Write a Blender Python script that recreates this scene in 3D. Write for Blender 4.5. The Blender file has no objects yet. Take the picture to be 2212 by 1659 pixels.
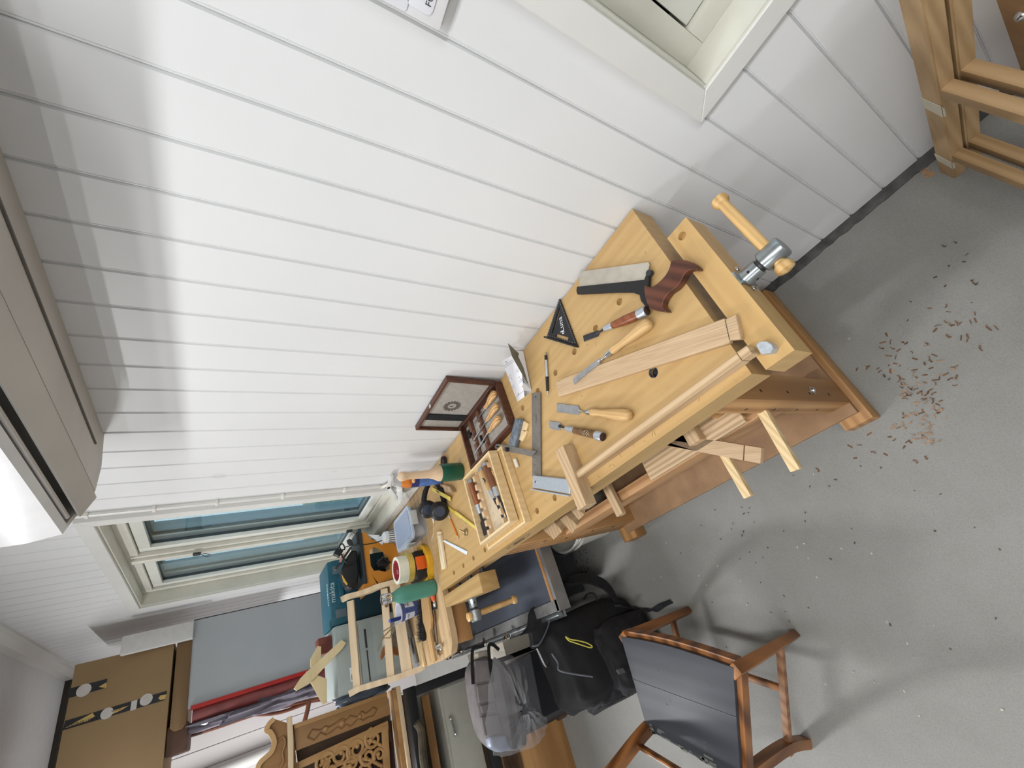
import bpy, bmesh, math, random
from mathutils import Vector, Matrix, noise
from mathutils.geometry import tessellate_polygon
random.seed(7)
V = Vector
# ---------------------------------------------------------------- camera (calibrated: f = 906 px on a 2212 px wide frame)
RC = Matrix(((-0.29703542, -0.46910539, -0.8316911), (-0.81417418, 0.5794986, -0.03607993), (0.49888913, 0.6664244, -0.55406511)))
F, CX, CY = 906.15, 1106.0, 829.5
CAM = V((-0.8, 0.0, 1.665))
scn = bpy.context.scene
cam_d = bpy.data.cameras.new('camera')
cam = bpy.data.objects.new('camera', cam_d)
scn.collection.objects.link(cam)
cam_d.sensor_fit = 'HORIZONTAL'
cam_d.sensor_width = 36.0
cam_d.lens = 36.0 * F / 2212.0
cam_d.clip_start = 0.02
_m = Matrix((( RC[0][0], -RC[1][0], -RC[2][0]), (RC[0][1], -RC[1][1], -RC[2][1]), (RC[0][2], -RC[1][2], -RC[2][2])))
cam.matrix_world = Matrix.Translation(CAM) @ _m.to_4x4()
scn.camera = cam
scn.view_settings.view_transform = 'Standard'
scn.view_settings.look = 'None'
scn.view_settings.gamma = 1.0
scn.view_settings.use_curve_mapping = False
scn.view_settings.exposure = 0.38
# ---------------------------------------------------------------- daylight outside the windows
w = bpy.data.worlds.new('world'); scn.world = w; w.use_nodes = True
nt = w.node_tree; bg = nt.nodes['Background']
sky = nt.nodes.new('ShaderNodeTexSky'); sky.sky_type = 'HOSEK_WILKIE'; sky.turbidity = 6.0
sky.sun_direction = V((-0.5, 0.3, 0.8)).normalized()
mx = nt.nodes.new('ShaderNodeMixRGB'); mx.inputs[0].default_value = 0.55
mx.inputs[2].default_value = (0.62, 0.72, 0.85, 1)
nt.links.new(sky.outputs[0], mx.inputs[1]); nt.links.new(mx.outputs[0], bg.inputs[0])
bg.inputs[1].default_value = 3
# ---------------------------------------------------------------- ceiling lamps' light (the fittings are built further down at the same places; the last two are unseen fill)
LAMPS = [((-0.98, 0.75, 2.575), 1.8, 0.10, 13), ((-1.9, 3.7, 2.575), 1.25, 0.10, 66), ((-1.15, -0.9, 2.575), 1.25, 0.10, 16), ((-2.9, 0.6, 2.575), 1.25, 0.10, 20)]
for i, (p, ln, wd, e) in enumerate(LAMPS):
    ld = bpy.data.lights.new('tube_light', 'AREA'); ld.shape = 'RECTANGLE'; ld.size = wd; ld.size_y = ln
    ld.energy = e; ld.color = (0.975, 0.99, 1.0)
    lo = bpy.data.objects.new('tube_light', ld); lo.location = (p[0], p[1], p[2] - 0.012); scn.collection.objects.link(lo)
# ---------------------------------------------------------------- pixel of the photo -> point on a known plane of the room
def ray(u, v):
    c = V(((u - CX) / F, (v - CY) / F, 1.0))
    return V((RC[0][0]*c.x + RC[1][0]*c.y + RC[2][0]*c.z, RC[0][1]*c.x + RC[1][1]*c.y + RC[2][1]*c.z, RC[0][2]*c.x + RC[1][2]*c.y + RC[2][2]*c.z))
def _pl(u, v, a, val):
    k = ray(u, v); return CAM + k * ((val - CAM[a]) / k[a])
def G(u, v, z=0.846): return _pl(u, v, 2, z)
def GX(u, v, x=0.0): return _pl(u, v, 0, x)
def GY(u, v, y): return _pl(u, v, 1, y)
BT = 0.846   # bench top height
# ---------------------------------------------------------------- materials
MATS = {}
def lin(c):
    return tuple(((x/255.0)/12.92 if x/255.0 <= 0.04045 else ((x/255.0+0.055)/1.055)**2.4) for x in c)
def _new(name):
    m = bpy.data.materials.new(name); m.use_nodes = True; n = m.node_tree.nodes; l = m.node_tree.links
    return m, n, l, n['Principled BSDF']
def plain(name, rgb, rough=0.5, metal=0.0, var=0.06, scale=20.0, bump=0.0, spec=None, alpha=None, trans=None, coat=0.0):
    if name in MATS: return MATS[name]
    m, n, l, b = _new(name); c = lin(rgb)
    tc = n.new('ShaderNodeTexCoord'); ns = n.new('ShaderNodeTexNoise'); ns.inputs['Scale'].default_value = scale; ns.inputs['Detail'].default_value = 4
    l.new(tc.outputs['Object'], ns.inputs['Vector'])
    r = n.new('ShaderNodeValToRGB'); r.color_ramp.elements[0].position = 0.3; r.color_ramp.elements[1].position = 0.7
    r.color_ramp.elements[0].color = tuple(max(0, x*(1-var*2)) for x in c) + (1,)
    r.color_ramp.elements[1].color = tuple(min(1, x*(1+var)) for x in c) + (1,)
    l.new(ns.outputs['Fac'], r.inputs[0]); l.new(r.outputs[0], b.inputs['Base Color'])
    b.inputs['Roughness'].default_value = rough; b.inputs['Metallic'].default_value = metal
    if coat: b.inputs['Coat Weight'].default_value = coat; b.inputs['Coat Roughness'].default_value = 0.08
    if bump:
        bp = n.new('ShaderNodeBump'); bp.inputs['Strength'].default_value = bump; bp.inputs['Distance'].default_value = 0.002
        l.new(ns.outputs['Fac'], bp.inputs['Height']); l.new(bp.outputs[0], b.inputs['Normal'])
    if trans is not None: b.inputs['Transmission Weight'].default_value = trans; b.inputs['IOR'].default_value = 1.12
    if alpha is not None: b.inputs['Alpha'].default_value = alpha
    MATS[name] = m; return m
def wood(name, light, dark, ang=0.0, grain=60.0, axis='X', rough=0.55, rings=0.5, tilt=0.0, speck=0.0):
    """long grain runs along local X turned by ang (radians, about Z) or along Z"""
    if name in MATS: return MATS[name]
    m, n, l, b = _new(name)
    tc = n.new('ShaderNodeTexCoord'); mp = n.new('ShaderNodeMapping'); mp.vector_type = 'TEXTURE'
    rot = {'X': (0, 0, ang), 'Z': (0, math.pi/2, 0)}[axis]
    mp.inputs['Rotation'].default_value = rot
    l.new(tc.outputs['Object'], mp.inputs['Vector'])
    st = n.new('ShaderNodeMapping'); st.inputs['Scale'].default_value = (0.06, 1, 1); l.new(mp.outputs[0], st.inputs['Vector'])
    n1 = n.new('ShaderNodeTexNoise'); n1.inputs['Scale'].default_value = grain; n1.inputs['Detail'].default_value = 5; n1.inputs['Roughness'].default_value = 0.65
    l.new(st.outputs[0], n1.inputs['Vector'])
    n2 = n.new('ShaderNodeTexNoise'); n2.inputs['Scale'].default_value = grain*0.16; n2.inputs['Detail'].default_value = 2; n2.inputs['Distortion'].default_value = 1.2
    l.new(st.outputs[0], n2.inputs['Vector'])
    wv = n.new('ShaderNodeTexWave'); wv.wave_type = 'BANDS'; wv.bands_direction = 'Y'; wv.inputs['Scale'].default_value = grain*0.22; wv.inputs['Distortion'].default_value = 9.0
    wv.inputs['Detail'].default_value = 2; wv.inputs['Detail Scale'].default_value = 0.6
    l.new(st.outputs[0], wv.inputs['Vector'])
    a = n.new('ShaderNodeMath'); a.operation = 'MULTIPLY'; a.inputs[1].default_value = rings; l.new(wv.outputs['Fac'], a.inputs[0])
    s = n.new('ShaderNodeMath'); s.operation = 'ADD'; l.new(n1.outputs['Fac'], s.inputs[0]); l.new(a.outputs[0], s.inputs[1])
    s2 = n.new('ShaderNodeMath'); s2.operation = 'ADD'; l.new(s.outputs[0], s2.inputs[0]); l.new(n2.outputs['Fac'], s2.inputs[1])
    r = n.new('ShaderNodeValToRGB'); r.color_ramp.elements[0].position = 0.28; r.color_ramp.elements[1].position = 0.62
    sc = n.new('ShaderNodeMath'); sc.operation = 'MULTIPLY'; sc.inputs[1].default_value = 1.0/(2.0+rings); l.new(s2.outputs[0], sc.inputs[0])
    r.color_ramp.elements[0].color = lin(dark) + (1,); r.color_ramp.elements[1].color = lin(light) + (1,)
    l.new(sc.outputs[0], r.inputs[0])
    out = r.outputs[0]
    if speck:
        vo = n.new('ShaderNodeTexNoise'); vo.inputs['Scale'].default_value = 26; vo.inputs['Detail'].default_value = 6; vo.inputs['Roughness'].default_value = 0.8
        l.new(tc.outputs['Object'], vo.inputs['Vector'])
        r2 = n.new('ShaderNodeValToRGB'); r2.color_ramp.elements[0].position = 0.30; r2.color_ramp.elements[1].position = 0.42
        r2.color_ramp.elements[0].color = (0, 0, 0, 1); r2.color_ramp.elements[1].color = (1, 1, 1, 1); l.new(vo.outputs['Fac'], r2.inputs[0])
        mm = n.new('ShaderNodeMixRGB'); mm.blend_type = 'MULTIPLY'; mm.inputs[0].default_value = speck
        l.new(out, mm.inputs[1]); l.new(r2.outputs[0], mm.inputs[2]); out = mm.outputs[0]
    l.new(out, b.inputs['Base Color']); b.inputs['Roughness'].default_value = rough
    bp = n.new('ShaderNodeBump'); bp.inputs['Strength'].default_value = 0.12; bp.inputs['Distance'].default_value = 0.001
    l.new(n1.outputs['Fac'], bp.inputs['Height']); l.new(bp.outputs[0], b.inputs['Normal'])
    MATS[name] = m; return m
M = {}
PI = math.pi
def setup_mats():
    M['beech'] = wood('beech_bench', (198, 164, 112), (180, 145, 93), ang=PI/2, grain=45, rough=0.42, rings=0.25, speck=0.12)
    M['beech_edge'] = wood('beech_edge', (188, 156, 104), (162, 128, 78), ang=PI/2, grain=50, rough=0.45, rings=0.3)
    M['beech_x'] = wood('beech_cross', (204, 168, 112), (184, 146, 92), ang=0, grain=50, rough=0.42, rings=0.25)
    M['pine'] = wood('pine_red', (190, 146, 102), (152, 108, 68), ang=PI/2, grain=40, rings=.8)
    M['pine_x'] = wood('pine_cross', (186, 140, 88), (152, 108, 62), ang=0, grain=40, rings=1.0)
    M['pine_z'] = wood('pine_upright', (190, 146, 96), (154, 110, 66), axis='Z', grain=40, rings=1.1)
    M['mdf'] = plain('mdf_shelf', (158, 124, 92), 0.75, var=0.12, scale=14, bump=0.1)
    M['oak'] = wood('oak_light', (206, 178, 144), (172, 142, 108), ang=1.17, grain=260, rings=0.15)
    M['oak_y'] = wood('oak_along', (206, 178, 142), (166, 136, 100), ang=PI/2, grain=80, rings=1.0)
    M['oak_x'] = wood('oak_cross', (202, 174, 138), (172, 142, 106), ang=0.1, grain=90, rings=0.6)
    M['oak_z'] = wood('oak_upright', (184, 152, 112), (146, 114, 76), axis='Z', grain=70, rings=0.6)
    M['paleash'] = wood('pale_pine', (232, 206, 160), (208, 178, 128), ang=0.2, grain=90, rings=0.9)
    M['ash'] = wood('ash_handle', (212, 172, 118), (184, 142, 88), ang=0.1, grain=120, rings=0.8, rough=0.45)
    M['ash2'] = wood('ash_handle_b', (218, 184, 132), (192, 150, 98), ang=-0.98, grain=110, rings=0.8, rough=0.45)
    M['maple'] = wood('turned_maple', (224, 196, 164), (208, 176, 142), axis='Z', grain=60, rings=0.2)
    M['walnut'] = wood('walnut', (104, 58, 40), (62, 32, 22), ang=0.6, grain=60, rings=0.7, rough=0.38)
    M['walnutbox'] = wood('walnut_box', (92, 54, 38), (60, 32, 22), ang=PI/2, grain=60, rings=0.3, rough=0.45)
    M['redwood'] = wood('red_handle', (152, 88, 54), (106, 54, 32), ang=0.2, grain=80, rings=0.4, rough=0.35)
    M['darkhandle'] = wood('dark_handle', (128, 92, 56), (84, 56, 32), ang=0.1, grain=80, rings=0.5, rough=0.4)
    M['traywood'] = wood('tray_birch', (232, 206, 162), (212, 180, 130), ang=PI/2, grain=60, rings=0.3)
    M['trayside'] = wood('tray_side', (206, 172, 116), (186, 150, 94), ang=0.2, grain=60, rings=0.3)
    M['steel'] = plain('steel', (176, 178, 182), 0.32, 0.85, 0.08, 60)
    M['steel_dull'] = plain('steel_dull', (150, 146, 140), 0.5, 0.7, 0.1, 90)
    M['steel_dark'] = plain('steel_dark', (70, 70, 74), 0.42, 0.7, 0.1, 60)
    M['alu'] = plain('aluminium', (196, 204, 214), 0.38, 0.7, 0.04, 120)
    M['chrome'] = plain('chrome', (210, 210, 210), 0.12, 1.0, 0.02, 20)
    M['zinc'] = plain('zinc', (166, 172, 174), 0.3, 0.9, 0.14, 45)
    M['black'] = plain('black_plastic', (20, 20, 23), 0.42, 0, 0.1, 40)
    M['blackmatt'] = plain('black_cloth', (24, 24, 27), 0.92, 0, 0.25, 60, bump=0.3)
    M['darkgrey'] = plain('dark_grey', (48, 50, 56), 0.6, 0, 0.1, 30)
    M['wall'] = None
setup_mats()
def wallmat():
    m, n, l, b = _new('painted_panel')
    tc = n.new('ShaderNodeTexCoord')
    ns = n.new('ShaderNodeTexNoise'); ns.inputs['Scale'].default_value = 1.7; ns.inputs['Detail'].default_value = 6; l.new(tc.outputs['Object'], ns.inputs['Vector'])
    r = n.new('ShaderNodeValToRGB'); r.color_ramp.elements[0].position = 0.3; r.color_ramp.elements[1].position = 0.75
    r.color_ramp.elements[0].color = lin((222, 223, 224)) + (1,); r.color_ramp.elements[1].color = lin((231, 232, 233)) + (1,)
    l.new(ns.outputs['Fac'], r.inputs[0])
    vo = n.new('ShaderNodeTexVoronoi'); vo.inputs['Scale'].default_value = 3.1; vo.inputs['Randomness'].default_value = 1.0; l.new(tc.outputs['Object'], vo.inputs['Vector'])
    r2 = n.new('ShaderNodeValToRGB'); e = r2.color_ramp.elements; e[0].position = 0.03; e[0].color = (0.10, 0.10, 0.10, 1); e[1].position = 0.085; e[1].color = (0, 0, 0, 1)
    e2 = r2.color_ramp.elements.new(0.06); e2.color = (0.16, 0.16, 0.16, 1)
    l.new(vo.outputs['Distance'], r2.inputs[0])
    mm = n.new('ShaderNodeMixRGB'); l.new(r2.outputs[0], mm.inputs[0]); l.new(r.outputs[0], mm.inputs[1]); mm.inputs[2].default_value = lin((176, 158, 140)) + (1,)
    l.new(mm.outputs[0], b.inputs['Base Color']); b.inputs['Roughness'].default_value = 0.42
    bp = n.new('ShaderNodeBump'); bp.inputs['Strength'].default_value = 0.08; bp.inputs['Distance'].default_value = 0.003
    l.new(ns.outputs['Fac'], bp.inputs['Height']); l.new(bp.outputs[0], b.inputs['Normal'])
    return m
M['wall'] = wallmat()
M['trim'] = plain('white_trim', (222, 221, 217), 0.35, 0, 0.02, 6)
M['frame'] = plain('window_paint', (218, 216, 204), 0.35, 0, 0.05, 8)
def floormat():
    m, n, l, b = _new('painted_concrete')
    tc = n.new('ShaderNodeTexCoord')
    a = n.new('ShaderNodeTexNoise'); a.inputs['Scale'].default_value = 2.2; a.inputs['Detail'].default_value = 8; a.inputs['Roughness'].default_value = 0.65; l.new(tc.outputs['Object'], a.inputs['Vector'])
    r = n.new('ShaderNodeValToRGB'); r.color_ramp.elements[0].position = 0.3; r.color_ramp.elements[1].position = 0.72
    r.color_ramp.elements[0].color = lin((132, 131, 126)) + (1,); r.color_ramp.elements[1].color = lin((150, 149, 145)) + (1,); l.new(a.outputs['Fac'], r.inputs[0])
    g = n.new('ShaderNodeTexNoise'); g.inputs['Scale'].default_value = 240; g.inputs['Detail'].default_value = 2; l.new(tc.outputs['Object'], g.inputs['Vector'])
    r3 = n.new('ShaderNodeValToRGB'); r3.color_ramp.elements[0].position = 0.3; r3.color_ramp.elements[1].position = 0.6
    r3.color_ramp.elements[0].color = (0.8, 0.8, 0.8, 1); r3.color_ramp.elements[1].color = (1, 1, 1, 1); l.new(g.outputs['Fac'], r3.inputs[0])
    mu = n.new('ShaderNodeMixRGB'); mu.blend_type = 'MULTIPLY'; mu.inputs[0].default_value = 0.7; l.new(r.outputs[0], mu.inputs[1]); l.new(r3.outputs[0], mu.inputs[2])
    w_ = n.new('ShaderNodeTexVoronoi'); w_.inputs['Scale'].default_value = 7; l.new(tc.outputs['Object'], w_.inputs['Vector'])
    r4 = n.new('ShaderNodeValToRGB'); r4.color_ramp.elements[0].position = 0.02; r4.color_ramp.elements[0].color = (0.55, 0.55, 0.55, 1); r4.color_ramp.elements[1].position = 0.04; r4.color_ramp.elements[1].color = (0, 0, 0, 1)
    l.new(w_.outputs['Distance'], r4.inputs[0])
    m3 = n.new('ShaderNodeMixRGB'); l.new(r4.outputs[0], m3.inputs[0]); l.new(mu.outputs[0], m3.inputs[1]); m3.inputs[2].default_value = lin((180, 178, 172)) + (1,)
    l.new(m3.outputs[0], b.inputs['Base Color']); b.inputs['Roughness'].default_value = 0.62
    bp = n.new('ShaderNodeBump'); bp.inputs['Strength'].default_value = 0.15; bp.inputs['Distance'].default_value = 0.002
    l.new(g.outputs['Fac'], bp.inputs['Height']); l.new(bp.outputs[0], b.inputs['Normal'])
    return m
M['floor'] = floormat()
def glassmat():
    m, n, l, b = _new('window_glass')
    b.inputs['Base Color'].default_value = (0.86, 0.93, 0.92, 1); b.inputs['Roughness'].default_value = 0.0
    b.inputs['Transmission Weight'].default_value = 1.0; b.inputs['IOR'].default_value = 1.45
    o = n['Material Output']; t = n.new('ShaderNodeBsdfTransparent'); t.inputs[0].default_value = (0.9, 0.95, 0.94, 1)
    g = n.new('ShaderNodeBsdfGlossy'); g.inputs['Roughness'].default_value = 0.02
    f = n.new('ShaderNodeLayerWeight'); f.inputs[0].default_value = 0.12
    x = n.new('ShaderNodeMixShader'); l.new(f.outputs['Facing'], x.inputs[0]); l.new(t.outputs[0], x.inputs[1]); l.new(g.outputs[0], x.inputs[2]); l.new(x.outputs[0], o.inputs[0])
    return m
M['glass'] = glassmat()
def filmmat(name, tint, op):
    m, n, l, b = _new(name)
    o = n['Material Output']; t = n.new('ShaderNodeBsdfTransparent'); t.inputs[0].default_value = tint + (1,)
    b.inputs['Base Color'].default_value = tint + (1,); b.inputs['Roughness'].default_value = 0.15
    x = n.new('ShaderNodeMixShader'); x.inputs[0].default_value = op; l.new(t.outputs[0], x.inputs[1]); l.new(b.outputs[0], x.inputs[2]); l.new(x.outputs[0], o.inputs[0])
    return m
# ---------------------------------------------------------------- geometry helpers
COL = scn.collection
def tag(o, label=None, cat=None, group=None, kind=None):
    if label: o['label'] = label
    if cat: o['category'] = cat
    if group: o['group'] = group
    if kind: o['kind'] = kind
    return o
def thing(name, label, cat, loc=(0, 0, 0), group=None):
    o = bpy.data.objects.new(name, None); COL.objects.link(o); o.location = loc; o.empty_display_size = 0.05
    return tag(o, label, cat, group)
def wloc(o):
    p = V((0, 0, 0))
    while o is not None: p += V(o.location); o = o.parent
    return p
class MB:
    def __init__(s): s.b = bmesh.new()
    def _add(s, t):
        me = bpy.data.meshes.new('t'); t.to_mesh(me); s.b.from_mesh(me); bpy.data.meshes.remove(me); t.free(); return s
    def poly(s, pts, vec, holes=(), bev=0.0, seg=2):
        """solid: flat outline pts (3D), pushed along vec"""
        t = bmesh.new(); pts = [V(p) for p in pts]; vec = V(vec); loops = [pts] + [[V(p) for p in h] for h in holes]
        if not holes:
            a = [t.verts.new(p) for p in pts]; c = [t.verts.new(p + vec) for p in pts]; k = len(pts)
            t.faces.new(a); t.faces.new(c[::-1])
            for i in range(k): t.faces.new((a[i], c[i], c[(i+1) % k], a[(i+1) % k]))
        else:
            tri = tessellate_polygon(loops); flat = [p for L in loops for p in L]
            a = [t.verts.new(p) for p in flat]; c = [t.verts.new(p + vec) for p in flat]
            for q in tri:
                try: t.faces.new([a[i] for i in q]); t.faces.new([c[i] for i in q[::-1]])
                except ValueError: pass
            o = 0
            for L in loops:
                k = len(L)
                for i in range(k): t.faces.new((a[o+i], c[o+i], c[o+(i+1) % k], a[o+(i+1) % k]))
                o += k
        bmesh.ops.recalc_face_normals(t, faces=t.faces)
        if bev: bmesh.ops.bevel(t, geom=[e for e in t.edges if len(e.link_faces) == 2 and e.calc_face_angle(0) > 0.5], offset=bev, segments=seg, affect='EDGES', profile=0.6)
        return s._add(t)
    def box(s, lo, hi, bev=0.0, R=None, seg=2):
        lo, hi = V(lo), V(hi); t = bmesh.new(); bmesh.ops.create_cube(t, size=1.0)
        c = (lo + hi)/2; d = hi - lo
        for v in t.verts: v.co = V((v.co.x*d.x, v.co.y*d.y, v.co.z*d.z))
        if bev: bmesh.ops.bevel(t, geom=t.edges[:], offset=min(bev, min(abs(d.x), abs(d.y), abs(d.z))*0.45), segments=seg, affect='EDGES', profile=0.6)
        for v in t.verts: v.co = c + (R @ v.co if R else v.co)
        return s._add(t)
    def bar(s, p0, p1, w, h, up=(0, 0, 1), bev=0.0, w1=None, h1=None):
        """rectangular bar from p0 to p1 (w sideways, h along up)"""
        p0, p1 = V(p0), V(p1); x = (p1-p0).normalized(); y = V(up).cross(x).normalized(); z = x.cross(y)
        t = bmesh.new(); w1 = w if w1 is None else w1; h1 = h if h1 is None else h1
        vs = []
        for p, a, c in ((p0, w, h), (p1, w1, h1)):
            for sy, sz in ((-1, -1), (1, -1), (1, 1), (-1, 1)): vs.append(t.verts.new(p + y*sy*a/2 + z*sz*c/2))
        t.faces.new(vs[0:4]); t.faces.new(vs[4:8][::-1])
        for i in range(4): t.faces.new((vs[i], vs[i+4], vs[(i+1) % 4+4], vs[(i+1) % 4]))
        bmesh.ops.recalc_face_normals(t, faces=t.faces)
        if bev: bmesh.ops.bevel(t, geom=t.edges[:], offset=bev, segments=2, affect='EDGES', profile=0.6)
        return s._add(t)
    def lathe(s, p0, p1, prof, seg=24, flat=1.0, up=(0, 0, 1)):
        """prof: (t 0..1 along p0->p1, radius); flat squashes along up"""
        p0, p1 = V(p0), V(p1); x = (p1-p0).normalized()
        u = V(up) if abs(x.dot(V(up))) < 0.95 else V((1, 0, 0))
        y = u.cross(x).normalized(); z = x.cross(y)
        t = bmesh.new(); rings = []
        for a, r in prof:
            c = p0.lerp(p1, a); rings.append([t.verts.new(c + y*math.cos(2*PI*i/seg)*r + z*math.sin(2*PI*i/seg)*r*flat) for i in range(seg)])
        for A, B in zip(rings, rings[1:]):
            for i in range(seg): t.faces.new((A[i], A[(i+1) % seg], B[(i+1) % seg], B[i]))
        t.faces.new(rings[0][::-1]); t.faces.new(rings[-1])
        bmesh.ops.recalc_face_normals(t, faces=t.faces)
        return s._add(t)
    def cyl(s, p0, p1, r, r1=None, seg=24): return s.lathe(p0, p1, [(0, r), (1, r if r1 is None else r1)], seg)
    def ring(s, c, ax, ro, ri, h, seg=40):
        """flat ring / roll"""
        c = V(c); ax = V(ax).normalized(); u = V((0, 0, 1)) if abs(ax.z) < 0.9 else V((1, 0, 0)); y = u.cross(ax).normalized(); z = ax.cross(y)
        t = bmesh.new(); R = []
        for r, k in ((ro, 0), (ro, h), (ri, h), (ri, 0)):
            R.append([t.verts.new(c + ax*k + y*math.cos(2*PI*i/seg)*r + z*math.sin(2*PI*i/seg)*r) for i in range(seg)])
        for j in range(4):
            A, B = R[j], R[(j+1) % 4]
            for i in range(seg): t.faces.new((A[i], A[(i+1) % seg], B[(i+1) % seg], B[i]))
        bmesh.ops.recalc_face_normals(t, faces=t.faces)
        return s._add(t)
    def tube(s, pts, r, seg=10, r1=None):
        pts = [V(p) for p in pts]; n = len(pts); t = bmesh.new(); rings = []; prev = None
        for i, p in enumerate(pts):
            d = (pts[min(i+1, n-1)] - pts[max(i-1, 0)]).normalized()
            if prev is None: prev = d.orthogonal().normalized()
            y = (prev - d*prev.dot(d)).normalized(); prev = y; z = d.cross(y)
            rr = r if r1 is None else r + (r1-r)*i/(n-1)
            rings.append([t.verts.new(p + (y*math.cos(2*PI*k/seg) + z*math.sin(2*PI*k/seg))*rr) for k in range(seg)])
        for A, B in zip(rings, rings[1:]):
            for k in range(seg): t.faces.new((A[k], A[(k+1) % seg], B[(k+1) % seg], B[k]))
        t.faces.new(rings[0][::-1]); t.faces.new(rings[-1])
        bmesh.ops.recalc_face_normals(t, faces=t.faces)
        return s._add(t)
    def ribbon(s, pts, width, thick, side):
        """flat strap swept along pts; side = direction of its width (vector or list)"""
        pts = [V(p) for p in pts]; n = len(pts); t = bmesh.new(); rings = []
        for i, p in enumerate(pts):
            d = (pts[min(i+1, n-1)] - pts[max(i-1, 0)]).normalized()
            sd = V(side[i] if isinstance(side, list) else side); sd = (sd - d*sd.dot(d)).normalized(); nn = d.cross(sd)
            ww = width[i] if isinstance(width, (list, tuple)) else width
            rings.append([t.verts.new(p + sd*a*ww/2 + nn*b_*thick/2) for a, b_ in ((-1, -1), (1, -1), (1, 1), (-1, 1))])
        for A, B in zip(rings, rings[1:]):
            for k in range(4): t.faces.new((A[k], A[(k+1) % 4], B[(k+1) % 4], B[k]))
        t.faces.new(rings[0][::-1]); t.faces.new(rings[-1])
        bmesh.ops.recalc_face_normals(t, faces=t.faces)
        return s._add(t)
    def ball(s, c, r, sc=(1, 1, 1), R=None, u=20, v=12, lump=0.0):
        t = bmesh.new(); bmesh.ops.create_uvsphere(t, u_segments=u, v_segments=v, radius=1.0)
        c = V(c); sc = V(sc)
        for q in t.verts:
            k = 1 + (lump*noise.noise(q.co*2.3 + c*7) if lump else 0)
            p = V((q.co.x*sc.x, q.co.y*sc.y, q.co.z*sc.z))*r*k; q.co = c + (R @ p if R else p)
        return s._add(t)
    def text(s, st, o, xd, yd, size, th=0.0008, center=True):
        cu = bpy.data.curves.new('t', 'FONT'); cu.body = st; cu.size = size; cu.extrude = 0.0
        if center: cu.align_x = 'CENTER'; cu.align_y = 'CENTER'
        cu.resolution_u = 3
        ob = bpy.data.objects.new('t', cu); COL.objects.link(ob)
        dg = bpy.context.evaluated_depsgraph_get(); me = bpy.data.meshes.new_from_object(ob.evaluated_get(dg))
        COL.objects.unlink(ob); bpy.data.objects.remove(ob); bpy.data.curves.remove(cu)
        t = bmesh.new(); t.from_mesh(me); bpy.data.meshes.remove(me)
        xd, yd, o = V(xd).normalized(), V(yd).normalized(), V(o); nz = xd.cross(yd)
        for v in t.verts: v.co = o + xd*v.co.x + yd*v.co.y + nz*th*0.5
        r = bmesh.ops.extrude_face_region(t, geom=t.faces[:])
        for e in r['geom']:
            if isinstance(e, bmesh.types.BMVert): e.co += nz*th*0.5
        return s._add(t)
    def build(s, name, mat, parent=None, smooth=0.6, sub=0, label=None):
        me = bpy.data.meshes.new(name)
        if parent is not None: off = wloc(parent)
        else:
            if len(s.b.verts):
                xs = [v.co for v in s.b.verts]; off = V(((min(p.x for p in xs)+max(p.x for p in xs))/2, (min(p.y for p in xs)+max(p.y for p in xs))/2, min(p.z for p in xs)))
            else: off = V((0, 0, 0))
        for v in s.b.verts: v.co -= off
        s.b.to_mesh(me); s.b.free()
        if smooth:
            for p in me.polygons: p.use_smooth = True
            try: me.set_sharp_from_angle(angle=smooth)
            except Exception: pass
        o = bpy.data.objects.new(name, me); COL.objects.link(o)
        if mat: me.materials.append(mat if not isinstance(mat, str) else M[mat])
        if parent is not None: o.parent = parent
        else: o.location = off
        if sub:
            md = o.modifiers.new('s', 'SUBSURF'); md.levels = sub; md.render_levels = sub
        if label: o['label'] = label
        return o
def solo(mb, name, mat, label, cat, group=None, **k):
    return tag(mb.build(name, mat, None, **k), label, cat, group)
def struct(mb, name, mat, **k): return tag(mb.build(name, mat, None, **k), kind='structure')
def GP(pts, z): return [G(u, v, z) for u, v in pts]
def smoothline(pts, n=8):
    """Catmull-Rom through pts"""
    pts = [V(p) for p in pts]; out = []
    P = [pts[0]*2-pts[1]] + pts + [pts[-1]*2-pts[-2]]
    for i in range(1, len(P)-2):
        a, b_, c, d = P[i-1], P[i], P[i+1], P[i+2]
        for k in range(n):
            t = k/n; out.append(0.5*((2*b_) + (c-a)*t + (2*a-5*b_+4*c-d)*t*t + (-a+3*b_-3*c+d)*t**3))
    out.append(pts[-1]); return out
# ================================================================= THE ROOM
YB, YN, XL, ZC = 5.05, -2.6, -4.4, 2.64
mb = MB(); mb.box((XL-0.2, YN-0.2, -0.12), (0.25, YB+0.2, 0.0)); struct(mb, 'floor', 'floor', smooth=0)
mb = MB(); mb.box((XL-0.2, YN-0.2, ZC), (0.25, YB+0.2, ZC+0.1)); struct(mb, 'ceiling', plain('ceiling_paint', (222, 222, 222), 0.7, var=0.02), smooth=0)
GR = [-2.5 + 0.0985*k for k in range(27)]
GR = [0.172-0.0985*k for k in range(28, 0, -1)] + [0.172, 0.271, 0.3685, 0.4675, 0.566, 0.664, 0.764, 0.863, 0.964, 1.064, 1.161, 1.271, 1.374, 1.486, 1.59, 1.703, 1.816]
while GR[-1] < YB-0.12: GR.append(GR[-1]+0.108)
WIN = [(2.02, 3.34, 0.905, 2.055), (-1.29, 0.030, 0.905, 2.055)]
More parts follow.
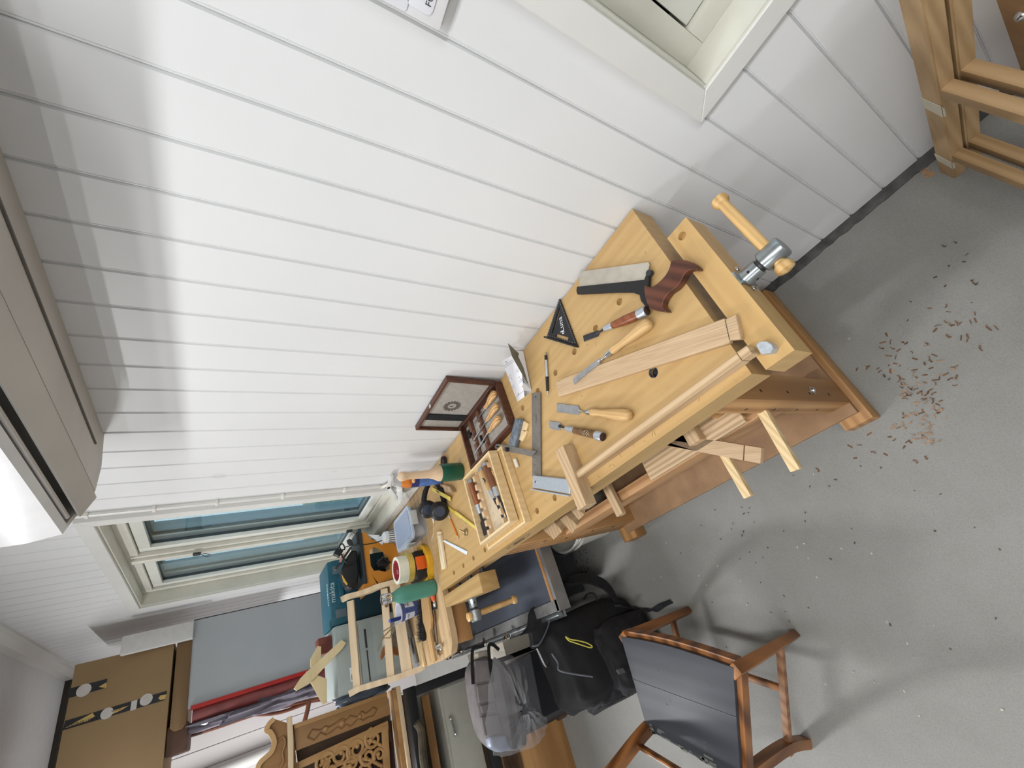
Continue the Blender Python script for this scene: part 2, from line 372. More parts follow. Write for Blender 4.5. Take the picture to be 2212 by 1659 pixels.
def panel_strip(mb, y0, y1, z0, z1):
    """upright boards with a beaded V groove at every joint; face at x = 0"""
    prof = [(y0, 0.0)]
    for g in GR:
        if y0+0.006 < g < y1-0.006:
            prof += [(g-0.0055, 0.0), (g-0.0035, 0.0022), (g-0.0022, 0.0008), (g-0.0010, 0.0010), (g-0.0004, 0.0060), (g+0.0008, 0.0060), (g+0.0045, 0.0)]
    prof.append((y1, 0.0)); t = mb.b
    lo = [t.verts.new((x, y, z0)) for y, x in prof]; hi = [t.verts.new((x, y, z1)) for y, x in prof]
    for i in range(len(prof)-1): t.faces.new((lo[i], hi[i], hi[i+1], lo[i+1]))
mb = MB(); ys = [YN]
(a0, a1, az0, az1), (b0, b1, bz0, bz1) = WIN
panel_strip(mb, YN, b0, 0.002, ZC); panel_strip(mb, b0, b1, 0.002, bz0); panel_strip(mb, b0, b1, bz1, ZC)
panel_strip(mb, b1, a0, 0.002, ZC); panel_strip(mb, a0, a1, 0.002, az0); panel_strip(mb, a0, a1, az1, ZC); panel_strip(mb, a1, YB+0.1, 0.002, ZC)
q_ = 0.021
for (y0, y1, z0, z1) in ((YN-0.2, b0-q_, 0, ZC), (b0-q_, b1+q_, 0, bz0-q_), (b0-q_, b1+q_, bz1+q_, ZC), (b1+q_, a0-q_, 0, ZC), (a0-q_, a1+q_, 0, az0-q_), (a0-q_, a1+q_, az1+q_, ZC), (a1+q_, YB+0.2, 0, ZC)):
    mb.box((0.0075, y0, z0), (0.20, y1, z1))
struct(mb, 'wall_right', 'wall', smooth=0)
mb = MB()
def wide_boards(mb, x0, x1, y, z0, z1):
    xs = []; x = x1
    while x > x0: xs.append(x); x -= 0.128
    for a, c in zip(xs, xs[1:]+[x0]):
        mb.box((c+0.002, y, z0), (a-0.002, y+0.02, z1), bev=0.003, seg=1)
    mb.box((x0, y+0.012, z0), (x1, y+0.2, z1))
wide_boards(mb, XL, 0.0, YB, 0, ZC); struct(mb, 'wall_far', plain('far_paint', (212, 206, 206), 0.45, var=0.02, scale=3), smooth=0)
mb = MB(); mb.box((XL-0.2, YN, 0), (XL, YB, ZC)); struct(mb, 'wall_left', plain('left_paint', (222, 222, 222), 0.6, var=0.03, scale=3), smooth=0)
mb = MB(); mb.box((XL, YN-0.2, 0), (0, YN, ZC)); struct(mb, 'wall_near', plain('near_paint', (222, 222, 222), 0.6, var=0.03, scale=3), smooth=0)
# cornice along the wall
mb = MB(); mb.poly([(0.0, YN, 2.545), (-0.014, YN, 2.545), (-0.017, YN, 2.565), (-0.030, YN, 2.585), (-0.038, YN, 2.60), (-0.042, YN, 2.64), (0, YN, 2.64)], (0, YB-YN, 0))
struct(mb, 'trim_1', 'trim', smooth=0)
mb = MB(); mb.poly([(-0.6, YB, 2.60), (-0.6, YB-0.03, 2.61), (-0.6, YB-0.035, 2.64), (-0.6, YB, 2.64)], (0.56, 0, 0)); struct(mb, 'trim_2', plain('dark_gap', (60, 54, 48), 0.8), smooth=0)
# ragged dark membrane where the boards meet the floor
mb = MB(); pts = []; y = YN
while y < 0.6:
    pts.append((-0.030 - 0.007*noise.noise(V((y*9, 3, 1))) - 0.004*noise.noise(V((y*40, 1, 2))), y)); y += 0.012
top = [(p[0], p[1], 0.0035+0.002*noise.noise(V((p[1]*20, 0, 4)))) for p in pts]
t = mb.b; A = [t.verts.new(p) for p in top]; B = [t.verts.new((0.004, p[1], 0.010)) for p in top]; C_ = [t.verts.new((p[0], p[1], 0.0002)) for p in top]; D_ = [t.verts.new((-0.014+0.003*noise.noise(V((p[1]*30, 7, 7))), p[1], 0.0075)) for p in top]
for i in range(len(A)-1): t.faces.new((A[i], A[i+1], D_[i+1], D_[i])); t.faces.new((D_[i], D_[i+1], B[i+1], B[i])); t.faces.new((C_[i], C_[i+1], A[i+1], A[i]))
bmesh.ops.recalc_face_normals(t, faces=t.faces)
struct(mb, 'baseboard_right', plain('membrane', (72, 72, 70), 0.5, var=0.35, scale=26, bump=0.4))
# ---------------------------------------------------------------- windows
def window(n, y0, y1, z0, z1, wcas=0.055):
    w_ = thing('window_%d' % n, None, None, (0, (y0+y1)/2, z0)); tag(w_, kind='structure')
    mb = MB(); D = 0.10
    # reveal boards
    mb.box((-0.004, y0-0.02, z0-0.02), (0.2, y0, z1+0.02)); mb.box((-0.004, y1, z0-0.02), (0.2, y1+0.02, z1+0.02)); mb.box((-0.004, y0, z1), (0.2, y1, z1+0.02))
    mb.build('window_reveal', 'frame', w_, smooth=0)
    mb = MB(); mb.box((-0.012, y0, z0-0.02), (0.2, y1, z0), bev=0.003); mb.build('window_sill', 'frame', w_)
    # casing boards on the wall face, mitred look
    mb = MB(); c = wcas
    x0, x1 = -0.017, 0.0
    def mit(p): return mb.poly([(x0, a, b_) for a, b_ in p], (x1-x0, 0, 0), bev=0.0015, seg=1)
    e = 0.007
    mit([(y0-e, z0-e), (y0-e, z1+e), (y0-c, z1+c), (y0-c, z0-c)]); mit([(y1+e, z0-e), (y1+c, z0-c), (y1+c, z1+c), (y1+e, z1+e)])
    mit([(y0-e, z1+e), (y1+e, z1+e), (y1+c, z1+c), (y0-c, z1+c)]); mit([(y0-e, z0-e), (y0-c, z0-c), (y1+c, z0-c), (y1+e, z0-e)])
    mb.build('window_casing', 'trim', w_, smooth=0)
    # outer frame step and mullion
    mb = MB(); fx0, fx1 = 0.062, 0.15; fw = 0.045
    mb.box((fx0, y0, z0), (fx1, y0+fw, z1), bev=0.002); mb.box((fx0, y1-fw, z0), (fx1, y1, z1), bev=0.002)
    mb.box((fx0, y0+fw, z0), (fx1, y1-fw, z0+fw), bev=0.002); mb.box((fx0, y0+fw, z1-fw), (fx1, y1-fw, z1), bev=0.002)
    ym = (y0+y1)/2
    mb.box((0.055, ym-0.035, z0+fw*0.4), (fx1, ym+0.035, z1-fw*0.4), bev=0.002); mb.box((0.040, ym-0.012, z0+fw*0.4), (0.056, ym+0.03, z1-fw*0.4), bev=0.004)
    mb.build('window_frame', 'frame', w_)
    for (p0, p1) in ((y0+fw, ym-0.035), (ym+0.035, y1-fw)):
        mb = MB(); s = 0.045; q0, q1, r0, r1 = p0+0.004, p1-0.004, z0+fw+0.004, z1-fw-0.004; sx0, sx1 = 0.075, 0.135
        mb.box((sx0, q0, r0), (sx1, q0+s, r1), bev=0.003); mb.box((sx0, q1-s, r0), (sx1, q1, r1), bev=0.003)
        mb.box((sx0, q0+s, r0), (sx1, q1-s, r0+s), bev=0.003); mb.box((sx0, q0+s, r1-s), (sx1, q1-s, r1), bev=0.003)
        sa = mb.build('window_sash', plain('sash_paint', (222, 222, 214), 0.35, var=0.03, scale=8), w_)
        mb = MB(); g = 0.003
        for a, b_ in (((sx0+0.018, q0+s-0.001, r0+s), (sx1-0.01, q0+s+g, r1-s)), ((sx0+0.018, q1-s-g, r0+s), (sx1-0.01, q1-s+0.001, r1-s)), ((sx0+0.018, q0+s, r0+s-0.001), (sx1-0.01, q1-s, r0+s+g)), ((sx0+0.018, q0+s, r1-s-g), (sx1-0.01, q1-s, r1-s+0.001))): mb.box(a, b_)
        mb.build('glazing_seal', plain('seal_dark', (52, 60, 66), 0.5), sa)
        mb = MB(); mb.box((0.100, q0+s, r0+s), (0.104, q1-s, r1-s)); mb.box((0.122, q0+s, r0+s), (0.126, q1-s, r1-s)); mb.build('window_glass', 'glass', sa, smooth=0)
    mb = MB(); al_ = plain('outer_cladding', (176, 198, 214), 0.45, var=0.04)
    for p0, p1 in ((y0, y0+fw+0.052), (ym-0.035-0.052, ym-0.006), (ym+0.006, ym+0.035+0.052), (y1-fw-0.052, y1)): mb.box((0.150, p0, z0), (0.20, p1, z1))
    mb.box((0.150, y0, z0), (0.20, y1, z0+fw+0.05)); mb.box((0.150, y0, z1-fw-0.05), (0.20, y1, z1)); mb.build('outer_frame', al_, w_, smooth=0)
    # stay hooks on the mullion
    for hz in (z0+0.14, z1-0.27):
        mb = MB(); mb.box((0.030, ym-0.020, hz-0.016), (0.041, ym+0.006, hz+0.016), bev=0.002)
        mb.tube(smoothline([(0.036, ym-0.005, hz-0.015), (0.026, ym+0.004, hz-0.028), (0.020, ym+0.014, hz-0.045), (0.022, ym-0.002, hz-0.056), (0.026, ym-0.016, hz-0.044), (0.032, ym-0.010, hz-0.026)], 4), 0.0017, 6)
        mb.build('window_latch', 'steel_dark', w_)
    return w_
window(1, *WIN[0]); window(2, *WIN[1])
# the yard behind the panes: lawn, hedge and a grey facade with its pale eaves
mb = MB(); mb.box((0.6, -6, -0.5), (14, 14, -0.3)); tag(mb.build('lawn', plain('lawn', (150, 172, 148), 0.9, var=0.3, scale=4), None, smooth=0), kind='structure')
mb = MB(); mb.box((5.2, -4, -0.3), (5.9, 13, 1.7), bev=0.15)
for i in range(60): mb.ball((5.2+random.uniform(-.2, .3), random.uniform(-3.5, 12.5), random.uniform(0, 1.8)), random.uniform(.25, .5), lump=0.6, u=12, v=8)
solo(mb, 'hedge', plain('hedge', (128, 150, 138), 0.9, var=0.4, scale=9), 'dark green clipped hedge seen through the far window panes', 'hedge')
mb = MB(); mb.box((7.6, -4, -0.3), (8.0, 14, 3.2)); struct(mb, 'outbuilding', plain('grey_facade', (168, 178, 182), 0.8, var=0.15, scale=2), smooth=0)
# ---------------------------------------------------------------- cable duct, junction
duct = thing('cable_duct', 'slim white cable duct running up the wall beside the far window', 'cable duct', (-0.008, 1.925, 1.05))
mb = MB(); mb.box((-0.013, 1.915, 1.06), (0, 1.937, 2.62), bev=0.003); mb.build('duct_channel', 'trim', duct)
for z in (1.22, 1.47, 1.70, 1.89, 2.07):
    mb = MB(); mb.box((-0.016, 1.911, z-0.006), (0, 1.941, z+0.006), bev=0.003); mb.build('duct_clip', plain('clip_white', (232, 230, 224), 0.3), duct)
for k in range(3):
    mb = MB(); dy = 0.012*k
    mb.tube(smoothline([(-0.006, 1.920+dy*0.5, 1.07), (-0.012, 1.914+dy, 1.05), (-0.016, 1.880+dy, 1.03), (-0.016, 1.872+dy, 0.995)], 6), 0.0034, 8)
    mb.build('cable', plain('cable_white', (226, 222, 210), 0.4), duct)
so = thing('socket_box', 'white surface socket box low on the wall beside the far window', 'socket', (-0.015, 1.86, 0.94))
mb = MB(); mb.box((-0.032, 1.815, 0.935), (0, 1.892, 1.005), bev=0.005); mb.build('box_body', 'trim', so)
mb = MB(); mb.cyl((-0.0325, 1.853, 0.970), (-0.034, 1.853, 0.970), 0.021, seg=28); mb.build('box_face', plain('clip_white', (232, 230, 224), 0.3), so)
# ---------------------------------------------------------------- heat pump above the bench
hp = thing('heat_pump', 'white wall mounted heat pump with open dark air slots, high on the white panelled wall', 'heat pump', (-0.12, 0.95, 1.95))
y0, y1 = 0.30, 1.388
def prof_hp(pts, ya, yb, name, mat, bev=0.0, par=hp, **k):
    mb = MB(); mb.poly([(x, ya, z) for x, z in pts], (0, yb-ya, 0), bev=bev); return mb.build(name, mat, par, **k)
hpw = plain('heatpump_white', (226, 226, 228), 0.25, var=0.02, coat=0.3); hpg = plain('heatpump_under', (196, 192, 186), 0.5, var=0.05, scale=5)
prof_hp([(0, 1.956), (-0.095, 1.948), (-0.165, 1.950), (-0.172, 2.02), (-0.172, 2.23), (0, 2.23)], y0, y1, 'back_body', hpg)
prof_hp([(-0.252, 1.985), (-0.270, 1.992), (-0.283, 2.05), (-0.285, 2.10), (-0.27, 2.19), (-0.22, 2.235), (-0.17, 2.235), (-0.17, 2.21), (-0.245, 2.18), (-0.255, 2.06)], y0, y1, 'front_cover', hpw, smooth=0.9)
prof_hp([(-0.178, 1.951), (-0.184, 1.944), (-0.232, 1.966), (-0.230, 1.971)], y0+0.02, y1-0.004, 'louvre', hpg)
prof_hp([(-0.17, 2.02), (-0.25, 2.03), (-0.25, 2.2), (-0.17, 2.2)], y0+0.03, y1-0.03, 'fan_cavity', plain('hp_dark', (14, 14, 15), 0.8))
for ye in (y0, y1-0.018): prof_hp([(-0.160, 1.950), (-0.182, 1.954), (-0.262, 1.990), (-0.27, 2.19), (-0.17, 2.22)], ye, ye+0.018, 'end_cheek', hpg)
mb = MB(); mb.box((-0.083, y0+0.03, 1.9455), (-0.079, y1-0.10, 1.9485)); mb.build('service_groove', plain('hp_seam', (104, 100, 94), 0.7), hp)
mb = MB(); mb.tube([(-0.172, y0+0.02, 1.956), (-0.172, y1-0.03, 1.956)], 0.008, 8); mb.tube([(-0.24, y0+0.02, 1.985), (-0.24, y1-0.03, 1.985)], 0.006, 8); mb.build('outlet_lip', hpg, hp)
# small control unit by the near window (its logo is cut by the picture's edge)
fu = thing('control_unit', 'small white control box with a brand name, on the panelled wall by the near window', 'control box', (-0.01, 0.07, 1.42))
mb = MB(); mb.box((-0.022, -0.03, 1.425), (0, 0.165, 1.60), bev=0.004); mb.build('unit_case', hpw, fu)
def rrect(ya, yb, za, zb, r, x):
    P = []
    for cy, cz, a0_ in ((yb-r, zb-r, 0), (ya+r, zb-r, 90), (ya+r, za+r, 180), (yb-r, za+r, 270)):
        for k in range(7): a = math.radians(a0_+15*k); P.append((x, cy+math.cos(a)*r, cz+math.sin(a)*r))
    return P
mb = MB(); mb.poly(rrect(-0.02, 0.153, 1.443, 1.482, 0.008, -0.022), (-0.0022, 0, 0), bev=0.0008); mb.poly(rrect(-0.02, 0.162, 1.478, 1.59, 0.004, -0.022), (-0.0022, 0, 0), bev=0.0008); mb.build('unit_cover', plain('unit_lilac', (226, 227, 234), 0.3, var=0.01), fu)
mb = MB(); mb.text('FUJITSU', (-0.0243, 0.122, 1.4515), (0, -1, 0), (0, 0, 1), 0.0125, 0.0006); mb.build('brand_lettering', 'darkgrey', fu, smooth=0)
# ================================================================= WORKBENCH
wb = thing('workbench', 'beech joiner\'s workbench with dog holes and two vises, standing against the white wall', 'workbench', (-0.27, 1.12, 0))
X0, X1, Y0, Y1 = -0.522, -0.006, 0.306, 1.945
DOGS = [(-0.172, 0.466), (-0.172, 0.568), (-0.172, 0.670), (-0.172, 0.772), (-0.168, 0.875), (-0.168, 0.976), (-0.165, 1.08), (-0.165, 1.182)]
DOGS += [(-0.06, 1.808)] + [(-0.487, y) for y in (0.980, 1.084, 1.474, 1.580, 1.681, 1.785)]
def holed_slab(outline, holes, ztop, depth_holes, thick):
    """top skin with real blind holes + body"""
    mb = MB(); t = bmesh.new(); loops = [[V((x, y, ztop)) for x, y in outline]]
    rims = []
    for hx, hy, r, d in holes:
        L = [V((hx+math.cos(2*PI*i/28)*r, hy+math.sin(2*PI*i/28)*r, ztop)) for i in range(28)]; loops.append(L); rims.append((L, d))
    flat = [p for L in loops for p in L]; tri = tessellate_polygon(loops); vs = [t.verts.new(p) for p in flat]
    for q in tri:
        try: t.faces.new([vs[i] for i in q])
        except ValueError: pass
    o = len(outline)
    for L, d in rims:
        n = len(L); lo = [t.verts.new(p - V((0, 0, d))) for p in L]
        for i in range(n): t.faces.new((vs[o+i], vs[o+(i+1) % n], lo[(i+1) % n], lo[i]))
        t.faces.new(lo); o += n
    n = len(outline); zb = ztop-thick; lo = [t.verts.new((x, y, zb)) for x, y in outline]
    for i in range(n): t.faces.new((vs[i], vs[(i+1) % n], lo[(i+1) % n], lo[i]))
    t.faces.new(lo)
    bmesh.ops.recalc_face_normals(t, faces=t.faces)
    return mb._add(t)
hl = [(x, y, 0.0098, 0.0135) for x, y in DOGS] + [(-0.386, 0.484, 0.0135, 0.055)]
mb = holed_slab([(X0, Y0), (X1, Y0), (X1, Y1), (X0, Y1)], hl, BT, 0.02, 0.074)
top = mb.build('bench_top', 'beech', wb, smooth=0)
mb = MB(); mb.ring((-0.386, 0.484, BT-0.010), (0, 0, 1), 0.0137, 0.0125, 0.010); mb.build('hole_bushing', 'steel', wb)
mb = MB(); mb.cyl((-0.386, 0.484, BT-0.016), (-0.386, 0.484, BT-0.014), 0.0125); mb.build('hole_shade_disc', 'black', wb)  # black disc stands in for the shade deep in the hole
mb = MB()
for i in range(30):   # cuts and nicks near the working edge
    x = random.choice([random.uniform(-0.515, -0.46), random.uniform(-0.45, -0.08)]); y = random.uniform(0.33, 1.2) if i % 3 else random.uniform(0.4, 0.75); a = random.uniform(0, PI); L = random.uniform(0.004, 0.013)
    mb.box((-L/2, -0.00035, -0.0002), (L/2, 0.00035, 0.0003), R=None)
    for v in mb.b.verts[-8:] if False else list(mb.b.verts)[-8:]:
        c = V((v.co.x*math.cos(a)-v.co.y*math.sin(a), v.co.x*math.sin(a)+v.co.y*math.cos(a), v.co.z)); v.co = c + V((x, y, BT))
tag(mb.build('knife_marks', plain('knife_cut', (120, 88, 50), 0.8), wb, smooth=0), kind='stuff')
# maker's branding burnt into the front edge
mb = MB(); xo = X0-0.0004; c0 = GX(1213, 1105, X0)
c0 = V((xo, 1.29, 0.812)); 
mb.text('sjöbergs', c0, (0, -1, 0), (0, 0, 1), 0.021, 0.0006)
mb.build('burnt_brand', plain('burnt', (62, 44, 26), 0.8), wb, smooth=0)
mb = MB()
for s_ in (1, -1):
    P = [(0, 1.375, 0.812), (0, 1.34, 0.812+s_*0.012), (0, 1.24, 0.812+s_*0.012), (0, 1.205, 0.812)]
    for a, b_ in zip(P, P[1:]): mb.bar((xo, a[1], a[2]), (xo, b_[1], b_[2]), 0.0006, 0.0012, up=(0, 0, 1))
mb.build('brand_frame', plain('burnt', (62, 44, 26), 0.8), wb, smooth=0)
# end vise jaw
mb = holed_slab([(-0.531, 0.2235), (-0.152, 0.2235), (-0.152, 0.2815), (-0.531, 0.2815)], [(-0.179, 0.2535, 0.0098, 0.0135)], BT, 0.02, 0.073)
mb.build('end_vise_jaw', 'beech_x', wb, smooth=0)
mb = MB(); mb.box((-0.50, 0.2816, 0.79), (-0.17, 0.2835, 0.835)); mb.build('jaw_lining', plain('leather', (112, 84, 54), 0.8), wb)
def vise_gear(root, base, ax, sdir, hub_d, L0, L1, flange_up):
    """flange on the jaw, screw boss, hub and turned handle; ax = screw direction outward, sdir = handle direction"""
    base, ax, sd = V(base), V(ax).normalized(), V(sdir).normalized(); up = ax.cross(sd)
    mb = MB(); mb.bar(base, base+ax*0.004, 0.030, 0.072, up=up if abs(up.dot(ax)) < .9 else sd, bev=0.0015)
    mb.build('vise_flange', 'zinc', root)
    for k in (-1, 1):
        mb = MB(); q = base + ax*0.004 + (up if flange_up else sd)*k*0.027; mb.lathe(q, q+ax*0.003, [(0, 0.006), (0.6, 0.0055), (1, 0.0025)], 16); mb.build('screw_head', 'chrome', root)
    mb = MB(); mb.lathe(base+ax*0.003, base+ax*0.036, [(0, 0.0185), (0.1, 0.0175), (1, 0.0175)], 28); mb.build('screw_boss', 'zinc', root)
    mb = MB(); q = base+ax*0.019 + (sd.cross(ax)*0.0 + up*0.0) ; mb.cyl(q+up*0.0172, q+up*0.0180, 0.0028, seg=12); mb.cyl(q-sd*0.0172, q-sd*0.0180, 0.0028, seg=12); mb.build('grub_hole', 'black', root)
    mb = MB(); mb.lathe(base+ax*0.034, base+ax*(0.044), [(0, 0.0135), (1, 0.0135)], 24); mb.build('vise_screw', 'steel_dark', root)
    mb = MB(); mb.lathe(base+ax*0.042, base+ax*(hub_d+0.024), [(0, 0.017), (0.08, 0.0225), (0.92, 0.0225), (1, 0.020)], 32); mb.build('vise_hub', 'zinc', root)
    h = base+ax*hub_d
    mb = MB(); a, b_ = h+sd*L0, h+sd*L1; n = (b_-a).length
    mb.lathe(a, b_, [(0, 0.006), (0.02, 0.0165), (0.06, 0.0175), (0.085, 0.0150), (0.10, 0.0112), (0.5, 0.0118), (0.90, 0.0112), (0.915, 0.0150), (0.94, 0.0175), (0.98, 0.0165), (1.0, 0.006)], 28)
    mb.build('vise_handle', wood('handle_beech', (222, 184, 126), (190, 146, 88), ang=0.0, grain=80, rings=0.8, rough=0.35), root)
vise_gear(wb, (-0.345, 0.2235, 0.812), (0, -1, 0), (1, 0, 0.12), 0.065, -0.045, 0.175, False)
# front vise jaw, its guide bars and screw
mb = MB(); mb.poly([(-0.546, 1.572, BT), (-0.617, 1.572, BT), (-0.594, 1.942, BT), (-0.546, 1.946, BT)], (0, 0, -0.078), bev=0.003); mb.build('front_vise_jaw', 'beech_edge', wb)
for y in (1.62, 1.74, 1.86):
    mb = MB(); mb.cyl((-0.50, y, 0.800), (-0.56, y, 0.800), 0.010); mb.build('guide_bar', 'steel_dark', wb)
vise_gear(wb, (-0.606, 1.755, 0.806), (-1, 0, 0), (0.06, -0.05, -1), 0.062, -0.040, 0.20, True)
# legs, feet, rails
for (ya, yb) in ((0.385, 0.470), (1.44, 1.535)):
    mb = MB(); mb.box((-0.577, ya, 0.0), (-0.03, yb, 0.070), bev=0.006); mb.build('foot', 'pine_x', wb)
for (xa, xb, ya, yb) in ((-0.512, -0.428, 0.404, 0.466), (-0.10, -0.04, 0.404, 0.466), (-0.512, -0.44, 1.395, 1.54), (-0.10, -0.04, 1.42, 1.53)):
    mb = MB(); mb.box((xa, ya, 0.068), (xb, yb, 0.775), bev=0.003)
    lg = mb.build('leg', 'pine_z', wb)
    if xa < -0.5:
        mb = MB()
        for z in (0.2, 0.33, 0.46, 0.60):
            if ya < 1: mb.cyl(((xa+xb)/2-0.015, ya-0.0004, z), ((xa+xb)/2-0.015, ya+0.001, z), 0.0045, seg=12); mb.cyl((xa-0.0004, yb-0.02, z+.03), (xa+0.001, yb-0.02, z+.03), 0.0045, seg=12)
            else: mb.cyl((xa-0.0004, ya+0.045+0.02*math.sin(z*30), z), (xa+0.001, ya+0.045+0.02*math.sin(z*30), z), 0.0075, seg=14)
        mb.build('peg_hole', plain('hole_dark', (52, 34, 20), 0.9), lg)
mb = MB(); mb.lathe((-0.475, 0.404, 0.300), (-0.475, 0.397, 0.300), [(0, 0.0135), (0.3, 0.0135), (0.35, 0.008), (1, 0.0075)], 24); mb.build('leg_bolt', 'chrome', wb)
for x in (-0.495, -0.085):
    mb = MB(); mb.box((x-0.018, 0.455, 0.415), (x+0.018, 1.42, 0.508), bev=0.005); mb.build('long_rail', 'pine', wb)
for (ya, yb) in ((0.40, 0.468), (1.44, 1.53)):
    mb = MB(); mb.box((-0.44, ya+0.01, 0.70), (-0.095, yb-0.01, 0.772), bev=0.003); mb.build('cross_rail', 'pine_x', wb)
mb = MB(); mb.box((-0.546, 0.405, 0.071), (-0.03, 1.475, 0.089), bev=0.001); mb.build('shelf', 'mdf', wb, smooth=0)
mb = MB(); mb.box((-0.43, 0.47, 0.089), (-0.40, 1.40, 0.135), bev=0.003); mb.build('shelf_batten', 'pine', wb)
# bench dog in the end jaw
bd = thing('bench_dog', 'silver steel bench dog standing proud of the end vise jaw', 'bench dog', (-0.50, 0.25, BT))
q = GP([(1632, 746), (1640, 738), (1655, 737), (1666, 744), (1670, 752), (1664, 762), (1644, 765)], 0.868)
mb = MB(); mb.poly([(p.x, p.y, 0.868) for p in q], (0, 0, -0.035), bev=0.0008, seg=1); mb.build('dog_face', plain('dog_steel', (196, 204, 212), 0.45, 0.5, 0.1, 90), bd, smooth=0.4)

# ================================================================= TIMBER ON AND UNDER THE BENCH
def slab(name, mat, label, cat, px, zt, zb, group=None, bev=0.0012, zts=None):
    P = [G(u, v, (zts[i] if zts else zt)) for i, (u, v) in enumerate(px)]
    mb = MB()
    if zts:
        t = bmesh.new(); a = [t.verts.new(p) for p in P]; c = [t.verts.new(V((p.x, p.y, p.z-(zt-zb)))) for p in P]; k = len(P)
        t.faces.new(a); t.faces.new(c[::-1])
        for i in range(k): t.faces.new((a[i], c[i], c[(i+1) % k], a[(i+1) % k]))
        bmesh.ops.recalc_face_normals(t, faces=t.faces); mb._add(t)
    else: mb.poly(P, (0, 0, zb-zt), bev=bev, seg=1)
    return solo(mb, name, mat, label, cat, group, smooth=0.5)
oa = slab('oak_board', 'oak', 'flat oak board with a sawn tenon, lying across the bench onto the end vise jaw', 'board',
     [(1206, 857), (1200, 825), (1210, 823), (1209, 820), (1565, 687), (1566, 690), (1589, 679), (1600, 733), (1576, 735), (1574, 741)], 0.8615, BT+0.0005)
P = [G(u, v, 0.862) for u, v in ((1566, 690), (1576, 735))]; mb = MB(); mb.bar(P[0], P[1], 0.0012, 0.0006); mb.build('shoulder_line', plain('pencil_line', (92, 74, 56), 0.9), oa, smooth=0)
P = GP([(1238.5, 1022), (1243, 1038), (1602, 779), (1590, 763)], 0.8775)
rail = thing('oak_rail', 'long oak rail laid along the front edge of the bench, meeting the oak post', 'rail', (P[0].x, P[0].y, BT))
mb = MB(); mb.poly(P, (0, 0, -0.0305), bev=0.001, seg=1); mb.build('rail_body', 'oak_y', rail, smooth=0.5)
T_ = GP([(1591, 761), (1612, 746), (1624, 763), (1603, 778)], 0.8765); mb = MB(); mb.poly(T_, (0, 0, -0.028), bev=0.0008, seg=1); mb.build('tenon', 'oak_y', rail, smooth=0.5)
slab('oak_post', 'oak_x', 'short thick oak post with a mortised joint, overhanging the front of the bench', 'post', [(1199, 974), (1216, 961.5), (1265.5, 1091), (1248, 1103.5)], 0.887, BT+0.0005)
# on the long rails under the top
for k, (px, lab) in enumerate(([[(1548, 983), (1571, 975), (1622, 1072), (1606, 1077)], 'pale square stick poking out from under the bench, farther of the two'], [[(1637, 896), (1655, 890), (1727, 1013), (1707, 1020)], 'pale square stick poking out from under the bench beside the near leg'])):
    A_ = [G(u, v, 0.531) for u, v in px]; d = (A_[2]-A_[1])+(A_[3]-A_[0]); d = d.normalized(); b0_ = (A_[2]+A_[3])/2; w_ = (A_[2]-A_[3]).length
    mb = MB(); mb.bar(b0_ - V((0, 0, w_*0.45)) , b0_ - d*0.56 - V((0, 0, w_*0.45)), w_, w_*0.85, bev=0.0008); solo(mb, 'pine_stick', 'paleash', lab, 'stick', 'pale sticks under the bench', smooth=0.5)
A_ = [G(u, v, 0.548) for u, v in ((1450, 938), (1647, 968), (1640, 1001), (1445, 962))]
d = ((A_[1]-A_[0])+(A_[2]-A_[3])).normalized(); e_ = (A_[1]+A_[2])/2; w_ = (A_[1]-A_[2]).length
ob = thing('oak_offcut', 'wide oak offcut with a saw kerf near its end, jutting out below the bench front', 'board', (e_.x, e_.y, 0.534))
mb = MB(); mb.bar(e_-V((0, 0, 0.008)), e_-d*0.36-V((0, 0, 0.008)), w_, 0.016, bev=0.001); mb.build('board_body', 'oak', ob, smooth=0.5)
sd = V((0, 0, 1)).cross(d).normalized(); q = e_ - d*0.042
mb = MB(); mb.bar(q-sd*w_*0.5, q+sd*w_*0.5, 0.0028, 0.0012); mb.build('saw_kerf', plain('kerf', (104, 74, 48), 0.9), ob, smooth=0)
mb = MB(); mb.box((-0.515, 0.50, 0.533), (-0.36, 0.86, 0.548), bev=0.002); solo(mb, 'plank', 'oak_y', 'grey brown plank lying on the rails under the bench top', 'board')
mb = MB(); mb.box((-0.47, 0.495, 0.549), (-0.35, 0.56, 0.574), bev=0.002); solo(mb, 'wood_block', 'pine_x', 'stubby light block resting on the plank under the bench', 'block')
mb = MB(); mb.box((-0.50, 0.62, 0.549), (-0.40, 0.66, 0.580), bev=0.002); solo(mb, 'wood_block', 'oak_x', 'small square offcut on the plank under the bench, behind the stubby block', 'block')
offs = [([(1168, 1140), (1182, 1112), (1215, 1148), (1196, 1166)], 0.640, 0.022, 'grey flat offcut leaning out below the branded bench edge, far end'), ([(1208, 1122), (1222, 1112), (1248, 1135), (1236, 1153)], 0.646, 0.030, 'square oak offcut under the branded bench edge'),
        ([(1228, 1098), (1240, 1094), (1262, 1112), (1250, 1124)], 0.650, 0.020, 'slim oak strip poking out under the branded bench edge')]
for px, z, h, lab in offs:
    A_ = GP(px, z); mb = MB(); mb.poly(A_, (0.02, 0, -h), bev=0.001, seg=1); solo(mb, 'oak_scrap', 'oak_x', lab, 'offcut', 'oak scraps below the bench front', smooth=0.5)
A_ = [G(u, v, 0.535) for u, v in ((1290, 1064), (1320, 1053), (1348, 1108), (1330, 1117))]
d = ((A_[2]-A_[1])).normalized(); e_ = (A_[2]+A_[3])/2
mb = MB(); mb.bar(e_-V((0, 0, 0.008)), e_-d*0.30-V((0, 0, 0.008)), 0.034, 0.018, bev=0.001); solo(mb, 'oak_batten', 'oak_x', 'oak batten with a notched end lying crosswise on the rails, below the oak post', 'board', smooth=0.5)
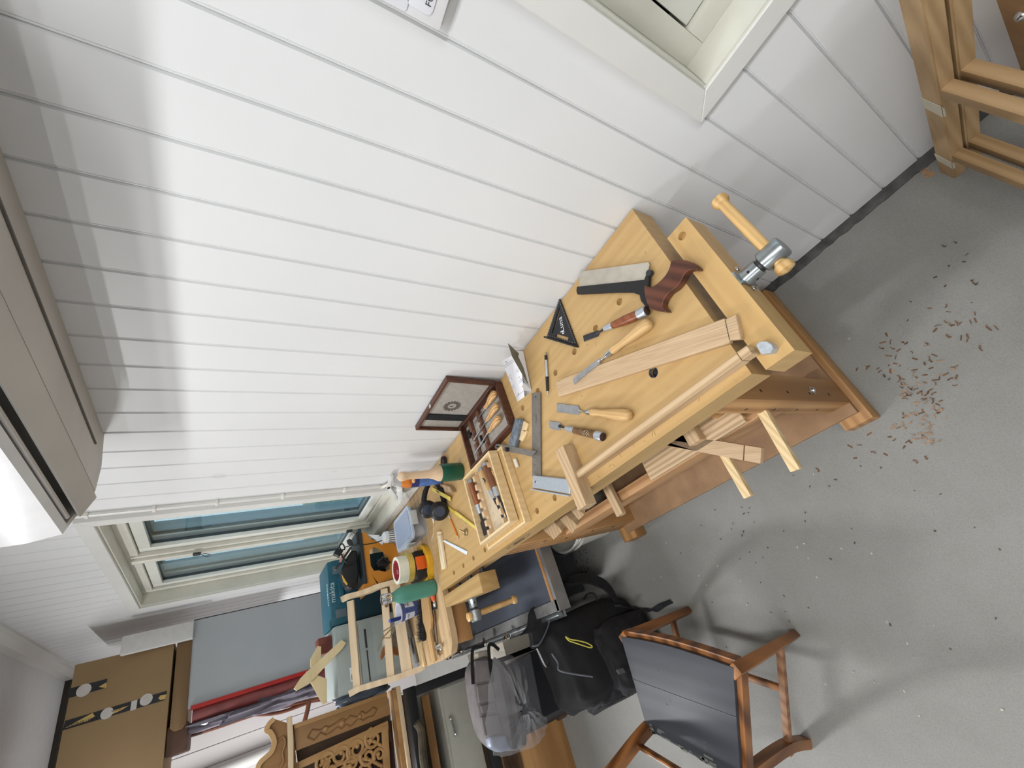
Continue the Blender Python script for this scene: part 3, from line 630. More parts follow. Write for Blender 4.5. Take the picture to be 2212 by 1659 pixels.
A_ = [G(u, v, 0.515) for u, v in ((1322, 1088), (1346, 1112))]
mb = MB(); mb.bar(A_[1], A_[1]-d*0.12, 0.020, 0.014, bev=0.001)
solo(mb, 'oak_tongue', 'oak_y', 'thin oak tongue under the oak batten, over the front rail', 'offcut', smooth=0.5)
# bucket on the floor behind the far leg
bk = thing('bucket', 'white plastic bucket on the floor behind the far leg of the workbench', 'bucket', (-0.375, 1.70, 0))
cb = V((-0.375, 1.70, 0))
mb = MB(); t = bmesh.new(); prof = [(0.118, 0.0), (0.148, 0.26), (0.158, 0.262), (0.158, 0.275), (0.148, 0.278), (0.142, 0.27), (0.114, 0.006), (0.0, 0.006)]; R_ = []
for r, z in prof: R_.append([t.verts.new(cb+V((math.cos(2*PI*i/40)*r, math.sin(2*PI*i/40)*r, z))) for i in range(40)])
for a_, b_ in zip(R_, R_[1:]):
    for i in range(40):
        try: t.faces.new((a_[i], a_[(i+1) % 40], b_[(i+1) % 40], b_[i]))
        except ValueError: pass
bmesh.ops.remove_doubles(t, verts=t.verts, dist=1e-5); bmesh.ops.recalc_face_normals(t, faces=t.faces); mb._add(t)
mb.ring(cb+V((0, 0, 0.225)), (0, 0, 1), 0.153, 0.143, 0.006); mb.build('bucket_body', plain('bucket_white', (226, 224, 214), 0.4), bk)
mb = MB(); mb.tube([cb+V((math.cos(a)*0.162, math.sin(a)*0.162, 0.25+(-0.10*math.sin(a+2.2) if True else 0)*0.5)) for a in [2.2+PI*i/20 for i in range(21)]], 0.003, 6); mb.build('bucket_handle', 'steel', bk)
# ================================================================= TOOLS ON THE BENCH
Z0 = BT + 0.0006
def up_(p, z): return V((p[0], p[1], z))
def pxline(a, b_, z): return G(a[0], a[1], z), G(b_[0], b_[1], z)
# ---- dovetail saw
sw = thing('dovetail_saw', 'back saw with a black spine and dark walnut pistol handle, lying beside the black square', 'saw', up_(G(1380, 610), BT))
mb = MB(); mb.poly(GP([(1254, 587), (1400.5, 567), (1403, 572), (1397, 597), (1396, 612), (1250, 628)], 0.857), (0, 0, -0.0008)); mb.build('saw_blade', plain('saw_plate', (196, 190, 178), 0.42, 0.45, 0.07, 30), sw, smooth=0)
mb = MB()
for i in range(64):
    q = G(1254, 587, 0.857).lerp(G(1400.5, 567, 0.857), i/64); q2 = G(1254, 587, 0.857).lerp(G(1400.5, 567, 0.857), (i+0.5)/64); o_ = (G(1254, 580, 0.857)-G(1254, 587, 0.857)).normalized()*0.0012
    mb.poly([q, q2 + (q2-q), q2+o_], (0, 0, -0.0008))
tag(mb.build('saw_teeth', plain('saw_plate', (196, 190, 178)), sw, smooth=0), kind='stuff')
sp = [(1246, 619), (1391, 604), (1395, 594), (1402, 595), (1401, 612), (1398, 640), (1401, 664), (1394, 662), (1384, 650), (1381, 637), (1367, 632), (1331, 632), (1247, 636), (1244.5, 628)]
mb = MB(); mb.poly(GP(sp, 0.861), (0, 0, -0.009), bev=0.0015); mb.build('saw_spine', 'black', sw, smooth=0.5)
hn = [(1392, 619), (1397, 616), (1407, 621), (1421, 613), (1439, 595), (1448, 578), (1450, 568), (1457, 562.5), (1481, 562.5), (1501, 571), (1510, 583), (1494, 583), (1484, 588), (1478, 597), (1470, 612), (1459, 624), (1447, 632), (1437, 645), (1433, 656), (1434, 664), (1442, 673.5), (1421, 672), (1405, 666), (1398, 652), (1394, 636)]
mb = MB(); mb.poly([up_(p, 0.869) for p in [V(q) for q in smoothline([G(u, v, 0.866) for u, v in hn + hn[:1]], 2)[:-1]]], (0, 0, -0.021), bev=0.0022, seg=2); mb.build('saw_handle', 'walnut', sw, smooth=1.2)
mb = MB(); q = G(1403, 590, 0.858); mb.cyl(q-V((0, 0, .006)), q+V((0, 0, 0.004)), 0.0075); mb.build('saw_bolt', 'darkgrey', sw)
# ---- chisels
def chisel(name, label, blade, zb, tb, neck, fer, han, prof, mats, group=None, hoop=None, ztip=None, zr=None, flatn=1.0, labelpart=None):
    """blade: px outline; neck, fer: px axis pairs; han: px axis; prof: handle radii"""
    c = G(han[0][0], han[0][1], 0.86); root = thing(name, label, 'chisel', up_(c, BT), group)
    mb = MB()
    P = [G(u, v, zb) for u, v in blade]
    if ztip is not None:   # blade slopes: first points low
        P = [G(u, v, z) for (u, v), z in zip(blade, ztip)]
        t = bmesh.new(); a = [t.verts.new(p) for p in P]; c_ = [t.verts.new(p-V((0, 0, tb))) for p in P]; k = len(P); t.faces.new(a); t.faces.new(c_[::-1])
        for i in range(k): t.faces.new((a[i], c_[i], c_[(i+1) % k], a[(i+1) % k]))
        bmesh.ops.recalc_face_normals(t, faces=t.faces); mb._add(t)
    else: mb.poly(P, (0, 0, -tb), bev=0.0006, seg=1)
    mb.build('blade', mats[0], root, smooth=0.5)
    zn, zf, z0_, z1_ = zr or (0.852, 0.858, 0.860, 0.862)
    mb = MB(); a, b_ = G(*neck[0], zn), G(*neck[1], zf); mb.lathe(a, b_, [(0, 0.0052), (0.25, 0.0030), (0.6, 0.0032), (0.9, 0.0052), (1, 0.0052)], 16); mb.build('tang', mats[1], root)
    mb = MB(); a, b_ = G(*fer[0], zf), G(*fer[1], z0_); mb.lathe(a, b_, [(0, prof[0][1]*0.80), (0.1, prof[0][1]*0.86), (0.9, prof[0][1]*1.04), (1, prof[0][1]*1.04)], 28); mb.build('ferrule', mats[2], root)
    mb = MB(); a, b_ = G(*han[0], z0_), G(*han[1], z1_); mb.lathe(a, b_, prof, 32); hm = mats[3]
    if hm in ('ash', 'ash2'): hm = wood('ash_grain_%d' % int(han[0][0]), (214, 178, 124), (184, 142, 90), ang=math.atan2((b_-a).y, (b_-a).x), grain=150, rings=0.35, rough=0.45)
    mb.build('handle', hm, root, smooth=1.0)
    if hoop:
        mb = MB(); a, b_ = G(*hoop[0], z1_), G(*hoop[1], z1_); mb.lathe(a, b_, [(0, hoop[2]), (0.1, hoop[2]*1.04), (0.8, hoop[2]*1.08), (1, hoop[2]*1.0)], 32); mb.build('striking_hoop', mats[2], root)
        d = (b_-a).normalized(); mb = MB(); mb.lathe(b_, b_+d*0.004, [(0, hoop[2]*0.93), (0.5, hoop[2]*0.9), (1, hoop[2]*0.6)], 28); mb.build('struck_end', plain('struck_end', (62, 40, 30), 0.7, var=0.4, scale=200), root)
    return root
chisel('bench_chisel', 'chisel with a glossy red brown handle and steel hoop, nearest the saw', [(1259, 725), (1261, 738), (1291, 726.5), (1293.5, 719), (1291, 713.5)], 0.8505, 0.003,
       ((1290, 720), (1308, 709)), ((1306, 710), (1324, 702.5)), ((1323.5, 703), (1382, 678.5)), [(0, .0088), (.15, .0102), (.5, .0124), (.8, .0122), (1, .0112)], ['steel_dark', 'steel_dark', 'alu', 'redwood'], hoop=((1379, 679.5), (1397, 671.5), 0.0118))
ASH = [(0, .0085), (.03, .0108), (.07, .0112), (.16, .0100), (.26, .0092), (.40, .0112), (.60, .0142), (.80, .0155), (.92, .0145), (.98, .0105), (1, .004)]
chisel('bench_chisel', 'long cranked chisel with a pale ash handle, its blade resting on the flat oak board', [(1237, 819.5), (1240.5, 830), (1268, 806), (1294, 786), (1296.5, 780), (1293, 774.5), (1262, 798)], 0, 0.0028,
       ((1293.5, 780.5), (1310, 768)), ((1308, 769.5), (1322, 757.5)), ((1321, 758.5), (1406, 695)), ASH, ['steel', 'chrome', 'chrome', 'ash2'], ztip=[0.867, 0.867, 0.868, 0.868, 0.868, 0.868, 0.868], zr=(0.866, 0.868, 0.867, 0.8625))
chisel('bench_chisel', 'very wide chisel with a figured ash handle, above the round hole\'s near side', [(1202.5, 871), (1202.5, 890), (1248.5, 896.5), (1254.5, 889), (1248.5, 876.6)], 0.850, 0.003,
       ((1252, 888), (1268, 889.5)), ((1266, 889.5), (1277.5, 890.5)), ((1277, 890.5), (1363, 898)), ASH, ['steel', 'chrome', 'chrome', 'ash'])
jc = chisel('bench_chisel', 'short chisel with dark handle, black oval label and steel hoop, nearest the oak rail', [(1186, 909), (1186.5, 924), (1190, 926), (1208, 930.5), (1211, 924), (1211, 917), (1208.5, 912.5)], 0.850, 0.0035,
       ((1209, 920.5), (1225, 925)), ((1223, 924.7), (1241, 930)), ((1240.5, 929.5), (1296, 941.5)), [(0, .0088), (.2, .0098), (.6, .0108), (1, .0114)], ['steel', 'steel_dark', 'alu', 'darkhandle'], hoop=((1288, 940), (1302, 943.5), 0.0120))
a, b_ = G(1240.5, 929.5, .86), G(1296, 941.5, .862); d = (b_-a).normalized(); c = G(1265.5, 936.5, 0.8720)
mb = MB(); sd = V((0, 0, 1)).cross(d); mb.poly([c + d*math.cos(t_)*0.0125 + sd*math.sin(t_)*0.0085 - V((0, 0, 0.0035*math.sin(t_)**2)) for t_ in [2*PI*i/24 for i in range(24)]], (0, 0, 0.0006)); mb.build('maker_label', 'black', jc, smooth=0)
mb = MB(); mb.tube([c + V((0, 0, .0009)) + d*math.cos(t_)*0.0116 + sd*math.sin(t_)*0.0076 - V((0, 0, 0.0028*math.sin(t_)**2)) for t_ in [2*PI*i/24 for i in range(25)]], 0.00035, 5)
random.seed(5)
for i in range(16):
    q = c + V((0, 0, .0009)) + d*random.uniform(-.007, .007) + sd*random.uniform(-.004, .004); mb.tube([q, q + d*random.uniform(-.002, .003)+sd*random.uniform(-.003, .003)], 0.0004, 5)
mb.build('label_script', plain('cream_ink', (226, 214, 176), 0.6), jc, smooth=0)
# ---- speed square
sq = thing('rafter_square', 'black triangular square with white lettering and scales, lying by the wall beyond the saw', 'square', up_(G(1212, 700), BT))
Zs = 0.852
mb = MB()
outer = GP([(1208, 644), (1246, 745), (1181, 726)], Zs); hole = GP([(1201, 721), (1199.5, 727.5), (1225.5, 736), (1228, 729)], Zs); slot = GP([(1208, 664), (1211, 665), (1204, 690), (1198, 708), (1193.5, 720), (1191.5, 719), (1197, 702), (1202, 684)], Zs)
mb.poly(outer, (0, 0, -0.0045), holes=[hole, slot]); blk = plain('square_black', (30, 32, 38), 0.45, 0.1, 0.1); mb.build('square_plate', blk, sq, smooth=0)
mb = MB(); f0 = G(1178.5, 728, 0.854); f1 = G(1246.5, 748.5, 0.854); mb.bar(f0, f1, 0.0050, 0.016, bev=0.001); mb.build('square_fence', blk, sq, smooth=0.5)
ex = (outer[0]-outer[2]).normalized(); ey = (outer[0]-outer[1]).normalized()
rd = (G(1214, 690, Zs) - G(1219, 719, Zs)).normalized(); ud = V((0, 0, 1)).cross(rd)
mb = MB(); mb.text('Luna', G(1212.5, 701, Zs)+V((0, 0, .0001)), rd, ud, 0.0250, 0.0004); 
mb.ring(G(1216.5, 718, Zs), (0, 0, 1), 0.0052, 0.0026, 0.0004, 20); mb.build('square_lettering', plain('white_ink', (226, 226, 226), 0.6), sq, smooth=0)
mb = MB()
for i in range(1, 22):
    q = outer[2].lerp(outer[0], i/22.5) + (outer[1]-outer[0]).normalized()*0.002; mb.box(q-V((.0025, .0003, 0)), q+V((.0015, .0003, .0004)))
    q = outer[1].lerp(outer[0], i/22.5); ii = (outer[2]-outer[1]).normalized(); q = q+ii*0.003; mb.bar(q+V((0, 0, .0002)), q+ii*0.0035+V((0, 0, .0002)), 0.0006, 0.0004)
    if i < 12: q = outer[2].lerp(outer[1], i/12.5) + V((0.0045, 0, 0)); mb.box(q-V((.0015, .0003, 0)), q+V((.002, .0003, .0004)))
tag(mb.build('square_scale', plain('white_ink', (226, 226, 226), 0.6), sq, smooth=0), kind='stuff')
# ---- mechanical pencil
mp_ = thing('mechanical_pencil', 'silver and black mechanical pencil lying across the back of the bench', 'pencil', up_(G(1181, 810), BT))
def pseg(u0, v0, u1, v1, r0, r1, name, mat, z=0.852):
    mb = MB(); mb.lathe(G(u0, v0, z), G(u1, v1, z), [(0, r0), (1, r1)], 18); return mb.build(name, mat, mp_)
pseg(1178.6, 761.5, 1179, 768, .0028, .003, 'pencil_button', 'steel'); pseg(1179, 767.5, 1179.4, 777.5, .0045, .0045, 'pencil_collar', 'black')
pseg(1179.4, 777, 1181.6, 814, .0042, .0046, 'pencil_barrel', 'alu'); pseg(1181.6, 813.5, 1182.6, 845, .0050, .0042, 'pencil_grip', 'black'); pseg(1182.6, 844.5, 1183.5, 858.5, .0028, .0006, 'pencil_tip', 'steel')
mb = MB(); mb.bar(G(1176.8, 778, .853), G(1178.5, 802, .853), 0.0018, 0.0012); mb.build('pencil_clip', 'black', mp_)
# ---- paper sleeve with notes
pp = thing('paper_sleeve', 'folded white paper with pencilled plans standing open beside the wall', 'paper', up_(G(1140, 850), BT))
pw = plain('paper_white', (236, 236, 240), 0.8, var=0.01); kr = plain('kraft_card', (186, 162, 148), 0.8, var=0.03); gy = plain('sleeve_inside', (158, 160, 148), 0.8, var=0.12)
s0, s1 = G(1118, 868, BT+.001), G(1149, 845.5, BT+.001); s3 = GX(1084, 780, -0.035); s2 = GX(1105, 768.5, -0.062)
mb = MB(); t = mb.b; vs = [t.verts.new(p) for p in (s0, s1, s2, s3)]; t.faces.new(vs); nn = (s1-s0).cross(s3-s0).normalized(); 
bmesh.ops.solidify(t, geom=t.faces[:], thickness=0.0012); mb.build('plan_sheet', pw, pp, smooth=0)
def onsheet(a, b__): return (s0.lerp(s1, a)).lerp(s3.lerp(s2, a), b__)
nrm = (s1-s0).cross(s3-s0).normalized(); nrm = nrm if nrm.dot(CAM-s0) > 0 else -nrm
mb = MB()
def pl_(a, b__, c_, d_): mb.bar(onsheet(a, b__)+nrm*.0018, onsheet(c_, d_)+nrm*.0018, 0.0009, 0.0004, up=nrm)
for b__ in (0.12, 0.34, 0.38, 0.58, 0.62, 0.84, 0.88): pl_(0.03, b__, 0.97, b__+0.02)
pl_(.25, .12, .25, .34); pl_(.25, .40, .25, .56); pl_(.25, .16, .20, .13); pl_(.25, .16, .30, .13); pl_(.25, .52, .2, .56)
mb.text('15', onsheet(.75, .47)+nrm*.0016, (s1-s0), (s3-s0), 0.010, 0.0003); mb.text('10', onsheet(.35, .93)+nrm*.0016, (s1-s0), (s3-s0), 0.009, 0.0003)
mb.build('pencil_lines', plain('graphite', (120, 120, 126), 0.8), pp, smooth=0)
def quadsheet(name, mat, P, th=0.0012):
    mb = MB(); t = mb.b; t.faces.new([t.verts.new(p) for p in P]); bmesh.ops.solidify(t, geom=t.faces[:], thickness=th); return mb.build(name, mat, pp, smooth=0)
c0_, c1_ = G(1148.5, 843, BT+.001), G(1130.5, 757, BT+.001)
quadsheet('kraft_cover', kr, [c0_, c1_, c1_+V((-.002, 0, .030)), c0_+V((-.002, 0, .026))])
quadsheet('sleeve_back', gy, [G(1146, 840, BT+.001), G(1128, 770, BT+.001), GX(1097, 741, -0.022), GX(1106, 770, -0.05), onsheet(1, .35)])
mb = MB(); c2 = c1_+V((-.0035, 0, .002)); c3 = c0_+V((-.0035, 0, .002)); zig = []
for i in range(19): zig.append(c2.lerp(c3, i/18)+V((0, 0, .027+(.006 if i % 4 < 2 else 0)+.003*math.sin(i*2.1))))
mb.poly(zig+[c3, c2], (-.0008, 0, 0)); mb.build('torn_pages', pw, pp, smooth=0)
# ---- steel rule with aluminium stock
ts = thing('try_square', 'large square with grey steel rule and pale aluminium stock, mid bench', 'square', up_(G(1160, 940), BT))
P = GP([(1148.5, 849), (1167, 847), (1168, 1028), (1150, 1031)], 0.853); mb = MB(); hc = G(1157.5, 857, .853); holeP = [hc+V((math.cos(t_)*.0026, math.sin(t_)*.0036, 0)) for t_ in [2*PI*i/14 for i in range(14)]]
mb.poly(P, (0, 0, -0.0016), holes=[holeP]); mb.build('rule_blade', plain('rule_steel', (142, 136, 130), 0.45, 0.6, 0.08, 70), ts, smooth=0)
mb = MB(); e0, e1, e2, e3 = P[0], P[1], P[2], P[3]
for i in range(1, 60):
    q = e0.lerp(e3, i/60); w_ = (e1-e0).normalized(); L = .0035 if i % 5 else .006; mb.bar(q+V((0, 0, .0002)), q+w_*L+V((0, 0, .0002)), 0.0004, 0.0003); q = e1.lerp(e2, i/60); mb.bar(q+V((0, 0, .0002)), q-w_*L+V((0, 0, .0002)), 0.0004, 0.0003)
dk = plain('rule_ink', (48, 46, 44), 0.7)
rd = (e0-e3).normalized(); ud = V((0, 0, 1)).cross(rd)
for i in range(6, 58, 5): 
    mb.text(str(i*5//10+1), e0.lerp(e3, i/60)+(e1-e0)*0.27+V((0, 0, .0001)), -rd, -ud, 0.0042, .0003)
mb.text('Hultafors', (e0.lerp(e3, .31)+(e1-e0)*.5)+V((0, 0, .0001)), rd, ud, 0.0075, .0003)
tag(mb.build('rule_marks', dk, ts, smooth=0), kind='stuff')
P = GP([(1150.5, 1027), (1227, 1035.5), (1231.5, 1067), (1150, 1053)], 0.862); mb = MB(); mb.poly(P, (0, 0, -0.0155), bev=0.001, seg=1); al = plain('alu_stock', (190, 199, 209), 0.42, 0.5, 0.05, 200); mb.build('stock', al, ts, smooth=0.5)
mb = MB(); mb.bar(G(1148, 1056.5, .852), G(1230, 1071, .852), 0.004, 0.010, bev=.0008); mb.build('stock_lip', al, ts, smooth=.5)
mb = MB(); q = G(1157.5, 1041, .862); mb.lathe(q, q+V((0, 0, .0022)), [(0, .0052), (.6, .0048), (1, .0036)], 24); mb.build('stock_screw', 'chrome', ts)
mb = MB(); mb.cyl(q+V((0, 0, .0020)), q+V((0, 0, .0026)), .0019, seg=6); mb.build('screw_socket', 'black', ts)
# ---- sliding bevel
sb = thing('sliding_bevel', 'grey sliding angle gauge with slotted blade and black knob, against the chisel tray', 'angle gauge', up_(G(1110, 940), BT))
P = GP([(1112, 904), (1125.5, 906.5), (1109, 975), (1104, 978), (1097.5, 974), (1096.5, 966)], 0.866); mb = MB(); mb.poly(P, (0, 0, -0.016), bev=.0015); mb.build('bevel_stock', plain('bevel_grey', (120, 130, 142), 0.6, 0.2, 0.25, 60), sb, smooth=.5)
P = GP([(1070.5, 959.5), (1076, 959), (1158, 974.5), (1148.5, 986.5), (1069.5, 969), (1068.5, 964)], 0.868); H = GP([(1072.5, 962.5), (1090, 966), (1089.5, 969.5), (1072, 966)], .868); mb = MB(); mb.poly(P, (0, 0, -0.0016), holes=[H]); mb.build('bevel_blade', plain('rule_steel', (142, 136, 130)), sb, smooth=0)
mb = MB(); q = G(1098, 971, .868); mb.lathe(q, q+V((0, 0, .011)), [(0, .0072), (.7, .0075), (1, .006)], 16); mb.bar(q+V((-.002, 0, .006)), q+V((0.010, 0.006, .006)), .005, .006, bev=.001); mb.build('lock_knob', 'black', sb)
# ---- two little dovetail markers, eraser
for px, lab in (([(1127, 906.5), (1140.5, 915), (1135.5, 930.5), (1122.5, 926)], 'tiny pale wooden template touching the grey angle gauge, farther from the tray'), ([(1118, 922.5), (1127, 927), (1132.5, 932.5), (1138, 930), (1134, 941), (1128, 954), (1116.5, 947)], 'tiny notched pale wooden template beside the grey angle gauge, nearer the tray')):
    slab('dovetail_marker', 'traywood', lab, 'marker', px, BT+.008, BT+.0005, 'dovetail markers', bev=.0008)
mb = MB(); a, b_ = G(1111.5, 991, .853), G(1118, 1009, .853); mb.lathe(a, b_, [(0, .004), (.06, .0068), (.2, .0078), (.8, .0078), (.94, .0068), (1, .004)], 12, flat=.85); solo(mb, 'eraser', plain('eraser_white', (228, 222, 204), 0.7, var=.05), 'worn white eraser on the bench between the chisel tray and the steel rule', 'eraser', smooth=.5)
# ---- walnut gouge case, open
gb = thing('gouge_case', 'open dark walnut case with grey lining, gear emblem and three small carving tools inside', 'case', (-0.105, 1.2, BT))
gx0, gx1, gy0, gy1 = -0.204, -0.016, 1.034, 1.366; zt = BT+.031; wl = M['walnutbox']; felt = plain('grey_felt', (166, 160, 152), 0.95, var=.05, scale=60)
mb = MB(); t_ = .010
mb.box((gx0, gy0, BT+.0005), (gx0+t_, gy1, zt), bev=.001); mb.box((gx1-t_, gy0, BT+.0005), (gx1, gy1, zt), bev=.001); mb.box((gx0+t_, gy0, BT+.0005), (gx1-t_, gy0+t_, zt), bev=.001); mb.box((gx0+t_, gy1-t_, BT+.0005), (gx1-t_, gy1, zt), bev=.001)
mb.build('case_tray', wl, gb, smooth=.5)
mb = MB(); mb.box((gx0+t_, gy0+t_, BT+.002), (gx1-t_, gy1-t_, BT+.006)); mb.build('case_lining', felt, gb, smooth=0)
mb = MB()
for (ya, xs) in ((1.215, [(-.194, -.165, .016), (-.165, -.150, .006), (-.150, -.125, .016), (-.125, -.110, .008), (-.110, -.085, .016), (-.085, -.070, .008), (-.070, -.026, .016)]), (1.290, [(-.194, -.170, .016), (-.170, -.155, .006), (-.155, -.128, .016), (-.128, -.112, .006), (-.112, -.088, .016), (-.088, -.072, .006), (-.072, -.026, .016)])):
    for xa, xb, h in xs: mb.box((xa, ya, BT+.006), (xb, ya+.018, BT+.006+h), bev=.0006)
rk = plain('rack_brown', (112, 76, 58), 0.6); mb.build('tool_rack', rk, gb, smooth=.4)
mb = MB(); mb.box((-.150, 1.246, BT+.006), (-.118, 1.256, BT+.020), bev=.002); mb.box((-.080, 1.32, BT+.006), (-.05, 1.345, BT+.018), bev=.002); mb.build('elastic_loop', 'blackmatt', gb)
# lid leaning back on the wall
hx = gx1; hinge = V((gx1, 0, zt)); q0 = GX(892, 905, -0.0); 
# lid angle from the picture: top edge passes near px (949,801)
best = None
for k in range(60):
    a = math.radians(60+k); tip = V((hx + math.cos(a)*0.186, gy0, zt + math.sin(a)*0.186)); c = RC @ (tip-CAM); u, v = c.x/c.z*F+CX, c.y/c.z*F+CY
    e = (u-949)**2 + (v-801)**2
    if tip.x < -0.004 and (best is None or e < best[0]): best = (e, a)
la = best[1] if best else math.radians(92)
ld = V((math.cos(la), 0, math.sin(la))); ln = V((-math.sin(la), 0, math.cos(la)))   # ln points into the room
def LP(s, y, n): return V((hx, 0, zt+.001)) + ld*s + ln*n + V((0, y, 0))
def lidbox(s0_, s1_, ya, yb, n0, n1, mb): mb.poly([LP(s0_, ya, n0), LP(s1_, ya, n0), LP(s1_, yb, n0), LP(s0_, yb, n0)], ln*(n1-n0), bev=.0008, seg=1)
mb = MB(); W_ = .188
lidbox(0, W_, gy0, gy0+t_, -.004, .016, mb); lidbox(0, W_, gy1-t_, gy1, -.004, .016, mb); lidbox(0, t_, gy0+t_, gy1-t_, -.004, .016, mb); lidbox(W_-t_, W_, gy0+t_, gy1-t_, -.004, .016, mb); lidbox(t_, W_-t_, gy0+t_, gy1-t_, -.004, .0, mb)
mb.build('case_lid', wl, gb, smooth=.5)
mb = MB(); lidbox(t_, W_-t_, gy0+t_, gy1-t_, .0005, .003, mb); mb.build('lid_lining', felt, gb, smooth=0)
mb = MB(); lidbox(t_, W_-t_, 1.262, 1.302, .0032, .0075, mb); mb.build('lid_strap', 'blackmatt', gb, smooth=0)
mb = MB(); gc = LP(.098, 1.205, .0032)
for i in range(16):
    a = 2*PI*i/16; d1 = ld*math.cos(a) + V((0, 1, 0))*math.sin(a); mb.bar(gc+d1*.0255, gc+d1*.034, .0075, .0006, up=ln, w1=.0085)
mb.ring(gc-ln*.0003, ln, .0275, .0165, .0006, 40); mb.text('R', gc, (0, -1, 0), ld, .024, .0006); mb.build('gear_emblem', plain('emblem_ink', (96, 88, 82), 0.9), gb, smooth=0)
for y in (gy0+.045, gy1-.035):
    mb = MB(); mb.box((gx1-.013, y-.010, zt-.003), (gx1-.004, y+.010, zt+.0015), bev=.0006); mb.poly([LP(.002, y-.010, .015), LP(.012, y-.010, .015), LP(.012, y+.010, .015), LP(.002, y+.010, .015)], ln*.0015); mb.cyl((gx1-.003, y-.010, zt+.002), (gx1-.003, y+.010, zt+.002), .0022, seg=10); mb.build('hinge', 'chrome', gb)
mb = MB(); mb.poly([LP(W_, 1.19, .006), LP(W_+.002, 1.19, .006), LP(W_+.002, 1.205, .006), LP(W_, 1.205, .006)], ln*.013); mb.build('latch', 'chrome', gb)
for k, (x, lab, yt) in enumerate(((-.052, 'carving tool with a pale handle in the walnut case, next to the hinges', 1.255), (-.098, 'middle of the three pale handled carving tools in the walnut case', 1.300), (-.142, 'carving tool with a pale handle in the walnut case, farthest from the lid', 1.325))):
    g = thing('carving_tool', lab, 'carving tool', (x, 1.1, BT+.006), 'carving tools in the walnut case'); zc = BT+.028
    y0h = 1.052+.012*k; a = V((x-.004, y0h+.098, zc-.002)); b_ = V((x+.002, y0h, zc+.002))
    mb = MB(); mb.lathe(a, b_, [(0, .0062), (.05, .0078), (.15, .0072), (.30, .0086), (.55, .0130), (.8, .0138), (.93, .0118), (.99, .0070), (1, .003)], 26); mb.build('handle', wood('gouge_handle', (220, 178, 122), (172, 122, 70), ang=PI/2, grain=190, rings=2.2, rough=.4), g, smooth=1)
    mb = MB(); c = a+V((-.0005, .016, -.0005)); mb.lathe(a-V((0, .001, 0)), c, [(0, .0064), (1, .0054)], 20); mb.build('ferrule', 'chrome', g)
    mb = MB(); mb.bar(c, (x-.008-.006*k, yt, zc-.006), .0045, .003, w1=.007, h1=.002); mb.build('blade', 'steel', g)
# ---- two stacked chisel trays
def tray(name, label, x0, x1, y0, y1, z0, z1, wall=.008, floor_=True):
    r = thing(name, label, 'tray', ((x0+x1)/2, (y0+y1)/2, z0), 'stacked chisel trays'); mb = MB(); b = .0008
    mb.box((x0, y0, z0), (x0+wall, y1, z1), bev=b, seg=1); mb.box((x1-wall, y0, z0), (x1, y1, z1), bev=b, seg=1); mb.box((x0+wall, y0, z0), (x1-wall, y0+wall, z1), bev=b, seg=1); mb.box((x0+wall, y1-wall, z0), (x1-wall, y1, z1), bev=b, seg=1)
    mb.build('tray_frame', 'traywood', r, smooth=.4); mb = MB(); mb.box((x0+wall, y0+wall, z0), (x1-wall, y1-wall, z0+.004)); mb.build('tray_floor', plain('tray_ply', (206, 188, 160), .7, var=.05, scale=12), r, smooth=0); return r
lt_ = tray('chisel_tray', 'lower of two stacked pale wooden trays, sticking out beyond the upper one', -.505, -.228, 1.128, 1.405, BT+.0005, BT+.026)
mb = MB(); mb.box((-.497, 1.136, BT+.018), (-.236, 1.397, BT+.023)); mb.build('tray_cover', 'trayside', lt_, smooth=0)
tr = tray('chisel_tray', 'upper pale wooden tray holding large chisels in notched racks', -.487, -.230, 1.158, 1.388, BT+.0272, BT+.062)
for y, lab in ((1.205, 'tray_rack'), (1.318, 'tray_rack')):
    mb = MB(); z = BT+.0315
    for i in range(7):
        xa = -.476+i*.034; mb.box((xa, y, z), (xa+.020, y+.013, z+.022), bev=.0008); mb.box((xa+.02, y, z), (xa+.034, y+.013, z+.008), bev=.0004)
    mb.build(lab, plain('rack_pale', (216, 186, 148), .7), tr, smooth=.4)
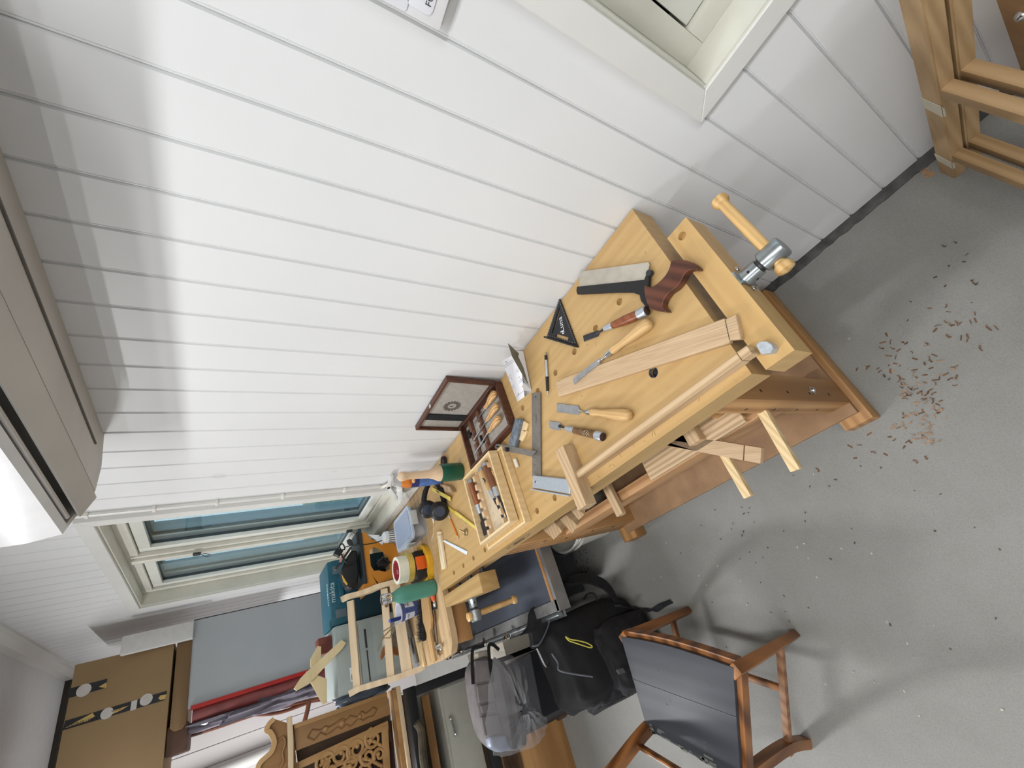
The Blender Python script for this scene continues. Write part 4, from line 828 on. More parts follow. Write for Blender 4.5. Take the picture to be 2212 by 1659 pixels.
# big chisels: axis in world, handle towards +x (top of the tray seen from the camera)
def tray_chisel(lab, xh, xt, y, yt, mat, hoopc=True, lb=False, bw=.012, neck=.22, r=.0122, z=BT+.053):
    g = thing('tray_chisel', lab, 'chisel', (xh, y, z-.02), 'chisels in the upper tray')
    a = V((xh, y, z)); b_ = V((xt, yt, z-.012)); L = (b_-a); f = lambda t_: a+L*t_
    mb = MB(); mb.lathe(f(.03), f(.46), [(0, r*.98), (.3, r*1.06), (.7, r), (1, r*.78)], 28); mb.build('handle', mat, g, smooth=1)
    mb = MB(); mb.lathe(f(0), f(.07), [(0, r*.88), (.2, r*1.08), (1, r*1.06)], 28); mb.build('striking_hoop', 'steel', g)
    mb = MB(); mb.lathe(f(.45), f(.60), [(0, r*.84), (1, r*.60)], 24); mb.build('ferrule', 'alu', g)
    mb = MB(); mb.lathe(f(.595), f(.70), [(0, .0052), (1, .0044)], 14); mb.build('tang', 'steel_dark', g)
    s = V((0, 0, 1)).cross(L).normalized(); mb = MB(); p = [f(.69)+s*.004, f(.73)+s*bw, f(1)+s*bw, f(1)-s*bw, f(.73)-s*bw, f(.69)-s*.004]; mb.poly(p, (0, 0, -.004), bev=.0008, seg=1); mb.build('blade', 'steel_dark', g, smooth=.4)
    mb = MB(); p = [f(.945)+s*bw+V((0, 0, .0004)), f(1)+s*bw+V((0, 0, .0002)), f(1)-s*bw+V((0, 0, .0002)), f(.945)-s*bw+V((0, 0, .0004))]; mb.poly(p, (0, 0, -.001)); mb.build('cutting_edge', 'chrome', g, smooth=0)
    if lb:
        c = f(.26)+V((0, 0, r*1.03)); d = L.normalized(); mb = MB(); mb.poly([c+d*math.cos(q)*.012+s*math.sin(q)*.0085-V((0, 0, .0035*math.sin(q)**2)) for q in [2*PI*i/22 for i in range(22)]], (0, 0, .0006)); mb.build('maker_label', 'black', g, smooth=0)
        mb = MB()
        for i in range(9): q = c+V((0, 0, .0008))+d*random.uniform(-.007, .007)+s*random.uniform(-.004, .004); mb.tube([q, q+d*.002+s*random.uniform(-.003, .003)], .0004, 5)
        mb.build('label_script', plain('cream_ink', (226, 214, 176)), g, smooth=0)
    return g
tray_chisel('wide bladed chisel with a rusty orange brown handle, alone in the upper tray', -.250, -.474, 1.352, 1.362, wood('orange_handle', (158, 96, 56), (104, 54, 28), ang=0, grain=120, rings=.6), bw=.0185)
tray_chisel('pale handled chisel with a black oval label, in the upper chisel tray', -.250, -.462, 1.255, 1.222, wood('pale_handle', (206, 168, 112), (170, 130, 78), ang=0, grain=90), lb=True, bw=.006, r=.0112)
tray_chisel('brown handled narrow chisel nearest the steel rule in the upper tray', -.246, -.470, 1.222, 1.196, wood('brown_handle', (134, 86, 54), (86, 52, 32), ang=0, grain=110), bw=.005, r=.0125)
mb = MB(); mb.lathe((-.458, 1.186, BT+.040), (-.474, 1.186, BT+.040), [(0, .006), (1, .006)], 16); solo(mb, 'chalk_stub', plain('chalk', (240, 240, 238), .8), 'short white chalk stub in the corner of the upper chisel tray', 'chalk')
mb = MB(); mb.lathe((-.345, 1.262, BT+.034), (-.362, 1.258, BT+.034), [(0, .006), (1, .006)], 12); solo(mb, 'tape_scrap', plain('violet', (84, 80, 150), .6), 'tiny violet wrapping on the floor of the upper chisel tray', 'scrap')
# ---- mallet, screwdriver handle, soda bottle, headphones ...
mc = V((-.150, 1.500, BT))
ml = thing('carving_mallet', 'round mallet with a dark green head, standing with its pale handle upright', 'mallet', mc)
mb = MB(); mb.lathe(mc+V((0, 0, .0006)), mc+V((0, 0, .098)), [(0, .028), (.02, .0345), (.06, .036), (.5, .0375), (.97, .036), (1, .0345)], 40); mb.build('mallet_head', plain('green_rubber', (16, 82, 62), .38, var=.05), ml, smooth=.7)
mb = MB(); mb.lathe(mc+V((0, 0, .096)), mc+V((0, 0, .272)), [(0, .0335), (.06, .0325), (.16, .0235), (.28, .0170), (.5, .0150), (.72, .0138), (.80, .0142), (.86, .0178), (.91, .0190), (.96, .0180), (1, .0110)], 36); mb.build('mallet_handle', 'maple', ml, smooth=1)
kn = thing('screwdriver', 'stubby black and red screwdriver handle by the wall behind the green mallet', 'screwdriver', (-.065, 1.62, BT))
p0 = G(958, 1000, .862); p1 = G(968, 990, .862)
mb = MB(); mb.lathe(p0+V((-.022, .01, 0)), p0+V((.024, -.016, 0)), [(0, .008), (.1, .0125), (.5, .0145), (.85, .0135), (1, .008)], 14); mb.build('grip', 'black', kn); mb = MB(); mb.lathe(p0+V((.0245, -.0164, 0)), p0+V((.027, -.0178, 0)), [(0, .0075), (1, .006)], 14); mb.build('end_cap', plain('cap_red', (190, 70, 46), .5), kn)
mb = MB(); mb.lathe(p0+V((-.022, .01, 0)), p0+V((-.07, .032, -.006)), [(0, .003), (1, .003)], 10); mb.build('shaft', 'steel', kn)
bc = G(925, 1044, BT); bc = V((-.088, 1.70, BT))
sbt = thing('drink_bottle', 'orange and blue labelled drink bottle standing between the mallet handle and the window', 'bottle', bc)
mb = MB(); mb.lathe(bc+V((0, 0, .0006)), bc+V((0, 0, .115)), [(0, .024), (.04, .029), (.96, .029), (1, .0285)], 32); mb.build('lower_label', plain('label_blue', (86, 120, 184), .4, var=.2, scale=30), sbt)
mb = MB(); mb.lathe(bc+V((0, 0, .115)), bc+V((0, 0, .150)), [(0, .0292), (1, .0292)], 32); mb.build('upper_label', plain('label_navy', (46, 52, 112), .4, var=.15, scale=30), sbt)
mb = MB(); mb.lathe(bc+V((0, 0, .150)), bc+V((0, 0, .192)), [(0, .0288), (.6, .0275), (1, .022)], 32); mb.build('soda', plain('orange_soda', (214, 122, 34), .2, var=.1, coat=.5), sbt)
mb = MB(); mb.lathe(bc+V((0, 0, .192)), bc+V((0, 0, .215)), [(0, .022), (.7, .015), (1, .015)], 28); mb.cyl(bc+V((0, 0, .214)), bc+V((0, 0, .228)), .0155); mb.build('bottle_neck', plain('clear_neck', (200, 200, 200), .1, alpha=.6), sbt)
mb = MB()
dirc = (V((CAM.x, CAM.y, 0))-V((bc.x, bc.y, 0))).normalized(); sd = V((0, 0, 1)).cross(dirc)
mb.ball(bc+V((0, 0, .143))+dirc*.0225, .0125, (1, 1, .8)); mb.build('fruit_print', plain('peach', (226, 178, 130), .5), sbt)
mb = MB(); mb.text('COCO', bc+V((0, 0, .158))+dirc*.0292, sd, (0, 0, 1), .013, .0006); mb.build('label_lettering', plain('red_ink', (170, 40, 60), .5), sbt, smooth=0)
# headphones
hc = V((-.200, 1.72, BT))
hd = thing('headphones', 'black over ear headphones standing on their cups beside the chisel trays', 'headphones', hc)
pxs = [(918, 1098), (916, 1078), (921, 1056), (931, 1042), (941, 1040), (951, 1052), (957, 1072), (960, 1094)]
base = V((-.200, 1.735, 0)); 
arc = [GY(u, v, 1.70+0.06*(1-i/7)) for i, (u, v) in enumerate(pxs)]
arc = smoothline(arc, 5)
mb = MB(); mb.ribbon(arc, [.020+.010*math.sin(PI*i/(len(arc)-1)) for i in range(len(arc))], .012, (0, 1, .3)); mb.build('headband', 'blackmatt', hd, smooth=1.2)
for (u, v, y, r_) in ((924, 1100, 1.765, .039), (949, 1104, 1.705, .041)):
    c = GY(u, v, y); ax = V((-.35, -.80, .15)).normalized(); mb = MB(); mb.lathe(c-ax*.018, c+ax*.018, [(0, r_*.78), (.25, r_), (.7, r_), (.92, r_*.86), (1, r_*.5)], 36); e1_ = mb.build('ear_cup', 'black', hd, smooth=1)
    mb = MB(); mb.lathe(c+ax*.0175, c+ax*.0192, [(0, r_*.55), (1, r_*.5)], 32); mb.build('cup_plate', plain('slate_blue', (58, 68, 88), .35), e1_)
    mb = MB(); mb.lathe(c-ax*.030, c-ax*.016, [(0, r_*.8), (.4, r_*.98), (1, r_*.9)], 36); mb.build('ear_pad', 'blackmatt', e1_, smooth=1)
# folding rule coil, block, and folding rule
fr = thing('folding_rule', 'yellow folding rule lying zigzag, bundle end under the headphones', 'ruler', up_(G(960, 1072), BT))
yel = plain('rule_yellow', (226, 206, 104), .5, var=.05); yel2 = plain('rule_yellow_b', (206, 178, 70), .5, var=.05)
for k in range(4):
    a = G(932+k*3.6, 1059+k*.8, BT+.004+.0042*k*0+.003); b_ = G(958+k*4.0, 1064+k*4.0, BT+.007); 
    a = G(934, 1056, BT+.003+k*.0040); b_ = G(973, 1078, BT+.003+k*.0040)
    mb = MB(); mb.bar(a, b_, .017, .0034, bev=.0004); mb.build('rule_leaf', yel, fr, smooth=.4)
mb = MB(); mb.bar(G(966, 1094, BT+.004), G(997, 1118, BT+.004), .013, .0034, bev=.0004); mb.build('rule_leaf', yel2, fr, smooth=.4)
mb = MB(); mb.bar(G(984, 1106, BT+.0075), G(1032, 1143, BT+.0075), .013, .0034, bev=.0004); mb.build('rule_leaf', yel, fr, smooth=.4)
mb = MB()
for i in range(30):
    q = G(984, 1106, BT+.0094).lerp(G(1032, 1143, BT+.0094), i/30+.01); d = (G(1032, 1143, BT)-G(984, 1106, BT)).normalized(); s = V((0, 0, 1)).cross(d); mb.bar(q+s*.006, q+s*(.002 if i % 5 else -.001), .0005, .0003)
rd = (G(934, 1056, BT)-G(973, 1078, BT)).normalized()
mb.text('WÜRTH', G(945, 1061.5, BT+.017), rd, V((0, 0, 1)).cross(rd), .010, .0004)
tag(mb.build('rule_marks', dk, fr, smooth=0), kind='stuff')
slab('wood_block', wood('crackle_block', (188, 160, 128), (150, 122, 92), grain=60), 'small greyish wooden block beside the yellow rule bundle', 'block', [(955, 1046), (972, 1052), (977, 1064), (960, 1062)], BT+.022, BT+.0006)
slab('pine_spacer', 'pine', 'slim wooden strip beneath the headphone cable, near the yellow rule', 'strip', [(935, 1040), (941, 1038), (962, 1050), (957, 1054)], BT+.010, BT+.0006)
# orange pencil
pc = thing('orange_pencil', 'orange pencil with a white end lying among the yellow rule and brass stub', 'pencil', up_(G(980, 1140), BT))
a, b_ = G(969.5, 1114, BT+.0045), G(991, 1166, BT+.0045)
mb = MB(); mb.lathe(a.lerp(b_, .12), a.lerp(b_, .86), [(0, .0038), (1, .0038)], 6); mb.build('pencil_body', plain('pencil_orange', (226, 142, 44), .4), pc, smooth=0)
mb = MB(); mb.lathe(a, a.lerp(b_, .13), [(0, .0036), (1, .0038)], 10); mb.build('pencil_cap', plain('cap_pale', (206, 200, 192), .5), pc)
mb = MB(); mb.lathe(a.lerp(b_, .855), b_, [(0, .0038), (1, .0006)], 10); mb.build('pencil_point', plain('point_pink', (226, 190, 150), .6), pc)
# brass stub
bs = thing('brass_stub', 'small turned brass fitting with a stem, between the orange pencil and the tray', 'fitting', up_(G(1003, 1148), BT))
mb = MB(); q = G(1006, 1150, BT+.004); mb.lathe(q-V((0, 0, .003)), q+V((0, 0, .0045)), [(0, .014), (.5, .0145), (1, .012)], 28); mb.build('fitting_disc', plain('old_brass', (166, 148, 104), .4, .7, .15), bs)
mb = MB(); mb.cyl(q+V((0, 0, .004)), G(993, 1144.5, BT+.022), .0036, seg=14); mb.build('fitting_stem', plain('old_brass', (166, 148, 104)), bs)
slab('white_strip', plain('white_plastic', (226, 234, 244), .45, var=.01), 'short white plastic strip at the far end of the bench, slanting towards the front edge', 'strip', [(955, 1169), (960, 1166.5), (1009, 1191), (1007, 1198.5)], BT+.005, BT+.0006)
slab('pale_lath', wood('lath_pale', (236, 220, 188), (214, 190, 150), grain=70), 'thin pale lath along the far end of the bench, touching the white strip', 'lath', [(943.5, 1157), (951, 1155), (961, 1228), (953.5, 1231)], BT+.012, BT+.0006)
slab('pale_chip', wood('lath_pale', (236, 220, 188), (214, 190, 150)), 'short pale offcut at the end of the lath by the white cable', 'offcut', [(943.5, 1149), (950.5, 1147.5), (951.5, 1154.5), (944.5, 1156)], BT+.010, BT+.0006)
slab('thin_splinter', 'pine', 'brown splinter of wood alongside the pale lath', 'splinter', [(955, 1170), (957, 1169.5), (962.5, 1215), (960, 1216)], BT+.004, BT+.0006)
# charging cable from the headphones
cb_ = thing('charging_cable', 'thin white charging cable with plugs, running from the adapter past the headphones', 'cable', up_(G(935, 1130), BT))
path = [G(938, 1127, BT+.004), G(937, 1140, BT+.002), G(937, 1150, BT+.002), G(934, 1160, BT+.002), G(933, 1168, BT+.002), G(934.5, 1171, BT+.002)]
mb = MB(); mb.tube(smoothline(path, 6), .0014, 7); mb.build('cable', plain('cable_white', (226, 222, 210)), cb_)
mb = MB(); mb.lathe(G(935.5, 1120, BT+.006), G(937, 1130, BT+.004), [(0, .0035), (.8, .0035), (1, .0022)], 10); mb.build('cable_plug', plain('plug_white', (236, 236, 236), .3), cb_)
ad = thing('power_adapter', 'white power adapter hanging on its lead at the window sill, beside the drink bottle', 'adapter', (-.045, 1.93, .90))
mb = MB(); a = GX(862, 1050, -.045); b_ = GX(866, 1078, -.045); mb.bar(a, b_, .03, .026, bev=.005); mb.build('adapter_body', plain('plug_white', (236, 236, 236)), ad)
mb = MB(); mb.tube(smoothline([b_, GX(868, 1090, -.05), G(882, 1099, BT+.01), G(900, 1098, BT+.004), G(914, 1092, BT+.004)], 6), .0016, 7); mb.build('lead', plain('cable_white', (226, 222, 210)), ad)
bk_ = thing('shelf_bracket', 'small white angle bracket fixed beside the socket box', 'bracket', (-.03, 1.95, .93))
mb = MB(); mb.bar(GX(838, 1050, -.02), GX(858, 1078, -.02), .012, .016, bev=.001); mb.build('bracket_strut', 'trim', bk_); mb = MB(); mb.bar(GX(846, 1028, -.02), GX(838, 1054, -.02), .012, .016, bev=.001); mb.build('bracket_arm', 'trim', bk_)
# ================================================================= SECOND TABLE BEYOND THE BENCH
pt = thing('plywood_table', 'worn plywood topped table running on beyond the far end of the workbench, covered in tools', 'table', (-0.4, 2.5, 0))
ply = wood('old_ply', (196, 166, 126), (164, 134, 98), ang=0.0, grain=30, rings=.4, rough=.6, speck=.25)
mb = MB(); P = [(-.004, 1.952), (-.70, 1.948), (-.735, 1.956), (-.768, 1.99), (-.778, 2.10), (-.778, 3.05), (-.004, 3.05)]
mb.poly([(x, y, BT) for x, y in P], (0, 0, -.030), bev=.0015, seg=1); mb.build('table_top', ply, pt, smooth=.4)
mb = MB(); mb.box((-.74, 1.965, .74), (-.01, 1.995, .815), bev=.002); mb.build('apron', 'pine_x', pt)
for x, y in ((-.72, 2.98), (-.05, 2.98), (-.05, 2.0)):
    mb = MB(); mb.box((x-.03, y-.03, 0), (x+.03, y+.03, .816), bev=.003); mb.build('leg', 'pine_z', pt)
# low machine table with a slate coloured bed
ms = thing('machine_table', 'grey steel machine table with a dark slate bed and chrome knobbed front rail', 'machine', (-.55, 2.25, 0))
gs = plain('machine_grey', (122, 122, 122), .5, .35, .18, 14)
mb = MB(); mb.box((-.712, 1.650, .478), (-.16, 2.62, .492)); mb.build('slate_bed', plain('slate', (74, 80, 92), .42, var=.10, scale=5), ms, smooth=0)
mb = MB(); mb.box((-.755, 1.615, .46), (-.712, 2.95, .5)); mb.box((-.712, 2.62, .46), (-.16, 2.95, .5)); mb.build('bed_rim', gs, ms, smooth=0)
mb = MB(); mb.box((-.712, 1.632, .465), (-.16, 1.650, .502), bev=.001); mb.build('wooden_edge', 'pine_x', ms, smooth=0)
mb = MB(); mb.box((-.757, 1.612, .44), (-.16, 1.632, .500), bev=.001); mb.build('steel_edge', plain('rail_grey', (150, 150, 150), .4, .6, .08, 20), ms, smooth=0)
mb = MB(); mb.box((-.70, 1.90, .10), (-.20, 2.9, .465)); mb.build('machine_body', plain('machine_dark', (44, 46, 50), .7), ms, smooth=0)
mb = MB(); mb.cyl((-.766, 1.66, .47), (-.766, 2.95, .47), .011); mb.box((-.782, 1.66, .44), (-.757, 2.95, .452)); mb.build('front_rail', 'zinc', ms)
for k, (u, v) in enumerate(((1095, 1377), (1047, 1389), (996, 1405), (968, 1419), (905, 1441))):
    yk = (2.05, 2.25, 2.50, 2.66, 2.90)[k]; c = GY(u, v, yk); c.x = min(c.x, -.775) if k else -.79; c = GY(u, v, yk)
    mb = MB(); mb.lathe(c+V((.022, 0, 0)), c+V((-.012, -.004, 0)), [(0, .006), (.35, .007), (.4, .017), (.8, .019), (1, .012)], 18); mb.build('rail_knob', 'chrome', ms)
mb = MB(); mb.lathe(GY(958, 1392, 1.99)+V((0, 0, .01)), GY(948, 1398, 1.99)+V((0, 0, .014)), [(0, .006), (.4, .012), (1, .006)], 14); mb.build('end_knob', 'chrome', ms)

# plastic food container with contents
fc = thing('storage_container', 'clear plastic clip lid container with dark rolls inside, on the table by the window sill', 'container', (-.18, 2.09, BT))
cx0, cx1, cy0, cy1 = -.262, -.098, 1.962, 2.222
def rbox(mb, x0, x1, y0, y1, z0, z1, r, n=5, taper=0.0):
    t = bmesh.new(); R_ = []
    for z, k in ((z0, taper), (z1, 0)):
        P = []
        for ccx, ccy, a0_ in ((x1-r-k, y1-r-k, 0), (x0+r+k, y1-r-k, 90), (x0+r+k, y0+r+k, 180), (x1-r-k, y0+r+k, 270)):
            for i in range(n+1): a = math.radians(a0_+90*i/n); P.append(t.verts.new((ccx+math.cos(a)*r, ccy+math.sin(a)*r, z)))
        R_.append(P)
    m = len(R_[0])
    for i in range(m): t.faces.new((R_[0][i], R_[0][(i+1) % m], R_[1][(i+1) % m], R_[1][i]))
    t.faces.new(R_[0][::-1]); t.faces.new(R_[1]); bmesh.ops.recalc_face_normals(t, faces=t.faces); mb._add(t)
film = filmmat('clear_plastic', (.80, .84, .90), .30); lidm = filmmat('lid_plastic', (.72, .80, .92), .55)
mb = MB(); rbox(mb, cx0+.006, cx1-.006, cy0+.006, cy1-.006, BT+.001, BT+.072, .028, taper=.008); mb.build('tub', film, fc, smooth=.5)
mb = MB(); rbox(mb, cx0, cx1, cy0, cy1, BT+.070, BT+.080, .030); ld_ = mb.build('lid', lidm, fc, smooth=.5)
mb = MB(); rbox(mb, cx0+.018, cx1-.018, cy0+.018, cy1-.018, BT+.0802, BT+.0818, .020); mb.build('lid_panel', filmmat('lid_inner', (.55, .62, .76), .55), ld_, smooth=.5)
mb = MB(); mb.box((cx0+.06, cy0-.007, BT+.045), (cx1-.035, cy0-.001, BT+.080), bev=.002); mb.box((cx0-.007, cy0+.08, BT+.045), (cx0-.001, cy1-.08, BT+.080), bev=.002); mb.build('lid_clip', plain('clip_grey', (190, 196, 198), .4), ld_)
mb = MB(); mb.lathe((-.135, 2.02, BT+.004), (-.135, 2.02, BT+.055), [(0, .034), (1, .034)], 28); solo(mb, 'black_roll', 'black', 'black roll inside the clear storage container', 'roll')
mb = MB(); mb.lathe((-.215, 2.03, BT+.004), (-.215, 2.03, BT+.034), [(0, .026), (1, .026)], 28); solo(mb, 'beige_roll', plain('beige_roll', (200, 184, 172), .6), 'beige roll inside the clear storage container', 'roll')
mb = MB(); mb.box((-.24, 2.09, BT+.006), (-.12, 2.19, BT+.045), bev=.008); solo(mb, 'dark_pouch', 'darkgrey', 'dark pouch inside the back of the clear storage container', 'pouch')
# jar with a printed cap, crumpled paper
jc_ = thing('white_jar', 'round white jar with black printed stripes, standing beyond the storage container', 'jar', (-.115, 2.40, BT))
c = V((-.115, 2.40, BT+.0006))
mb = MB(); mb.lathe(c, c+V((0, 0, .09)), [(0, .036), (.1, .038), (.25, .035), (.7, .033), (.9, .030), (1, .020)], 32); mb.build('jar_body', plain('jar_white', (228, 230, 232), .5), jc_)
mb = MB()
for i in range(18):
    a = 2*PI*i/18; d = V((math.cos(a), math.sin(a), 0)); mb.bar(c+d*.0352+V((0, 0, .028)), c+d*.0338+V((0, 0, .062)), .0045, .0008, up=d)
mb.build('printed_stripes', 'darkgrey', jc_, smooth=0)
mb = MB()
for k in range(3):
    a = GY(795+k*8, 1155+k*6, 2.44); mb.poly([a, a+V((-.03, .004, -.035)), a+V((-.012+.01*k, 0, -.065))], (.0, .0008, 0))
solo(mb, 'torn_paper', pw, 'torn white paper pointing up beside the striped jar', 'paper', smooth=0)
# orange machine with black base and tool on top
om = thing('orange_stand', 'orange angular tool stand with a curved cutout, in front of the teal case', 'tool stand', (-.2, 2.5, BT))
OY = 2.47; orm = plain('orange_paint', (206, 134, 44), .5, var=.05, scale=8)
mb = MB(); ou = [GY(u, v, OY) for u, v in ((778, 1151), (790, 1150), (802, 1166), (824, 1170), (846, 1171), (856, 1185), (856, 1205), (858, 1238), (852, 1246), (840, 1253), (826, 1256), (819, 1260), (813, 1236), (806, 1222), (803, 1240), (790, 1243))]
hl_ = [GY(u, v, OY) for u, v in ((798, 1190), (805, 1182), (815, 1184), (826, 1191), (835, 1202), (841, 1215), (843, 1229), (832, 1235), (818, 1232), (808, 1233), (801, 1222))]
ctr = sum(hl_, V((0, 0, 0)))/len(hl_)
mb.poly([GY(u, v, OY) for u, v in ((778, 1151), (790, 1150), (802, 1166), (824, 1170), (848, 1171), (858, 1185), (858, 1238), (852, 1246), (840, 1253), (826, 1257), (818, 1260), (803, 1240), (790, 1243))], (0, .004, 0), holes=[hl_]); mb.build('orange_plate', orm, om, smooth=0)
mb = MB(); mb.poly([GY(u, v, OY) for u, v in ((789, 1243), (803, 1240), (815, 1262), (790, 1284), (785, 1265))], (0, .12, 0)); mb.build('orange_side', orm, om, smooth=0)
mb = MB(); mb.box((ctr.x-.035, OY-.012, ctr.z-.045), (ctr.x+.005, OY+.05, ctr.z+.02), bev=.004); mb.tube([V((ctr.x-.02, OY-.012, ctr.z+.02)), V((ctr.x+.005, OY-.03, ctr.z-.01)), V((ctr.x-.03, OY-.02, ctr.z-.05))], .006, 8); mb.build('clamp_handle', 'black', om)
bp = thing('base_plate', 'black rectangular base plate resting on the orange stand', 'plate', GY(783, 1200, OY+.06))
p = [GY(u, v, OY) for u, v in ((770, 1142), (776, 1142), (794, 1240), (790, 1252))]; z1 = max(q.z for q in p)
mb = MB(); xa, xb = GY(776, 1145, OY).x, GY(790, 1248, OY).x; zz = GY(779, 1180, OY).z
mb.box((xb-.03, OY-.01, zz-.012), (xa+.005, OY+.20, zz+.006), bev=.004); mb.build('plate_body', plain('plate_grey', (46, 50, 52), .45, .2), bp)
mb = MB(); mb.box((xa-.07, OY-.002, zz+.006), (xa-.01, OY+.02, zz+.018), bev=.002); mb.build('plate_rail', 'darkgrey', bp)
dt = thing('black_power_tool', 'black power tool with yellow label and coiled lead, on the black base plate', 'power tool', V(((xa+xb)/2, OY+.09, zz+.006)))
A_ = GY(752, 1268, OY+.03); B_ = GY(766, 1190, OY+.03)
mb = MB(); pt_ = [GY(u, v, OY+.02) for u, v in ((772, 1190), (774, 1222), (776, 1240), (772, 1264), (762, 1272), (750, 1268), (742, 1252), (737, 1232), (744, 1214), (752, 1200), (760, 1188))]
mb.poly(pt_, (0, .07, 0), bev=.008, seg=3); mb.build('tool_body', 'black', dt, smooth=1)
mb = MB()
for i in range(9): mb.bar(GY(750+i*1.5, 1216+i*5, OY+.018), GY(755+i*1.5, 1214+i*5, OY+.018), .0015, .003, up=(0, 1, 0))
mb.build('grip_ribs', 'darkgrey', dt, smooth=0)
mb = MB(); mb.poly([GY(u, v, OY+.018) for u, v in ((738, 1240), (742, 1256), (749, 1264), (751, 1261), (744, 1250))], (0, .004, 0)); mb.build('yellow_label', plain('dewalt_yellow', (222, 180, 80), .5), dt, smooth=0)
mb = MB(); mb.bar(GY(724, 1231, OY+.02), GY(757, 1184, OY+.02), .012, .03, up=(0, 1, 0)); mb.build('guide_fence', 'steel_dark', dt, smooth=0)
mb = MB(); mb.bar(GY(734, 1216, OY+.018), GY(741, 1198, OY+.018), .010, .028, up=(0, 1, 0)); mb.build('pink_sticker', plain('pink_tag', (222, 156, 142), .6), dt, smooth=0)
ta = thing('cord_bundle', 'black lead and plug bundled over the top of the power tool', 'cord', GY(735, 1190, OY))
mb = MB(); mb.tube(smoothline([GY(740, 1192, OY), GY(733, 1180, OY), GY(740, 1175, OY), GY(745, 1186, OY+.01), GY(736, 1190, OY-.01), GY(741, 1205, OY-.01), GY(750, 1216, OY), GY(768, 1214, OY)], 6), .0035, 8); mb.build('cord_loop', 'black', ta)
mb = MB(); mb.bar(GY(723, 1191, OY), GY(737, 1198, OY), .035, .03, up=(0, 1, 0), bev=.003); mb.build('plug', 'black', ta)
mb = MB(); mb.tube(smoothline([GY(744, 1182, OY), GY(762, 1178, OY-.02), GY(790, 1176, OY-.03), GY(812, 1172, OY-.04), GY(826, 1167, OY-.05)], 6), .003, 8); mb.build('cord_run', 'black', ta)
mb = MB(); mb.lathe(GY(752, 1166, OY), GY(760, 1178, OY), [(0, .010), (.5, .014), (1, .008)], 12); mb.build('wing_knob', 'darkgrey', ta)
# tape rolls standing stacked on the black and orange reel
rc = V((-.368, 2.085, 0))
tr_ = thing('tape_measure_reel', 'yellow framed long tape reel with black and orange body, under the masking tape', 'tape reel', (rc.x, rc.y, BT))
mb = MB(); mb.ring(V((rc.x, rc.y-.02, BT+.001)), (0, 0, 1), .088, .060, .022, 40); mb.bar((rc.x-.06, rc.y-.06, BT+.010), (rc.x-.13, rc.y+.02, BT+.010), .045, .018, bev=.005); mb.build('yellow_frame', plain('yellow_plastic', (224, 172, 44), .4, var=.05), tr_, smooth=.6)
mb = MB(); mb.box((rc.x-.070, rc.y-.062, BT+.001), (rc.x+.060, rc.y+.05, BT+.072), bev=.012); mb.build('reel_body', 'black', tr_)
mb = MB(); mb.box((rc.x-.030, rc.y-.0635, BT+.004), (rc.x+.030, rc.y-.0605, BT+.068), bev=.001); mb.build('orange_label', plain('bright_orange', (222, 96, 30), .4), tr_)
mt = thing('masking_tape', 'white masking tape roll with red and blue core, on top of the tape stack', 'tape', (rc.x, rc.y, BT+.10))
mb = MB(); mb.ring((rc.x, rc.y-.003, BT+.101), (0, 0, 1), .060, .046, .046, 48); mb.build('tape_roll', plain('tape_white', (226, 226, 208), .6), mt)
mb = MB(); mb.ring((rc.x, rc.y-.003, BT+.102), (0, 0, 1), .0458, .043, .044, 48); mb.build('tape_core', plain('core_red', (176, 62, 72), .6), mt)
mb = MB(); mb.ring((rc.x, rc.y-.003, BT+.103), (0, 0, 1), .0429, .0425, .014, 48); mb.build('core_band', plain('core_blue', (64, 84, 140), .6), mt)
mb = MB(); mb.text('tesa', (rc.x, rc.y+.0395, BT+.128), (1, 0, 0), (0, 0, 1), .018, .0008); mb.build('core_lettering', plain('white_ink', (226, 226, 226)), mt, smooth=0)
yt = thing('yellow_tape', 'yellow brown tape roll sandwiched beneath the white masking tape', 'tape', (rc.x, rc.y, BT+.073))
mb = MB(); mb.ring((rc.x+.006, rc.y+.003, BT+.0735), (0, 0, 1), .067, .040, .026, 48); mb.build('tape_roll', plain('tape_yellow', (206, 178, 88), .35, coat=.4), yt)
# teal bottle
bo = thing('teal_bottle', 'matt teal bottle with a shiny metal cap, at the far corner of the workbench', 'bottle', (-.487, 2.012, BT))
c = V((-.487, 2.022, BT+.0006))
mb = MB(); mb.lathe(c, c+V((0, 0, .208)), [(0, .030), (.03, .0345), (.10, .0352), (.70, .0352), (.80, .033), (.88, .025), (.93, .0195), (1, .018)], 40); mb.build('bottle_body', plain('teal_paint', (74, 136, 120), .55, var=.04, scale=120, bump=.1), bo, smooth=1)
mb = MB(); mb.lathe(c+V((0, 0, .205)), c+V((0, 0, .250)), [(0, .0215), (.1, .0225), (.15, .0215), (.2, .0225), (.8, .0222), (.95, .0195), (1, .012)], 36); mb.build('bottle_cap', 'chrome', bo)
